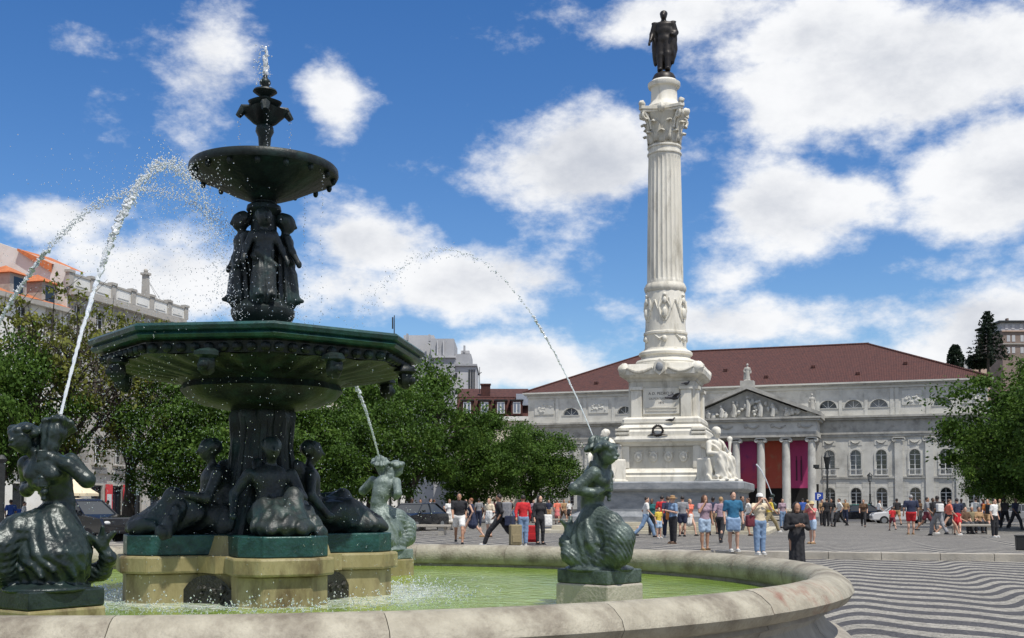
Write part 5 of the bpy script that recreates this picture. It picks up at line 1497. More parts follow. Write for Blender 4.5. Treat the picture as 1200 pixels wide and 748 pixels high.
# ------------------------------------------------------------------ buildings beyond the trees, left of the theatre
def px_box(mb, x0, x1, y0, y1, Y, depth):
    a, b = at(x0, y1, Y), at(x1, y0, Y)
    mb.box(a.x, b.x, Y, Y + depth, a.z, b.z); return a, b


T = thing('grey_tower_block', 'plain grey rendered block with flat roof and plant rooms above the trees', 'building', (0, 0, 0))
def blk(name, x0, x1, y0, y1, Y, d, m, dy=0):
    g = MB(); px_box(g, x0, x1, y0, y1, Y, d); return g.build(name, m, T)
blk('main_block', 508, 533, 418, 620, 184, 16, M_CONC); blk('roof_house', 505, 532, 397, 417.6, 186, 12, M_CONC); blk('ledge', 506.5, 534, 417, 419.2, 183.6, 3, M_CONC2)
blk('left_block', 472, 508.5, 393, 620, 190, 14, M_CONC2); blk('right_wing', 531, 558, 429, 620, 185, 14, M_CONC2); blk('right_wing_cornice', 530, 559, 426.6, 428.8, 184.6, 14, M_CONC)
blk('plant_room', 533, 552, 415, 426.5, 188, 8, M_CONC); blk('wing_roof_house', 540, 550, 411, 414.6, 188.2, 5, M_CONC2)
for x in (512, 519): blk('flue', x, x + 1.4, 399, 416, 185.6, .3, M_CONC2)
for (x0, x1, y0, y1) in ((549, 551, 433, 461), (552, 554, 433, 461), (555, 556.4, 433, 461)): blk('stair_glazing', x0, x1, y0, y1, 184.9, .08, M_GLASS)
for (x0, x1, y0, y1) in ((531.5, 536, 437, 443), (531.5, 536, 457, 461)):
    w = blk('window', x0, x1, y0, y1, 184.9, .08, M_GLASS)
for x, y0 in ((476, 391), (543, 405), (502, 392)): blk('chimney', x, x + 2.2, y0, y0 + 8, 188, 1, M_CONC)
t = thing('roof_mast', 'thin antenna mast rising above the big bowl at right', 'antenna', at(462, 393, 176)); g = MB(); g.tube([(0, 0, -6), (0, 0, 3.1)], [.14, .07], 6); g.tube([(-.25, 0, 1.0), (-.25, 0, 2.8)], .12, 6); g.build('mast', M_IRON, t)

T = thing('mansard_house', 'house with dark red mansard roof and four white dormers left of the theatre', 'building', (0, 0, 0))
Y = 168
g = MB(); px_box(g, 535, 621, 490.5, 625, Y, 14); g.build('wall', M_CREAM, T)
g = MB(); px_box(g, 534, 621.5, 488, 493, Y - .5, .49); g.build('cornice', M_WHITEWALL, T)
a, b = at(535, 488, Y), at(620, 464, Y)
g = MB(); g.add([(a.x, Y - .2, a.z), (b.x, Y - .2, a.z), (b.x, Y + 1.6, b.z), (a.x, Y + 1.6, b.z), (a.x, Y + 14, a.z), (b.x, Y + 14, a.z), (b.x, Y + 12, b.z), (a.x, Y + 12, b.z)], [(0, 1, 2, 3), (1, 5, 6, 2), (5, 4, 7, 6), (4, 0, 3, 7)]); g.build('mansard_slope', M_ROOF, T)
a2, b2 = at(557, 464.3, Y), at(610, 455, Y + 6)
g = MB(); g.add([(a.x, Y + 1.5, a2.z), (b.x, Y + 1.5, a2.z), (b.x, Y + 7, b2.z), (a.x, Y + 7, b2.z), (a.x, Y + 12.1, a2.z), (b.x, Y + 12.1, a2.z)], [(0, 1, 2, 3), (3, 2, 5, 4), (1, 5, 2), (0, 3, 4)]); g.build('roof', M_ROOF, T)
for x in (547.5, 568, 587, 605.5):
    c = at(x, 487, Y); d = at(x, 470, Y)
    g = MB(); g.box(c.x - .85, c.x + .85, Y - .5, Y + 1.6, c.z, d.z); dm_ = g.build('dormer', M_ROOF, T)
    g = MB(); g.box(c.x - .55, c.x + .55, Y - .55, Y - .505, c.z + .25, d.z - .2); g.build('dormer_window', M_WHITE, dm_)
    for s in (-.27, .27):
        g = MB(); g.box(c.x + s - .18, c.x + s + .18, Y - .58, Y - .552, c.z + .4, d.z - .35); g.build('dormer_pane', pmat('painted_sky_pane', (.16, .19, .24), rough=.1), dm_)  # pale sky reflection put into the pane colour
    g = MB(); g.box(c.x - 1.0, c.x + 1.0, Y - .75, Y + 1.6, d.z, d.z + .16); g.build('dormer_roof', M_IRON, dm_)
c = at(612, 464, Y - .3); g = MB(); g.box(c.x - .9, c.x + 1.1, Y - .35, Y + 1.3, c.z - 1.4, c.z + .3); g.build('zinc_skylight', M_ZINC, T)
t = thing('roof_mast', 'thin antenna mast behind the red mansard roof', 'antenna', at(562, 455, 172)); g = MB(); g.tube([(0, 0, -1), (0, 0, 3.2)], .05, 5); g.tube([(-.3, 0, 2.0), (.3, 0, 2.4)], .06, 5); g.build('mast', M_IRON, t)
c = at(569, 456, 170); t = thing('roof_chimney', 'small brick chimney on the red mansard roof', 'chimney', c); g = MB(); g.box(-.7, .7, 0, .9, -2, .6); g.box(-.8, .8, -.1, 1, .603, .8); g.build('stack', M_ROOF, t)

# ------------------------------------------------------------------ hill behind the theatre at right
M_HILL = pmat('dry_hillside', (.05, .06, .03), (.11, .11, .06), scale=.08, rough=1)
g = MB(); n = 26; vs = []
for j in range(n):
    for i in range(n):
        x = 40 + 260 * i / (n - 1); y = 195 + 260 * j / (n - 1)
        r2 = ((x - 150) / 75) ** 2 + ((y - 300) / 75) ** 2
        vs.append((x, y, -1 + 31 * math.exp(-r2) + .8 * math.sin(x * .2) * math.cos(y * .17) * math.exp(-r2)))
g.add(vs, [(j * n + i, j * n + i + 1, (j + 1) * n + i + 1, (j + 1) * n + i) for j in range(n - 1) for i in range(n - 1)])
tag(g.build('hill', M_HILL, smooth=True), kind='structure')
T = thing('hill_house', 'weathered brown house with dark attic storey high on the hill at right', 'building', (0, 0, 0)); Yh = 262
def hb(name, x0, x1, y0, y1, Y, d, m): 
    g = MB(); px_box(g, x0, x1, y0, y1, Y, d); return g.build(name, m, T)
M_BROWN = pmat('brown_plaster', (.20, .15, .125), (.27, .21, .18), scale=.3, rough=.9)
hb('wall', 1176, 1240, 388, 470, Yh, 14, M_BROWN); hb('side_wall', 1167, 1175.5, 386, 470, Yh + 5, 9, M_BROWN); hb('attic', 1173, 1240, 378, 387.6, Yh + .6, 13, M_CONC); hb('roof', 1171, 1240, 375.6, 377.7, Yh, 14, M_IRON)
hb('band', 1175.5, 1240, 402.4, 403.6, Yh - .3, .29, M_OLDGREY); hb('eaves', 1174.5, 1240, 387.2, 388.6, Yh - .35, .34, M_PINK)
for x in (1180, 1186, 1196):
    hb('window', x, x + 3.6, 393, 400.5, Yh - .06, .05, M_CONC2); hb('window', x, x + 3.6, 407, 414, Yh - .06, .05, M_CONC2)
for x in (1178, 1185.5, 1195): hb('attic_window', x, x + 3.4, 380, 386, Yh + .52, .07, M_CONC2)
hb('chimney', 1180, 1182, 373, 376, Yh + 4, 1, M_BROWN)
T = thing('hill_house', 'low reddish house under the dark conifer on the hill', 'building', (0, 0, 0)); hb('wall', 1140, 1160, 424, 470, 256, 8, M_PINK); hb('side', 1130, 1139.6, 423, 470, 257, 6, M_CONC2); hb('roof', 1139, 1161, 421.5, 423.6, 255.5, 9, M_ROOF)

# ================================================================== TREES
def leaf_material(name, dark, light, tip):
    m = bpy.data.materials.new(name); m.use_nodes = True
    nt = m.node_tree; N, L = nt.nodes.new, nt.links.new
    b = nt.nodes['Principled BSDF']; b.inputs['Roughness'].default_value = .65; b.inputs['Specular IOR Level'].default_value = .22
    ge = N('ShaderNodeNewGeometry'); cr = N('ShaderNodeValToRGB')
    e = cr.color_ramp.elements; e[0].color = tuple(dark) + (1,); e[1].color = tuple(tip) + (1,); k = e.new(.6); k.color = tuple(light) + (1,)
    tc = N('ShaderNodeTexCoord'); nz = N('ShaderNodeTexNoise'); nz.inputs['Scale'].default_value = .7; nz.inputs['Detail'].default_value = 3; L(tc.outputs['Object'], nz.inputs['Vector'])
    ma = N('ShaderNodeMath'); ma.operation = 'MULTIPLY_ADD'; ma.inputs[1].default_value = .32; L(ge.outputs['Random Per Island'], ma.inputs[0])
    sb = N('ShaderNodeMath'); sb.operation = 'MULTIPLY_ADD'; sb.inputs[1].default_value = 1.6; sb.inputs[2].default_value = -.46; L(nz.outputs[0], sb.inputs[0]); L(sb.outputs[0], ma.inputs[2])
    L(ma.outputs[0], cr.inputs[0]); L(cr.outputs[0], b.inputs['Base Color'])
    tr = N('ShaderNodeBsdfTranslucent'); L(cr.outputs[0], tr.inputs['Color']); mx = N('ShaderNodeMixShader'); mx.inputs[0].default_value = .28
    L(b.outputs[0], mx.inputs[1]); L(tr.outputs[0], mx.inputs[2]); L(mx.outputs[0], nt.nodes['Material Output'].inputs['Surface'])
    return m


M_LEAF = leaf_material('broad_leaves', (.020, .048, .007), (.060, .122, .014), (.125, .19, .028))
M_LEAF_Y = leaf_material('yellow_green_leaves', (.06, .08, .012), (.15, .165, .028), (.24, .22, .04))
M_LEAF_D = leaf_material('dark_needles', (.008, .016, .010), (.018, .032, .018), (.03, .045, .025))
M_BARK = pmat('grey_brown_bark', (.035, .028, .022), (.08, .066, .052), scale=5, rough=.95, bump=.8, bscale=14, stretch=(1, 1, .3))


def leaves_mesh(name, C, size, rs, m, up=.35, out=None):
    n = len(C); a = rs.normal(size=(n, 3)); a /= np.linalg.norm(a, axis=1)[:, None]
    nn = rs.normal(size=(n, 3)) + np.array([0, 0, up]) + (0 if out is None else out * 1.7); nn -= a * (nn * a).sum(1)[:, None]; nn /= np.linalg.norm(nn, axis=1)[:, None]
    b = np.cross(nn, a); s = size * (.6 + .8 * rs.random((n, 1)))
    V = np.empty((n, 4, 3)); V[:, 0] = C - a * s; V[:, 1] = C - b * s * .55 + nn * s * .12; V[:, 2] = C + a * s; V[:, 3] = C + b * s * .55 + nn * s * .12
    me = bpy.data.meshes.new(name); me.vertices.add(4 * n); me.vertices.foreach_set('co', V.reshape(-1).astype(np.float32))
    me.loops.add(4 * n); me.loops.foreach_set('vertex_index', np.arange(4 * n, dtype=np.int32))
    me.polygons.add(n); me.polygons.foreach_set('loop_start', np.arange(0, 4 * n, 4, dtype=np.int32)); me.polygons.foreach_set('loop_total', np.full(n, 4, np.int32))
    me.materials.append(m); me.update(calc_edges=True); return me


def tree_meshes(seed, H, R, th_, nclump, per, size, m, clump=.62, flat=.75, droop=0.0, limb_all=False, bias=0.0):
    rs = np.random.RandomState(seed); rr = random.Random(seed)
    cz = th_ + (H - th_) * .52; rz = (H - th_) * .52
    cents = []
    while len(cents) < nclump:
        p = rs.normal(size=3); p /= np.linalg.norm(p); r = rs.random() ** .28
        lob = 1 + .22 * math.sin(3 * math.atan2(p[1], p[0]) + seed) + .16 * math.sin(5 * p[2] + 2 * p[0] * 3 + seed)
        c = np.array([p[0] * R * r * lob, p[1] * R * r * lob, cz + p[2] * rz * r * (.9 + .1 * lob)])
        if c[2] < th_ * .92: continue
        if bias and rs.random() < bias * 1.9 * (1 - (c[2] - th_) / (H - th_)): continue
        cents.append(c)
    cents = np.array(cents)
    k = np.repeat(np.arange(nclump), per); sc = (clump * (.6 + .8 * rs.random(nclump)))[k][:, None]
    off = rs.normal(size=(len(k), 3)) * sc * np.array([1, 1, flat]) * .62
    ov = off / (np.linalg.norm(off, axis=1)[:, None] + 1e-6); big = cents[k] - np.array([0, 0, cz]); big = big / (np.linalg.norm(big, axis=1)[:, None] + 1e-6)
    leaves = leaves_mesh('crown', cents[k] + off, size, rs, m, out=ov * .7 + big * .5)
    g = MB(); tr = .028 * H
    pts = [Vector((0, 0, 0))]; lean = Vector((rr.uniform(-.06, .06), rr.uniform(-.06, .06), 0))
    for i in range(1, 6): pts.append(Vector((lean.x * i * th_ / 4 + rr.uniform(-.05, .05), lean.y * i * th_ / 4 + rr.uniform(-.05, .05), th_ * 1.15 * i / 5)))
    g.tube(pts, [tr * 1.5, tr * 1.1, tr, tr * .95, tr * .9, tr * .8], 9)
    top = pts[-1]
    order = sorted(range(nclump), key=lambda i: rr.random())
    mains = []
    for i in range(6):
        a = 2 * PI * i / 6 + rr.uniform(-.4, .4); rad = R * rr.uniform(.35, .6)
        e = Vector((rad * math.cos(a), rad * math.sin(a), th_ + (H - th_) * rr.uniform(.3, .62)))
        mid = top.lerp(e, .5) + Vector((rr.uniform(-.3, .3), rr.uniform(-.3, .3), -.15)); g.tube([top - Vector((0, 0, .25)), mid, e], [tr * .62, tr * .42, tr * .24], 7); mains.append((mid, e))
    for i in order[:(len(order) if limb_all else 40)]:
        c = Vector(cents[i]); mid, e = min(mains, key=lambda q: (q[1] - c).length)
        s = mid.lerp(e, rr.uniform(.2, 1)); w = s.lerp(c, .5) + Vector((rr.uniform(-.35, .35), rr.uniform(-.35, .35), rr.uniform(-.1, .35)))
        g.tube([s, w, c], [tr * .22, tr * .13, tr * .05], 5)
        if limb_all:
            for q in range(5):
                d = Vector((rr.uniform(-1, 1), rr.uniform(-1, 1), rr.uniform(-.3, 1))); b0 = w.lerp(c, rr.random()); g.tube([b0, b0 + d * .5, b0 + d * 1.0 + Vector((0, 0, .2))], [tr * .07, tr * .05, tr * .025], 4)
    return g.mesh('trunk', M_BARK, smooth=True), leaves


TREE_KINDS = {
    'dense': [tree_meshes(3, 10, 4.3, 1.9, 150, 250, .115, M_LEAF, clump=.85, flat=.6), tree_meshes(14, 10, 4.3, 1.8, 150, 250, .115, M_LEAF, clump=.85, flat=.6)],
    'loose': [tree_meshes(25, 10, 3.7, 2.8, 75, 60, .11, M_LEAF_Y, clump=.5, limb_all=True, bias=.5), tree_meshes(36, 10, 3.9, 2.6, 80, 60, .11, M_LEAF_Y, clump=.5, limb_all=True, bias=.5)],
}


def add_tree(x, Y, h, rs_, kind, var, label, rz, group, z=PLAT, wide=1.0):
    X = (x - 600) / F_PX * Y
    t = thing('tree', label, 'tree', (X, Y, z - .03), rz, group)
    tr, cr = TREE_KINDS[kind][var]; s = h / 10
    place('trunk', tr, t, scale=(s * wide, s * wide, s)); place('crown', cr, t, scale=(s * wide * rs_, s * wide * rs_, s))
    return t


GT = 'trees along the left side of the square'
for a in ((481, 80, 11.0, .88, 'dense', 0, 'tallest dense green tree, right of the big bowl below the grey block', 0.3),
          (556, 87, 8.1, 1.05, 'dense', 1, 'dense round green tree below the mansard house', 1.4),
          (622, 94, 7.7, 1.08, 'dense', 0, 'last green tree of the left row, in front of the theatre corner', 2.9),
          (432, 72, 9.4, .95, 'dense', 1, 'green tree behind the pale triton and its jet', 4.0),
          (372, 66, 7.4, 1.0, 'dense', 0, 'low bright green tree right of the fountain stem', 5.1),
          (292, 63, 7.6, 1.0, 'dense', 1, 'dark tree straight behind the fountain stem', .8),
          (222, 60, 8.0, .95, 'dense', 0, 'dark spray-veiled tree left of the fountain stem', 2.0),
          (152, 61, 11.3, .85, 'loose', 0, 'sparse tree with bare limbs behind the left half of the big bowl', 3.3),
          (78, 58, 12.0, .95, 'loose', 1, 'sparse tree with tangled bare limbs and yellow green tufts at left', 0.9),
          (-8, 54, 9.2, .8, 'dense', 0, 'green tree cut by the left edge of the picture', 1.1)):
    add_tree(*a, group=GT)
GR = 'trees along the right side of the square'
for a in ((1224, 66, 9.6, 1.15, 'dense', 1, 'large green tree at the right edge shading the benches', .5),
          (1270, 60, 9.0, 1.0, 'dense', 0, 'green tree mostly beyond the right edge of the picture', 2.2),
          (1168, 78, 6.9, .95, 'dense', 0, 'lower green tree behind the large one at right', 4.1)):
    add_tree(*a, group=GR)


def conifer(x, ytop, ybot, Y, label, layers, spread, kind):
    p, q = at(x, ybot, Y), at(x, ytop, Y); H = q.z - p.z
    t = thing('conifer', label, 'tree', p); rs = np.random.RandomState(len(label)); g = MB(); g.tube([(0, 0, -3), (0, 0, H * .97)], [.35, .06], 7); C = []
    if kind == 'tier':
        for k in range(layers):
            u = k / (layers - 1); z = H * (.08 + .9 * u); L = spread * (1 - u) ** .8 + .35
            for i in range(7):
                a = 2 * PI * i / 7 + k * .9; l = L * rs.uniform(.75, 1.1); e = np.array([math.cos(a) * l, math.sin(a) * l, z - .06 * l])
                g.tube([(0, 0, z), tuple(e)], [.09, .03], 4)
                for j in range(26):
                    w = rs.uniform(.2, 1); C.append(np.array([0, 0, z]) * (1 - w) + e * w + rs.normal(size=3) * np.array([.22, .22, .14]))
    else:
        for k in range(1500):
            w = rs.random(); r = spread * (math.sin(PI * min(1, .12 + .84 * w)) ** .6) * rs.random() ** .4; a = rs.uniform(0, 2 * PI); C.append(np.array([r * math.cos(a), r * math.sin(a), H * w]))
    g.build('trunk', M_BARK, t); place('crown', leaves_mesh('crown', np.array(C), .34, rs, M_LEAF_D), t)


conifer(1158, 366, 424, 246, 'tall dark tiered conifer on the hill beside the brown house', 13, 4.6, 'tier')
conifer(1120, 404.5, 440, 240, 'dark rounded cypress above the right end of the theatre roof', 0, 1.75, 'col')
conifer(1148, 415, 432, 250, 'low dark bush under the tiered conifer', 0, 3.0, 'col')

# ================================================================== STREET FURNITURE
M_LAMPGL = pmat('lantern_glass', (.45, .46, .42), (.55, .55, .50), scale=5, rough=.2, trans=.3)
M_BLUE = pmat('traffic_blue', (.02, .06, .32), rough=.4)
M_SIGNW = pmat('sign_white', (.75, .75, .75), rough=.5)
M_BLACKP = pmat('black_plastic', (.012, .012, .013), rough=.5)


def street_lamp(p, h, label, base=True):
    t = thing('street_lamp', label, 'street lamp', p, .3, 'ornate street lamps in front of the theatre')
    z0 = 0
    if base:
        g = MB(); g.box(-.75, .75, -.75, .75, 0, .35); g.box(-.55, .55, -.55, .55, .353, 1.0); g.build('stone_base', M_KERB, t); z0 = 1.0
    g = MB(); g.lathe([(.26, z0), (.26, z0 + .2), (.17, z0 + .3), (.2, z0 + .5), (.11, z0 + .65), (.09, z0 + 1.3), (.13, z0 + 1.38), (.07, z0 + 1.5), (.055, h - 1.3), (.10, h - 1.25), (.06, h - 1.15), (.05, h - 1.0)], 16); g.build('post', M_IRON, t, smooth=35)
    g = MB()
    for k in range(6):
        a = 2 * PI * k / 6; g.tube([(.14 * math.cos(a), .14 * math.sin(a), h - 1.0), (.27 * math.cos(a), .27 * math.sin(a), h - .38)], .02, 5)
    g.lathe([(.16, h - 1.02), (.16, h - .97), (.05, h - .96)], 6); g.lathe([(.33, h - .39), (.30, h - .34), (.16, h - .16), (.06, h - .1), (.07, h - .04), (.02, h)], 12); g.build('lantern_frame', M_IRON, t)
    g = MB(); g.lathe([(.13, h - .97), (.25, h - .40)], 6); g.build('lantern_glass', M_LAMPGL, t)
    return t


street_lamp(on_ground(1020, 606, PLAT), 4.75, 'ornate lantern on a stone block right of the portico')
street_lamp(on_ground(953, 603, PLAT) * 1.0, 4.9, 'ornate lantern beside the rightmost portico column', base=False)
t = thing('street_lamp', 'tall dark lamp post with one lantern and a cross arm beside the parking sign', 'street lamp', on_ground(970, 606, PLAT), .2, 'ornate street lamps in front of the theatre')
g = MB(); g.tube([(0, 0, 0), (0, 0, 5.2)], [.13, .09], 8); g.build('post', M_IRON, t)
g = MB(); g.tube([(-1.4, 0, 5.15), (1.4, 0, 5.15)], .06, 6); g.build('cross_arm', M_IRON, t)
g = MB(); g.lathe([(.18, 5.2), (.38, 6.3), (.42, 6.35), (.2, 6.7), (.03, 6.95)], 8); g.build('lantern', M_IRON, t)
g = MB(); g.box(-1.5, -1.0, -.2, .2, 5.2, 5.55); g.build('camera_box', M_IRON, t)
t = thing('lamp_post', 'dark iron post at the extreme left edge of the picture', 'lamp post', (-12.15, 27.2, 0)); g = MB(); g.lathe([(.2, 0), (.2, .4), (.12, .5), (.09, .9), (.085, 2.6), (.12, 2.7), (.05, 2.8)], 12); g.build('post', M_IRON, t)
p = on_ground(960, 612, PLAT)
t = thing('parking_sign', 'square blue sign with a white P on a thin pole', 'sign', p, -.1)
g = MB(); g.tube([(0, 0, 0), (0, 0, 2.35)], .035, 6); g.build('pole', M_CONC, t)
zc = 1.98
g = MB(); g.box(-.31, .31, -.06, -.04, zc - .31, zc + .31); pl = g.build('plate', M_BLUE, t)
g = MB(); g.box(-.13, -.05, -.068, -.062, zc - .2, zc + .2)
outer = [(-.05, zc + .2), (-.05, zc - .03)] ; g.build('letter', M_SIGNW, pl)
g = MB(); ao = [(-.05 + .20 * math.cos(a) * 1.0, zc + .085 + .115 * math.sin(a)) for a in np.linspace(-PI / 2, PI / 2, 10)]; ai = [(-.05 + .115 * math.cos(a), zc + .085 + .05 * math.sin(a)) for a in np.linspace(-PI / 2, PI / 2, 10)]
n = 10; g.add([(x, -.066, z) for x, z in ao] + [(x, -.066, z) for x, z in ai], [(i, i + 1, n + i + 1, n + i) for i in range(n - 1)]); g.build('letter', M_SIGNW, pl)
p = on_ground(155, 617, .1)
t = thing('traffic_light', 'pale backed pedestrian traffic light left of the fountain plinth', 'traffic light', p, .2)
g = MB(); g.tube([(0, 0, 0), (0, 0, 3.1)], .06, 7); g.build('pole', M_CONC2, t)
for s in (-.22, .22):
    g = MB()
    for k in range(2): g.box(s - .16, s + .16, -.15, .1, 2.1 + k * .42, 2.48 + k * .42)
    g.build('signal_head', pmat('pale_green_metal', (.34, .42, .40), rough=.5), t)
    for k in range(2):
        g = MB(); g.box(s - .14, s + .14, -.3, -.15, 2.42 + k * .42, 2.45 + k * .42); g.build('hood', M_CONC2, t)
t = thing('litter_bin', 'black square bin at the right edge of the upper pavement', 'bin', on_ground(1198, 645, PLAT), -TH)
g = MB(); g.box(-.17, .17, -.17, .17, 0, .42, taper=-.02); g.build('body', M_BLACKP, t, bevel=.02); g = MB(); g.box(-.2, .2, -.2, .2, .423, .47); g.build('lid', M_BLACKP, t, bevel=.01)
t = thing('market_parasol', 'cream canvas parasol behind the dark triton at left', 'parasol', on_ground(86, 617, .15))
g = MB(); g.tube([(0, 0, 0), (0, 0, 2.9)], .03, 6); g.build('pole', M_IRON, t)
g = MB(); g.add([(-1.2, -1.2, 2.15), (1.2, -1.2, 2.15), (1.2, 1.2, 2.15), (-1.2, 1.2, 2.15), (0, 0, 3.1), (-1.2, -1.2, 1.98), (1.2, -1.2, 1.98), (1.2, 1.2, 1.98), (-1.2, 1.2, 1.98)], [(0, 1, 4), (1, 2, 4), (2, 3, 4), (3, 0, 4), (5, 6, 1, 0), (6, 7, 2, 1), (7, 8, 3, 2), (8, 5, 0, 3)]); g.build('canopy', M_AWN, t)


def bench(x, y, label, rz, wood):
    t = thing('stone_bench', label, 'bench', on_ground(x, y, PLAT), rz, 'stone benches on the square')
    g = MB(); g.box(-1.1, 1.1, -.26, .26, .36, .47); g.build('seat', M_KERB, t, bevel=.02)
    for s in (-.75, .75):
        g = MB(); g.box(s - .14, s + .14, -.2, .2, 0, .357); g.build('leg', M_KERB, t)


bench(510, 621, 'pale stone bench with people sitting under the left trees', -TH, 0)
bench(655, 617, 'long pale stone bench behind the triton in front of the column', -TH, 0)
bench(1140, 626, 'stone bench crowded with people under the right tree', -TH, 0)
bench(500, 627, 'stone block bench at the left end of the crowd', -TH, 0)

# ------------------------------------------------------------------ cars
M_TYRE = pmat('tyre_rubber', (.015, .015, .016), rough=.9)
M_HUB = pmat('wheel_rim_metal', (.35, .36, .37), rough=.35, metal=.8)
M_CARGL = pmat('car_glass', (.02, .025, .03), rough=.05, spec=.8)
M_LENS = pmat('lamp_lens', (.6, .6, .58), rough=.1)
M_RLENS = pmat('red_lamp_lens', (.35, .02, .02), rough=.15)


def car(p, rz, paint, roof, label, tall=1.0, L=4.3):
    t = thing('parked_car', label, 'car', p, rz, 'vehicles round the square')
    w = .86; s = tall; k = L / 4.3
    side = [(-2.1, .32), (-2.13, .62), (-1.98, .86), (-1.05, .96), (-.9, .97), (1.75, .98), (2.06, .90), (2.13, .6), (2.08, .32)]
    def shell(pf, ws):
        n = len(pf); rings = []
        for sg, inn in ((-1, .10), (-1, 0), (1, 0), (1, .10)): rings.append([(x * k, sg * (ws - inn * .6), (z + (inn * .0)) * s) for x, z in pf])
        return rings
    g = MB(); r = shell(side, w); n = len(side)
    vs = [q for ring in (r[1], r[2]) for q in ring]; g.add(vs, [tuple(range(n)), tuple(range(2 * n - 1, n - 1, -1))] + [((i + 1) % n, i, n + i, n + (i + 1) % n) for i in range(n)])
    g.build('body', paint, t, bevel=.07)
    cab = [(-1.1, .93), (-.45, 1.40), (.95, 1.44), (1.75, .95)]; top = [(-.42, 1.39), (.92, 1.43)]
    g = MB(); vs = []
    for sg in (-1, 1): vs += [(x * k, sg * (w - .03 - (z - .93) * .32), z * s) for x, z in cab]
    g.add(vs, [(0, 1, 2, 3), (7, 6, 5, 4), (1, 0, 4, 5), (3, 2, 6, 7)]); g.build('glasshouse', M_CARGL, t)
    g = MB(); vs = []
    for sg in (-1, 1): vs += [(x * k, sg * (w - .16), z * s) for x, z in ((-.5, 1.385), (.98, 1.425), (.9, 1.49), (-.38, 1.46))]
    g.add(vs, [(0, 1, 2, 3), (7, 6, 5, 4), (0, 4, 5, 1), (1, 5, 6, 2), (2, 6, 7, 3), (3, 7, 4, 0)]); g.build('roof', roof, t, bevel=.03)
    for sg in (-1, 1):
        g = MB()
        for (x0, z0, x1, z1) in ((-1.1, .94, -.45, 1.41), (.25, .95, .25, 1.44), (1.75, .96, .95, 1.45)): g.tube([(x0 * k, sg * (w - .02), z0 * s), (x1 * k, sg * (w - .16), z1 * s)], .035, 5)
        g.build('pillar', paint, t)
        g = MB(); g.box(-.72 * k - .06, -.72 * k + .06, sg * (w + .08) - .08, sg * (w + .08) + .08, .98 * s, 1.1 * s); g.build('wing_mirror', paint, t)
        for x in (-1.3 * k, 1.3 * k):
            g = MB(); g.tube([(x, sg * (w - .18), .32), (x, sg * (w + .02), .32)], .32, 18); wl_ = g.build('wheel', M_TYRE, t, smooth=40)
            g = MB(); g.tube([(x, sg * (w + .0), .32), (x, sg * (w + .03), .32)], .19, 14); g.build('rim', M_HUB, wl_)
        g = MB(); g.blob((-2.06 * k, sg * .62, .68 * s), (.08, .18, .08), 8, 6); g.build('headlight', M_LENS, t)
        g = MB(); g.blob((2.09 * k, sg * .64, .72 * s), (.06, .16, .09), 8, 6); g.build('tail_light', M_RLENS, t)
    return t


M_PBLACK = pmat('black_car_paint', (.008, .009, .012), rough=.12, coat=.8)
M_PGREEN = pmat('green_taxi_paint', (.02, .16, .12), rough=.15, coat=.8)
M_PWHITE = pmat('white_car_paint', (.62, .62, .62), rough=.2, coat=.6)
M_PRED = pmat('silver_car_paint', (.3, .3, .31), rough=.25, metal=.5)
car(on_ground(1003, 613.5, .1), -TH + .25, M_PBLACK, M_PGREEN, 'black taxi with green roof right of the parking sign')
car(on_ground(1056, 615.0, .1), -TH + .1, M_PWHITE, M_PWHITE, 'white car behind the child in red')
car(on_ground(93, 636.5, .05), -TH + PI - .2, M_PBLACK, M_PBLACK, 'large black car behind the dark triton at left', tall=1.22, L=4.5)
car(on_ground(487, 622, PLAT), PI / 2 - TH - .2, M_PBLACK, M_PBLACK, 'dark car parked under the trees beside the pale triton')
car(on_ground(1190, 613.5, .1), -TH + .1, M_PRED, M_PRED, 'silver car glimpsed behind the right tree trunk')
# ================================================================== PEOPLE
def cloth(name, c): return pmat('cloth_' + name, c, tuple(min(1, v * 1.25 + .004) for v in c), scale=14, rough=.9, bump=.25, bscale=60)


CL = dict(black=(.016, .016, .019), navy=(.016, .022, .05), white=(.62, .61, .58), cream=(.55, .47, .34), red=(.42, .015, .02), blue=(.02, .11, .20), teal=(.015, .10, .10), grey=(.20, .20, .21), dgrey=(.06, .06, .065),
          denim=(.16, .24, .36), ldenim=(.34, .44, .56), yellow=(.55, .40, .05), tan=(.32, .20, .10), brown=(.10, .055, .03), pink=(.50, .14, .14), coral=(.62, .16, .10), maroon=(.12, .02, .03), orange=(.45, .15, .03), khaki=(.22, .18, .10), straw=(.55, .45, .25), mauve=(.28, .20, .24), rblue=(.03, .08, .30))
SKINS = [pmat('skin_light', (.50, .29, .20), (.56, .34, .24), scale=8, rough=.6), pmat('skin_tan', (.34, .18, .11), (.40, .22, .14), scale=8, rough=.6), pmat('skin_dark', (.11, .06, .04), (.15, .08, .05), scale=8, rough=.6)]
HAIRS = dict(dark=pmat('hair_dark', (.012, .009, .008), (.03, .022, .018), scale=30, rough=.55), brown=pmat('hair_brown', (.05, .025, .014), (.10, .05, .028), scale=30, rough=.55), fair=pmat('hair_fair', (.28, .17, .07), (.38, .25, .12), scale=30, rough=.55), grey=pmat('hair_grey', (.25, .25, .25), (.35, .35, .35), scale=30, rough=.55), red=pmat('hair_red', (.20, .07, .03), (.26, .10, .04), scale=30, rough=.55))
M_SHOE = {k: pmat('shoe_' + k, CL[k], rough=.7) for k in ('black', 'white', 'brown', 'tan')}
GP = 'people on the square'


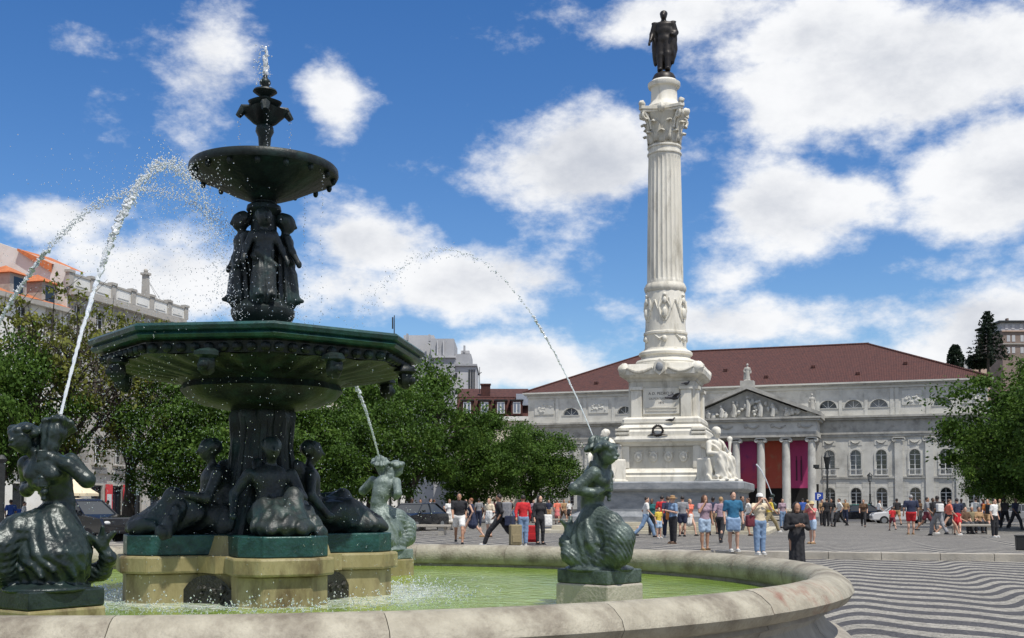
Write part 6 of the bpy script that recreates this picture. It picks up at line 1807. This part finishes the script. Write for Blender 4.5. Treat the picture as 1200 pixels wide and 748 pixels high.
def person(x, y, h, face, pose, top, bottom, hair, label, skin=0, shoes='black', sleeve=.75, bot='trousers', hat=None, z=PLAT, build=1.0, res=.02, group=GP, loc=None, female=False, longhair=False):
    p = loc if loc is not None else on_ground(x, y, z)
    t = thing('person', label, 'person', p, face, group)
    k = h / 1.75; w = build
    st = {'walk': .30, 'stride': .42}.get(pose, .0); lean = -.03 if st else 0
    sit = pose in ('sit',)
    hz = .50 if sit else .93
    dz = hz - .93
    J = {}
    for s, sg in (('l', 1), ('r', -1)):
        hip = (sg * .095, 0, hz)
        if sit: kn, an = (sg * .13, -.44, .50), (sg * .12, -.42, .09)
        else:
            f = -st * sg
            kn = (sg * .10, f * .75 - (.05 if st else .0), .50 + (.02 if st and sg < 0 else 0)); an = (sg * .09, f * 1.25 + (.12 if (st and f > 0) else 0), .09 + (.07 if (st and f > 0) else 0))
            if pose == 'stand' and sg > 0: kn = (.11, -.04, .50); an = (.12, .0, .09)
        J[s] = (hip, kn, an)
        sh = (sg * .19 * w, lean, 1.43 + dz)
        el, ha = (sg * .25 * w, .03, 1.15 + dz), (sg * .25 * w, -.06, .90 + dz)
        if st: el, ha = (sg * .24, .10 * sg + .02, 1.16), (sg * .23, .14 * sg - .14, .96)
        if pose == 'phone': el, ha = (sg * .27, -.02, 1.15), (sg * .05, -.28, 1.22)
        if pose == 'photo': el, ha = (sg * .30, -.16, 1.32), (sg * .08, -.24, 1.58)
        if pose == 'face' and sg < 0: el, ha = (-.26, -.14, 1.22), (-.05, -.14, 1.52)
        if pose == 'hold' and sg > 0: el, ha = (.27, 0, 1.14), (.16, -.27, 1.12)
        if pose == 'drag' and sg > 0: el, ha = (.29, .08, 1.17), (.32, .24, .95)
        if sit: el, ha = (sg * .25, -.05, 1.15 + dz), (sg * .14, -.30, .62)
        J['a' + s] = (sh, el, ha)
    J['neck'] = (0, lean, 1.49 + dz); hd = (0, lean - .02, 1.635 + dz)
    bo = Sculpt(res)
    def torso(s, g=0.):
        s.ell((0, lean, 1.30 + dz), (.165 * w + g, .105 * w + g, .19 + g), .06).ell((0, 0, 1.09 + dz), (.14 * w + g, .105 * w + g, .17 + g), .06)
        s.ell((0, lean, 1.42 + dz), (.19 * w + g, .075 + g, .07 + g), .05)
        if female: s.ell((.07, lean - .075, 1.29 + dz), (.065 + g, .06 + g, .065 + g), .03).ell((-.07, lean - .075, 1.29 + dz), (.065 + g, .06 + g, .065 + g), .03)
    def pelvis(s, g=0.): s.ell((0, .005, .95 + dz), (.165 * w + g, .12 * w + g, .13 + g), .05)
    torso(bo); pelvis(bo)
    bo.cap(J['neck'], hd, .055, .05, .02).ell(hd, (.076, .094, .118), .02).cap((0, hd[1] - .09, hd[2] - .01), (0, hd[1] - .11, hd[2] - .025), .013, .015, .01).ell((0, hd[1] - .06, hd[2] - .085), (.045, .04, .035), .02)
    for sg in (-1, 1): bo.ell((sg * .078, hd[1] + .01, hd[2] - .01), (.014, .025, .033), .008)
    for s in 'lr':
        hip, kn, an = J[s]
        bo.chain([hip, kn], [.088 * w, .056], .04).chain([kn, an], [.056, .036], .02).ell((kn[0], (kn[1] + an[1]) / 2 + .02, kn[2] * .62 + an[2] * .38), (.05, .056, .11), .03)
        bo.cap(an, (an[0], an[1] - .13, an[2] - .045), .038, .032, .02)
        sh, el, ha = J['a' + s]; e, q = np.array(el), np.array(ha); d = (q - e) / np.linalg.norm(q - e)
        bo.chain([sh, el, ha], [.052 * w, .040, .028], .025)
        pm = q + d * .05; bo.cap(ha, pm, .030, .034, .012)
        side = np.cross(d, [0, 1, 0.2]); side /= np.linalg.norm(side) + 1e-9
        for f in range(4): bo.cap(pm + side * (.024 - .016 * f), pm + side * (.026 - .017 * f) + d * (.07 - .008 * abs(f - 1.3)), .011, .009, .004)
        bo.cap(q + side * .02, q + side * .055 + d * .05, .013, .010, .008)
    S = (k, k, k)
    place('body', bo.mesh('body', SKINS[skin]), t, scale=S)
    # hair
    hm = HAIRS[hair]; hs = Sculpt(res); hs.ell((0, hd[1] + .022, hd[2] + .035), (.086, .092, .098), .02)
    if longhair: hs.chain([(0, hd[1] + .07, hd[2] + .02), (0, hd[1] + .09, hd[2] - .15), (.02, .11, hd[2] - .36)], [.085, .085, .06], .03).cap((.07, hd[1] + .0, hd[2] + .02), (.10, hd[1] + .03, hd[2] - .26), .035, .03, .02).cap((-.07, hd[1], hd[2] + .02), (-.10, hd[1] + .03, hd[2] - .26), .035, .03, .02)
    place('hair', hs.mesh('hair', hm), t, scale=S)
    if hat:
        g = MB(); zc = hd[2] + .05
        if hat[0] == 'cap': g.lathe([(.10, zc), (.10, zc + .05), (.07, zc + .10), (.01, zc + .115)], 14, 0, hd[1]); g.box(-.07, .07, hd[1] - .19, hd[1] - .08, zc, zc + .012)
        else: g.lathe([(.19, zc - .01), (.19, zc + .005), (.10, zc + .02), (.095, zc + .09), (.01, zc + .11)], 16, 0, hd[1])
        place('hat', g.mesh('hat', cloth(hat[1], CL[hat[1]]), smooth=True), t, scale=S)
    if top:
        ts = Sculpt(res); torso(ts, .018); ts.ell((0, .003, .99 + dz), (.165 * w + .016, .12 * w + .016, .10), .04)
        for s in 'lr':
            sh, el, ha = [np.array(v, float) for v in J['a' + s]]
            if sleeve <= 1: ts.cap(sh, sh + (el - sh) * sleeve, .068 * w, .060, .03)
            else: ts.chain([sh, el, el + (ha - el) * (sleeve - 1)], [.068 * w, .056, .044], .03)
        place('top', ts.mesh('top', cloth(top, CL[top]), noise=(.008, 32)), t, scale=S)
    if bottom:
        bs = Sculpt(res); pelvis(bs, .022)
        if bot in ('trousers', 'shorts', 'tight'):
            fr = {'trousers': 1.9, 'shorts': .62, 'tight': 1.88}[bot]; ex = .012 if bot == 'tight' else .028
            for s in 'lr':
                hip, kn, an = [np.array(v, float) for v in J[s]]
                if fr <= 1: bs.cap(hip, hip + (kn - hip) * fr, .088 * w + ex, .078 + ex, .03)
                else: bs.chain([hip, kn, kn + (an - kn) * (fr - 1)], [.088 * w + ex, .060 + ex, .046 + ex], .03)
        else:
            hem = {'skirt': .52, 'dress': .50, 'long': .14}[bot]
            if sit: bs.cap((0, -.05, .52), (0, -.42, .46), .17, .18, .05)
            else: bs.cap((0, 0, .98), (0, st * .1, hem + .12), .14 * w, .20 if bot != 'long' else .19, .05, (.012, 'ang', 9, 0))
            if bot in ('dress', 'long'): torso(bs, .02)
        place('bottom' if bot not in ('dress', 'long') else 'dress', bs.mesh('bottom', cloth(bottom, CL[bottom]), noise=(.008, 32)), t, scale=S)
    for s in 'lr':
        an = J[s][2]; g = MB()
        g.blob((an[0], an[1] - .055, an[2] - .042), (.05, .135, .046), 9, 7); g.box(an[0] - .045, an[0] + .045, an[1] - .18, an[1] + .07, an[2] - .088, an[2] - .06)
        place('shoe', g.mesh('shoe', M_SHOE[shoes], smooth=True), t, scale=S)
    return t


def rel(t, x, y, z): 
    c, s = math.cos(t.rotation_euler.z), math.sin(t.rotation_euler.z)
    return Vector((t.location.x + x * c - y * s, t.location.y + x * s + y * c, t.location.z + z))


def bag(t, off, size, col, label, name='handbag', strap=None, cat='bag'):
    b = thing(name, label, cat, rel(t, *off), t.rotation_euler.z, 'bags people carry')
    s = Sculpt(.02); s.box((0, 0, 0), (size[0] / 2 - .03, size[1] / 2 - .02, size[2] / 2 - .03), .035, .02); s.ell((0, -size[1] * .35, -size[2] * .12), (size[0] * .4, size[1] * .3, size[2] * .3), .04)
    place('pouch', s.mesh('pouch', cloth(col, CL[col]), noise=(.006, 30)), b)
    if strap:
        g = MB(); g.tube([tuple(Vector(q) - Vector(off)) for q in strap], .013, 5); g.build('strap', cloth(col, CL[col]), b)
    return b


def suitcase(p, rz, col, label, h=.68, w=.44):
    t = thing('suitcase', label, 'suitcase', p, rz, 'rolling suitcases')
    g = MB(); g.box(-w / 2, w / 2, -.13, .13, .06, h); g.build('shell', cloth(col, CL[col]), t, bevel=.04)
    g = MB(); g.box(-w / 2 + .05, w / 2 - .05, -.155, -.13, .15, h * .55); g.build('pocket', cloth(col, CL[col]), t, bevel=.02)
    g = MB(); g.tube([(-.12, .1, h - .02), (-.12, .14, h + .35), (.12, .14, h + .35), (.12, .1, h - .02)], .012, 5); g.build('handle', M_IRON, t)
    for sx in (-1, 1):
        g = MB(); g.tube([(sx * (w / 2 - .05), .08, .05), (sx * (w / 2 - .05), .11, .05)], .05, 8); g.build('wheel', M_TYRE, t)


R90 = PI / 2
# ---- left group
a = person(538, 638, 1.80, .1, 'walk', 'black', 'white', 'dark', 'man in black t-shirt and white shorts walking towards the camera', 1, 'black', bot='shorts', build=1.12)
g = MB(); g.blob((0, -.135, 1.33), (.07, .012, .05), 8, 6); q = g.build('chest_print', cloth('teal', CL['teal']), a); 
person(553, 631.5, 1.66, -R90 - .3, 'walk', None, 'navy', 'red', 'red-haired woman in a short navy dress walking among the crowd', 0, 'tan', bot='dress', female=True)
a = person(573.5, 629.5, 1.66, -.6, 'hold', 'cream', 'white', 'fair', 'person in cream top and white shorts holding a paper bag', 0, 'brown', bot='shorts'); bag(a, (.2, -.3, .95), (.26, .14, .36), 'white', 'white paper bag held by the person in cream', 'shopping_bag')
a = person(586, 640, 1.75, -R90 - .2, 'stride', 'black', 'black', 'dark', 'person all in black striding left with a large backpack', 1, 'white', sleeve=1.3, bot='trousers'); bag(a, (0, .24, 1.22), (.36, .24, .52), 'grey', 'grey backpack on the striding person in black', 'backpack', None, 'backpack'); bag(a, (-.05, .34, .86), (.50, .26, .34), 'navy', 'big navy duffel bag carried by the striding person in black', 'duffel_bag')
a = person(613, 639.5, 1.73, PI + .3, 'drag', 'red', 'denim', 'dark', 'person in red jacket and jeans pulling a striped suitcase', 1, 'white', sleeve=1.8)
suitcase(on_ground(604, 641, PLAT), .3, 'khaki', 'tall olive suitcase beside the person in the red jacket', .74, .40)
suitcase(on_ground(622.5, 637.5, PLAT), -.2, 'red', 'large red suitcase between two travellers', .66, .50)
a = person(632.5, 638.5, 1.72, .5, 'stand', 'black', 'black', 'dark', 'long-haired woman in black dress and leggings beside the red suitcase', 0, 'black', bot='tight', female=True, longhair=True, sleeve=1.6); bag(a, (.30, -.05, .85), (.30, .12, .40), 'white', 'white carrier bag held beside the red suitcase', 'shopping_bag')
for (x, y, h, f, ps, tp, bt, hr, lb, bo, fm) in (
        (515, 620.5, 1.68, .2, 'sit', 'white', 'pink', 'dark', 'woman in white blouse sitting on the left bench', 'skirt', True),
        (526.5, 621, 1.68, .5, 'stand', 'white', 'white', 'brown', 'woman all in white standing beside the left bench', 'trousers', True),
        (521, 619.5, 1.74, -.3, 'sit', 'navy', 'tan', 'dark', 'man in navy sitting next to the woman in white', 'shorts', False),
        (504, 617, 1.75, R90, 'stand', 'white', 'black', 'dark', 'man in white shirt at the left end of the crowd', 'trousers', False),
        (508.5, 616, 1.72, 2.4, 'stand', 'dgrey', 'black', 'brown', 'person in grey top at the left end of the crowd', 'trousers', False),
        (561, 617, 1.74, PI, 'stand', 'grey', 'navy', 'dark', 'man in grey top seen from behind under the trees', 'trousers', False),
        (545, 617, 1.7, 1.0, 'walk', 'dgrey', 'black', 'brown', 'dark figure walking in the shade left of the woman in navy', 'trousers', False),
        (600, 614, 1.72, -R90, 'walk', 'black', 'denim', 'dark', 'far person in jeans behind the backpack traveller', 'trousers', False),
        (625, 613, 1.70, .6, 'stand', 'mauve', 'dgrey', 'brown', 'far woman in mauve between the travellers', 'trousers', True),
        (653, 614.5, 1.70, PI, 'walk', 'coral', 'pink', 'brown', 'distant woman in a coral outfit left of the triton', 'skirt', True),
        (660.5, 614, 1.72, .4, 'walk', 'tan', 'brown', 'dark', 'distant person in tan top beside the coral outfit', 'shorts', False),
        (590, 606, 1.72, .4, 'walk', 'navy', 'dgrey', 'dark', 'tiny far figure in navy below the trees', 'trousers', False)):
    person(x, y, h, f, ps, tp, bt, hr, lb, bot=bo, female=fm, skin=rng.choice([0, 0, 1]), res=.026)
# ---- far left
person(12, 627, 1.78, PI + .3, 'walk', 'rblue', 'navy', 'dark', 'man in blue polo shirt walking behind the dark triton', 1, 'white', bot='shorts', z=.05)
a = person(27, 626, 1.70, R90 + .3, 'walk', 'white', 'navy', 'brown', 'person in white top with blue bag behind the dark triton', 0, 'white', bot='shorts', z=.05); bag(a, (.1, .22, 1.1), (.30, .2, .4), 'rblue', 'bright blue backpack behind the dark triton', 'backpack', None, 'backpack')
person(126, 622, 1.66, -.8, 'stand', 'white', 'pink', 'dark', 'woman in white top in front of the red shop panel', 1, 'white', bot='skirt', female=True, z=.15)
t = thing('planter', 'terracotta planter box at the far left behind the dark triton', 'planter', on_ground(22, 628, .05), .2); g = MB(); g.box(-.9, .9, -.35, .35, 0, .75, taper=-.06); g.build('box', pmat('terracotta', (.34, .12, .06), (.42, .16, .09), scale=4, rough=.9), t, bevel=.03); g = MB(); g.box(-.86, .86, -.31, .31, .7, .77); g.build('soil', M_BARK, t)
# ---- at the foot of the column
a = person(776, 628.5, 1.78, PI - .3, 'stand', 'red', 'dgrey', 'dark', 'man in dark red shirt standing left of the column group', 0, 'white', z=PLAT)
person(772, 631, 1.28, .6, 'stand', 'yellow', 'ldenim', 'dark', 'child in a yellow top beside the man in dark red', 0, 'white', bot='shorts', sleeve=.6)
person(783, 630, 1.74, PI, 'walk', 'navy', 'navy', 'brown', 'person in navy with back turned at the foot of the column', 0, 'white')
a = person(789, 637.5, 1.70, -R90 + .4, 'phone', 'denim', 'black', 'fair', 'woman in tan sun hat and black trousers looking at her phone', 0, 'brown', hat=('brim', 'tan'), female=True); bag(a, (-.26, .02, 1.0), (.34, .14, .28), 'orange', 'tan leather shoulder bag on the woman in the sun hat', strap=((-.26, .0, 1.12), (-.12, -.02, 1.45)))
# ---- right group
a = person(826, 645.5, 1.70, .35, 'face', 'mauve', 'ldenim', 'brown', 'girl with long brown hair and denim shorts, hand at her face', 1, 'tan', bot='shorts', female=True, longhair=True, sleeve=.5)
a = person(845, 636.5, 1.68, PI - .4, 'walk', 'mauve', 'black', 'fair', 'fair-haired woman in pale top and black trousers walking away', 0, 'black', female=True)
a = person(859.5, 646.5, 1.80, .15, 'stand', 'blue', 'ldenim', 'dark', 'man in teal blue t-shirt and pale denim shorts', 0, 'white', bot='shorts', build=1.1); bag(a, (-.1, -.26, .82), (.40, .14, .36), 'denim', 'blue cloth bag held by the man in teal', strap=((-.1, -.26, 1.0), (-.22, -.08, .95)))
person(869, 628, 1.78, .7, 'walk', 'dgrey', 'grey', 'dark', 'man in dark tee half hidden behind the man in teal', 1, 'brown', bot='shorts')
a = person(890.5, 650, 1.70, .3, 'photo', 'cream', 'denim', 'dark', 'woman in white cap and wide blue jeans taking a picture', 0, 'white', bot='trousers', build=1.05, hat=('cap', 'white'), female=True, longhair=True); bag(a, (-.30, .0, .95), (.24, .12, .32), 'maroon', 'dark red handbag of the woman in denim')
g = MB()
person(902, 624, 1.75, R90 + .2, 'stride', 'yellow', 'khaki', 'dark', 'woman in yellow shirt and khaki trousers striding right', 1, 'white', sleeve=1.2)
a = person(933, 0, 1.67, .1, 'phone', 'black', 'black', 'dark', 'woman in loose black clothes reading her phone behind the basin', 1, 'black', bot='long', female=True, longhair=True, sleeve=1.7, loc=Vector((333 / F_PX * 25.5, 25.5, 0)), build=1.12, res=.018)
t = thing('mobile_phone', 'dark phone in the hands of the woman in black', 'phone', rel(a, 0, -.30, 1.20), a.rotation_euler.z); g = MB(); g.cbox((0, 0, .05), (.075, .012, .15)); g.build('case', M_BLACKP, t)
person(952, 637.5, 1.50, -R90 + .5, 'photo', 'pink', 'ldenim', 'fair', 'girl in pink top and pale sun hat taking a picture', 0, 'tan', bot='shorts', hat=('brim', 'straw'), female=True)
for (x, y, h, f, ps, tp, bt, hr, lb, bo, fm) in (
        (963.5, 616, 1.72, .5, 'stand', 'tan', 'black', 'dark', 'person in tan top at the left of the far group by the parking sign', 'trousers', True),
        (969, 617, 1.78, PI, 'stand', 'black', 'black', 'dark', 'man all in black in the far group by the parking sign', 'trousers', False),
        (974.5, 616.5, 1.74, -.5, 'walk', 'black', 'dgrey', 'dark', 'person in black and grey right of the man all in black', 'trousers', False),
        (984.5, 617.5, 1.75, -R90, 'walk', 'white', 'black', 'dark', 'person in white shirt and black trousers before the taxi', 'trousers', False),
        (1012, 618, 1.68, -.3, 'walk', 'brown', 'black', 'brown', 'woman in brown top and black leggings walking by the lamp', 'tight', True),
        (1046, 622, 1.25, PI, 'walk', 'red', 'maroon', 'dark', 'child in bright red before the white car', 'shorts', False),
        (1051.5, 616.5, 1.76, PI, 'walk', 'black', 'tan', 'dark', 'person in black right behind the child in red', 'shorts', False)):
    person(x, y, h, f, ps, tp, bt, hr, lb, bot=bo, female=fm, skin=rng.choice([0, 0, 1]), res=.026)
person(1068, 626.5, 1.84, PI - .1, 'stand', 'navy', 'red', 'grey', 'big man in navy t-shirt and red shorts seen from behind', 0, 'tan', bot='shorts', build=1.25)
person(1086, 623.5, 1.76, R90 - .4, 'walk', 'grey', 'maroon', 'dark', 'man in grey tee and maroon shorts stepping right', 1, 'black', bot='shorts')
person(1093.5, 621, 1.74, .4, 'stand', 'black', 'dgrey', 'dark', 'person in black in the shade behind the man in grey tee', 2, 'black')
a = person(1099.5, 628, 1.78, PI + .3, 'walk', 'black', 'grey', 'dark', 'man in black top and grey trousers with a white bag', 2, 'black'); bag(a, (.05, .2, 1.25), (.30, .18, .36), 'white', 'white backpack on the man in grey trousers', 'backpack', None, 'backpack')
person(1112, 627.5, 1.64, R90, 'stride', 'coral', 'black', 'brown', 'woman in coral top and black skirt leaning forward', 0, 'white', bot='skirt', female=True)
person(1122, 627, 1.68, PI - .3, 'walk', 'navy', 'red', 'dark', 'woman in navy top and bright red skirt', 0, 'black', bot='skirt', female=True)
for (x, y, h, f, ps, tp, bt, hr, lb, bo, fm) in (
        (1131, 625.5, 1.70, .2, 'sit', 'brown', 'dgrey', 'dark', 'person in brown sitting at the left of the shaded bench', 'trousers', False),
        (1139, 625, 1.72, -.2, 'sit', 'khaki', 'black', 'grey', 'grey-haired person in khaki sitting on the shaded bench', 'trousers', False),
        (1147, 625, 1.70, .3, 'sit', 'tan', 'black', 'dark', 'person in tan top sitting at the right of the shaded bench', 'trousers', True),
        (1144, 621, 1.76, PI, 'stand', 'white', 'grey', 'dark', 'person in long white shirt standing behind the shaded bench', 'trousers', False),
        (1158, 624, 1.66, -.6, 'walk', 'orange', 'tan', 'brown', 'woman in orange top under the right tree', 'shorts', True),
        (1178, 619, 1.74, PI, 'walk', 'dgrey', 'black', 'dark', 'dark figure walking away left of the tree trunk', 'trousers', False),
        (1190, 621, 1.72, .4, 'walk', 'navy', 'black', 'brown', 'shaded figure in navy near the right edge', 'trousers', False)):
    person(x, y, h, f, ps, tp, bt, hr, lb, bot=bo, female=fm, skin=rng.choice([0, 1, 2]), res=.026)
a = person(1165.5, 630, 1.64, .6, 'stand', 'white', 'black', 'dark', 'person in white top and black trousers with a dark backpack', 0, 'white'); bag(a, (0, .22, 1.2), (.30, .2, .4), 'black', 'black backpack near the right tree trunk', 'backpack', None, 'backpack')

# ---- more of the crowd, further off
for (x, y, h, f, ps, tp, bt, hr, lb, bo, fm) in (
        (757, 630, 1.72, R90, 'walk', 'white', 'denim', 'dark', 'person in white tee and jeans passing right of the grey triton', 'trousers', False),
        (764, 627, 1.66, -.4, 'stand', 'teal', 'black', 'brown', 'woman in teal top left of the man in dark red', 'trousers', True),
        (800, 629, 1.76, PI, 'stand', 'grey', 'navy', 'dark', 'man in grey tee and navy shorts before the pedestal steps', 'shorts', False),
        (808, 628, 1.64, .5, 'walk', 'coral', 'white', 'fair', 'fair woman in coral top and white skirt before the pedestal', 'skirt', True),
        (836, 627.5, 1.74, PI, 'walk', 'navy', 'khaki', 'dark', 'man in navy and khaki shorts behind the girl with long hair', 'shorts', False),
        (878, 626, 1.70, -R90, 'walk', 'white', 'dgrey', 'brown', 'woman in white top left of the woman with the white cap', 'trousers', True),
        (917, 619, 1.72, .3, 'stand', 'mauve', 'denim', 'brown', 'far woman in mauve and jeans before the portico', 'trousers', True),
        (941, 616, 1.76, PI, 'walk', 'rblue', 'dgrey', 'dark', 'far man in bright blue behind the woman in black', 'trousers', False),
        (946, 614, 1.70, R90, 'walk', 'cream', 'brown', 'fair', 'far person in cream beside the man in bright blue', 'trousers', True),
        (991, 613, 1.74, -.5, 'stand', 'tan', 'navy', 'dark', 'far person in tan beside the taxi', 'trousers', False),
        (1030, 613, 1.70, R90, 'walk', 'white', 'black', 'dark', 'far person in white between the lamp and the white car', 'trousers', False),
        (1078, 615, 1.72, .6, 'stand', 'brown', 'dgrey', 'brown', 'far person in brown right of the big man', 'trousers', True),
        (1105, 617, 1.70, PI, 'stand', 'black', 'white', 'dark', 'person in black tee and white trousers under the tree edge', 'trousers', False),
        (1127, 617, 1.74, -.3, 'stand', 'grey', 'black', 'dark', 'person in grey under the right tree behind the red skirt', 'trousers', False),
        (1152, 617, 1.70, .8, 'walk', 'maroon', 'denim', 'brown', 'woman in maroon and jeans behind the shaded bench', 'trousers', True),
        (1172, 616, 1.72, -.7, 'stand', 'cream', 'navy', 'fair', 'person in cream top near the right tree trunk', 'trousers', False),
        (482, 621, 1.74, R90, 'stand', 'black', 'dgrey', 'dark', 'person in black beside the dark parked car', 'trousers', False),
        (493, 619, 1.68, -.4, 'stand', 'grey', 'denim', 'brown', 'woman in grey and jeans left of the first bench', 'trousers', True),
        (531, 613, 1.72, PI, 'walk', 'maroon', 'black', 'dark', 'far person in maroon behind the woman in white', 'trousers', False),
        (567, 612, 1.74, .5, 'walk', 'white', 'navy', 'dark', 'far man in white tee behind the person in cream', 'trousers', False),
        (580, 611, 1.70, -R90, 'walk', 'pink', 'denim', 'brown', 'far woman in pink left of the backpack traveller', 'trousers', True),
        (643, 612, 1.72, .2, 'stand', 'navy', 'tan', 'dark', 'far man in navy right of the woman in black dress', 'shorts', False),
        (667, 611, 1.66, PI, 'walk', 'white', 'black', 'fair', 'far fair-haired woman in white beside the triton back', 'skirt', True)):
    person(x, y, h, f, ps, tp, bt, hr, lb, bot=bo, female=fm, skin=rng.choice([0, 0, 1, 2]), res=.028)

# ---- pigeons
def pigeon(p, rz, label, flying):
    t = thing('pigeon', label, 'bird', p, rz, 'pigeons near the column')
    s = Sculpt(.012); s.ell((0, 0, .10), (.065, .15, .07), .02).cap((0, -.11, .13), (0, -.16, .19), .04, .032, .02).ell((0, -.175, .205), (.032, .04, .034), .01).cap((0, -.21, .20), (0, -.235, .195), .010, .005, .005).cap((0, .13, .10), (0, .27, .09), .045, .03, .02)
    place('body', s.mesh('body', pmat('pigeon_grey', (.03, .03, .035), (.07, .07, .08), scale=20, rough=.7)), t)
    for sg in (-1, 1):
        g = MB()
        if flying: g.add([(sg * .05, -.07, .14), (sg * .22, -.10, .24), (sg * .38, .02, .20), (sg * .24, .08, .19), (sg * .05, .08, .13), (sg * .05, -.07, .125), (sg * .22, -.10, .225), (sg * .38, .02, .19), (sg * .24, .08, .175), (sg * .05, .08, .115)], [(0, 1, 2, 3, 4), (9, 8, 7, 6, 5)])
        else: g.blob((sg * .06, .04, .11), (.02, .14, .05), 7, 6)
        g.build('wing', pmat('pigeon_wing', (.02, .02, .024), rough=.8), t)
    if not flying:
        for sg in (-1, 1): g = MB(); g.tube([(sg * .03, 0, .05), (sg * .03, 0, 0)], .008, 4); g.build('leg', M_BARK, t)
pigeon(at(790, 470, 33), 1.9, 'dark pigeon flying in front of the column inscription', True)
pigeon(CC + sq(.55, -2.12, 5.77), 1.2, 'small dark pigeon perched on the pedestal ledge', False)
pigeon(CC + sq(1.3, -1.98, 7.62), 2.0, 'small dark pigeon on the right pilaster cap of the pedestal', False)
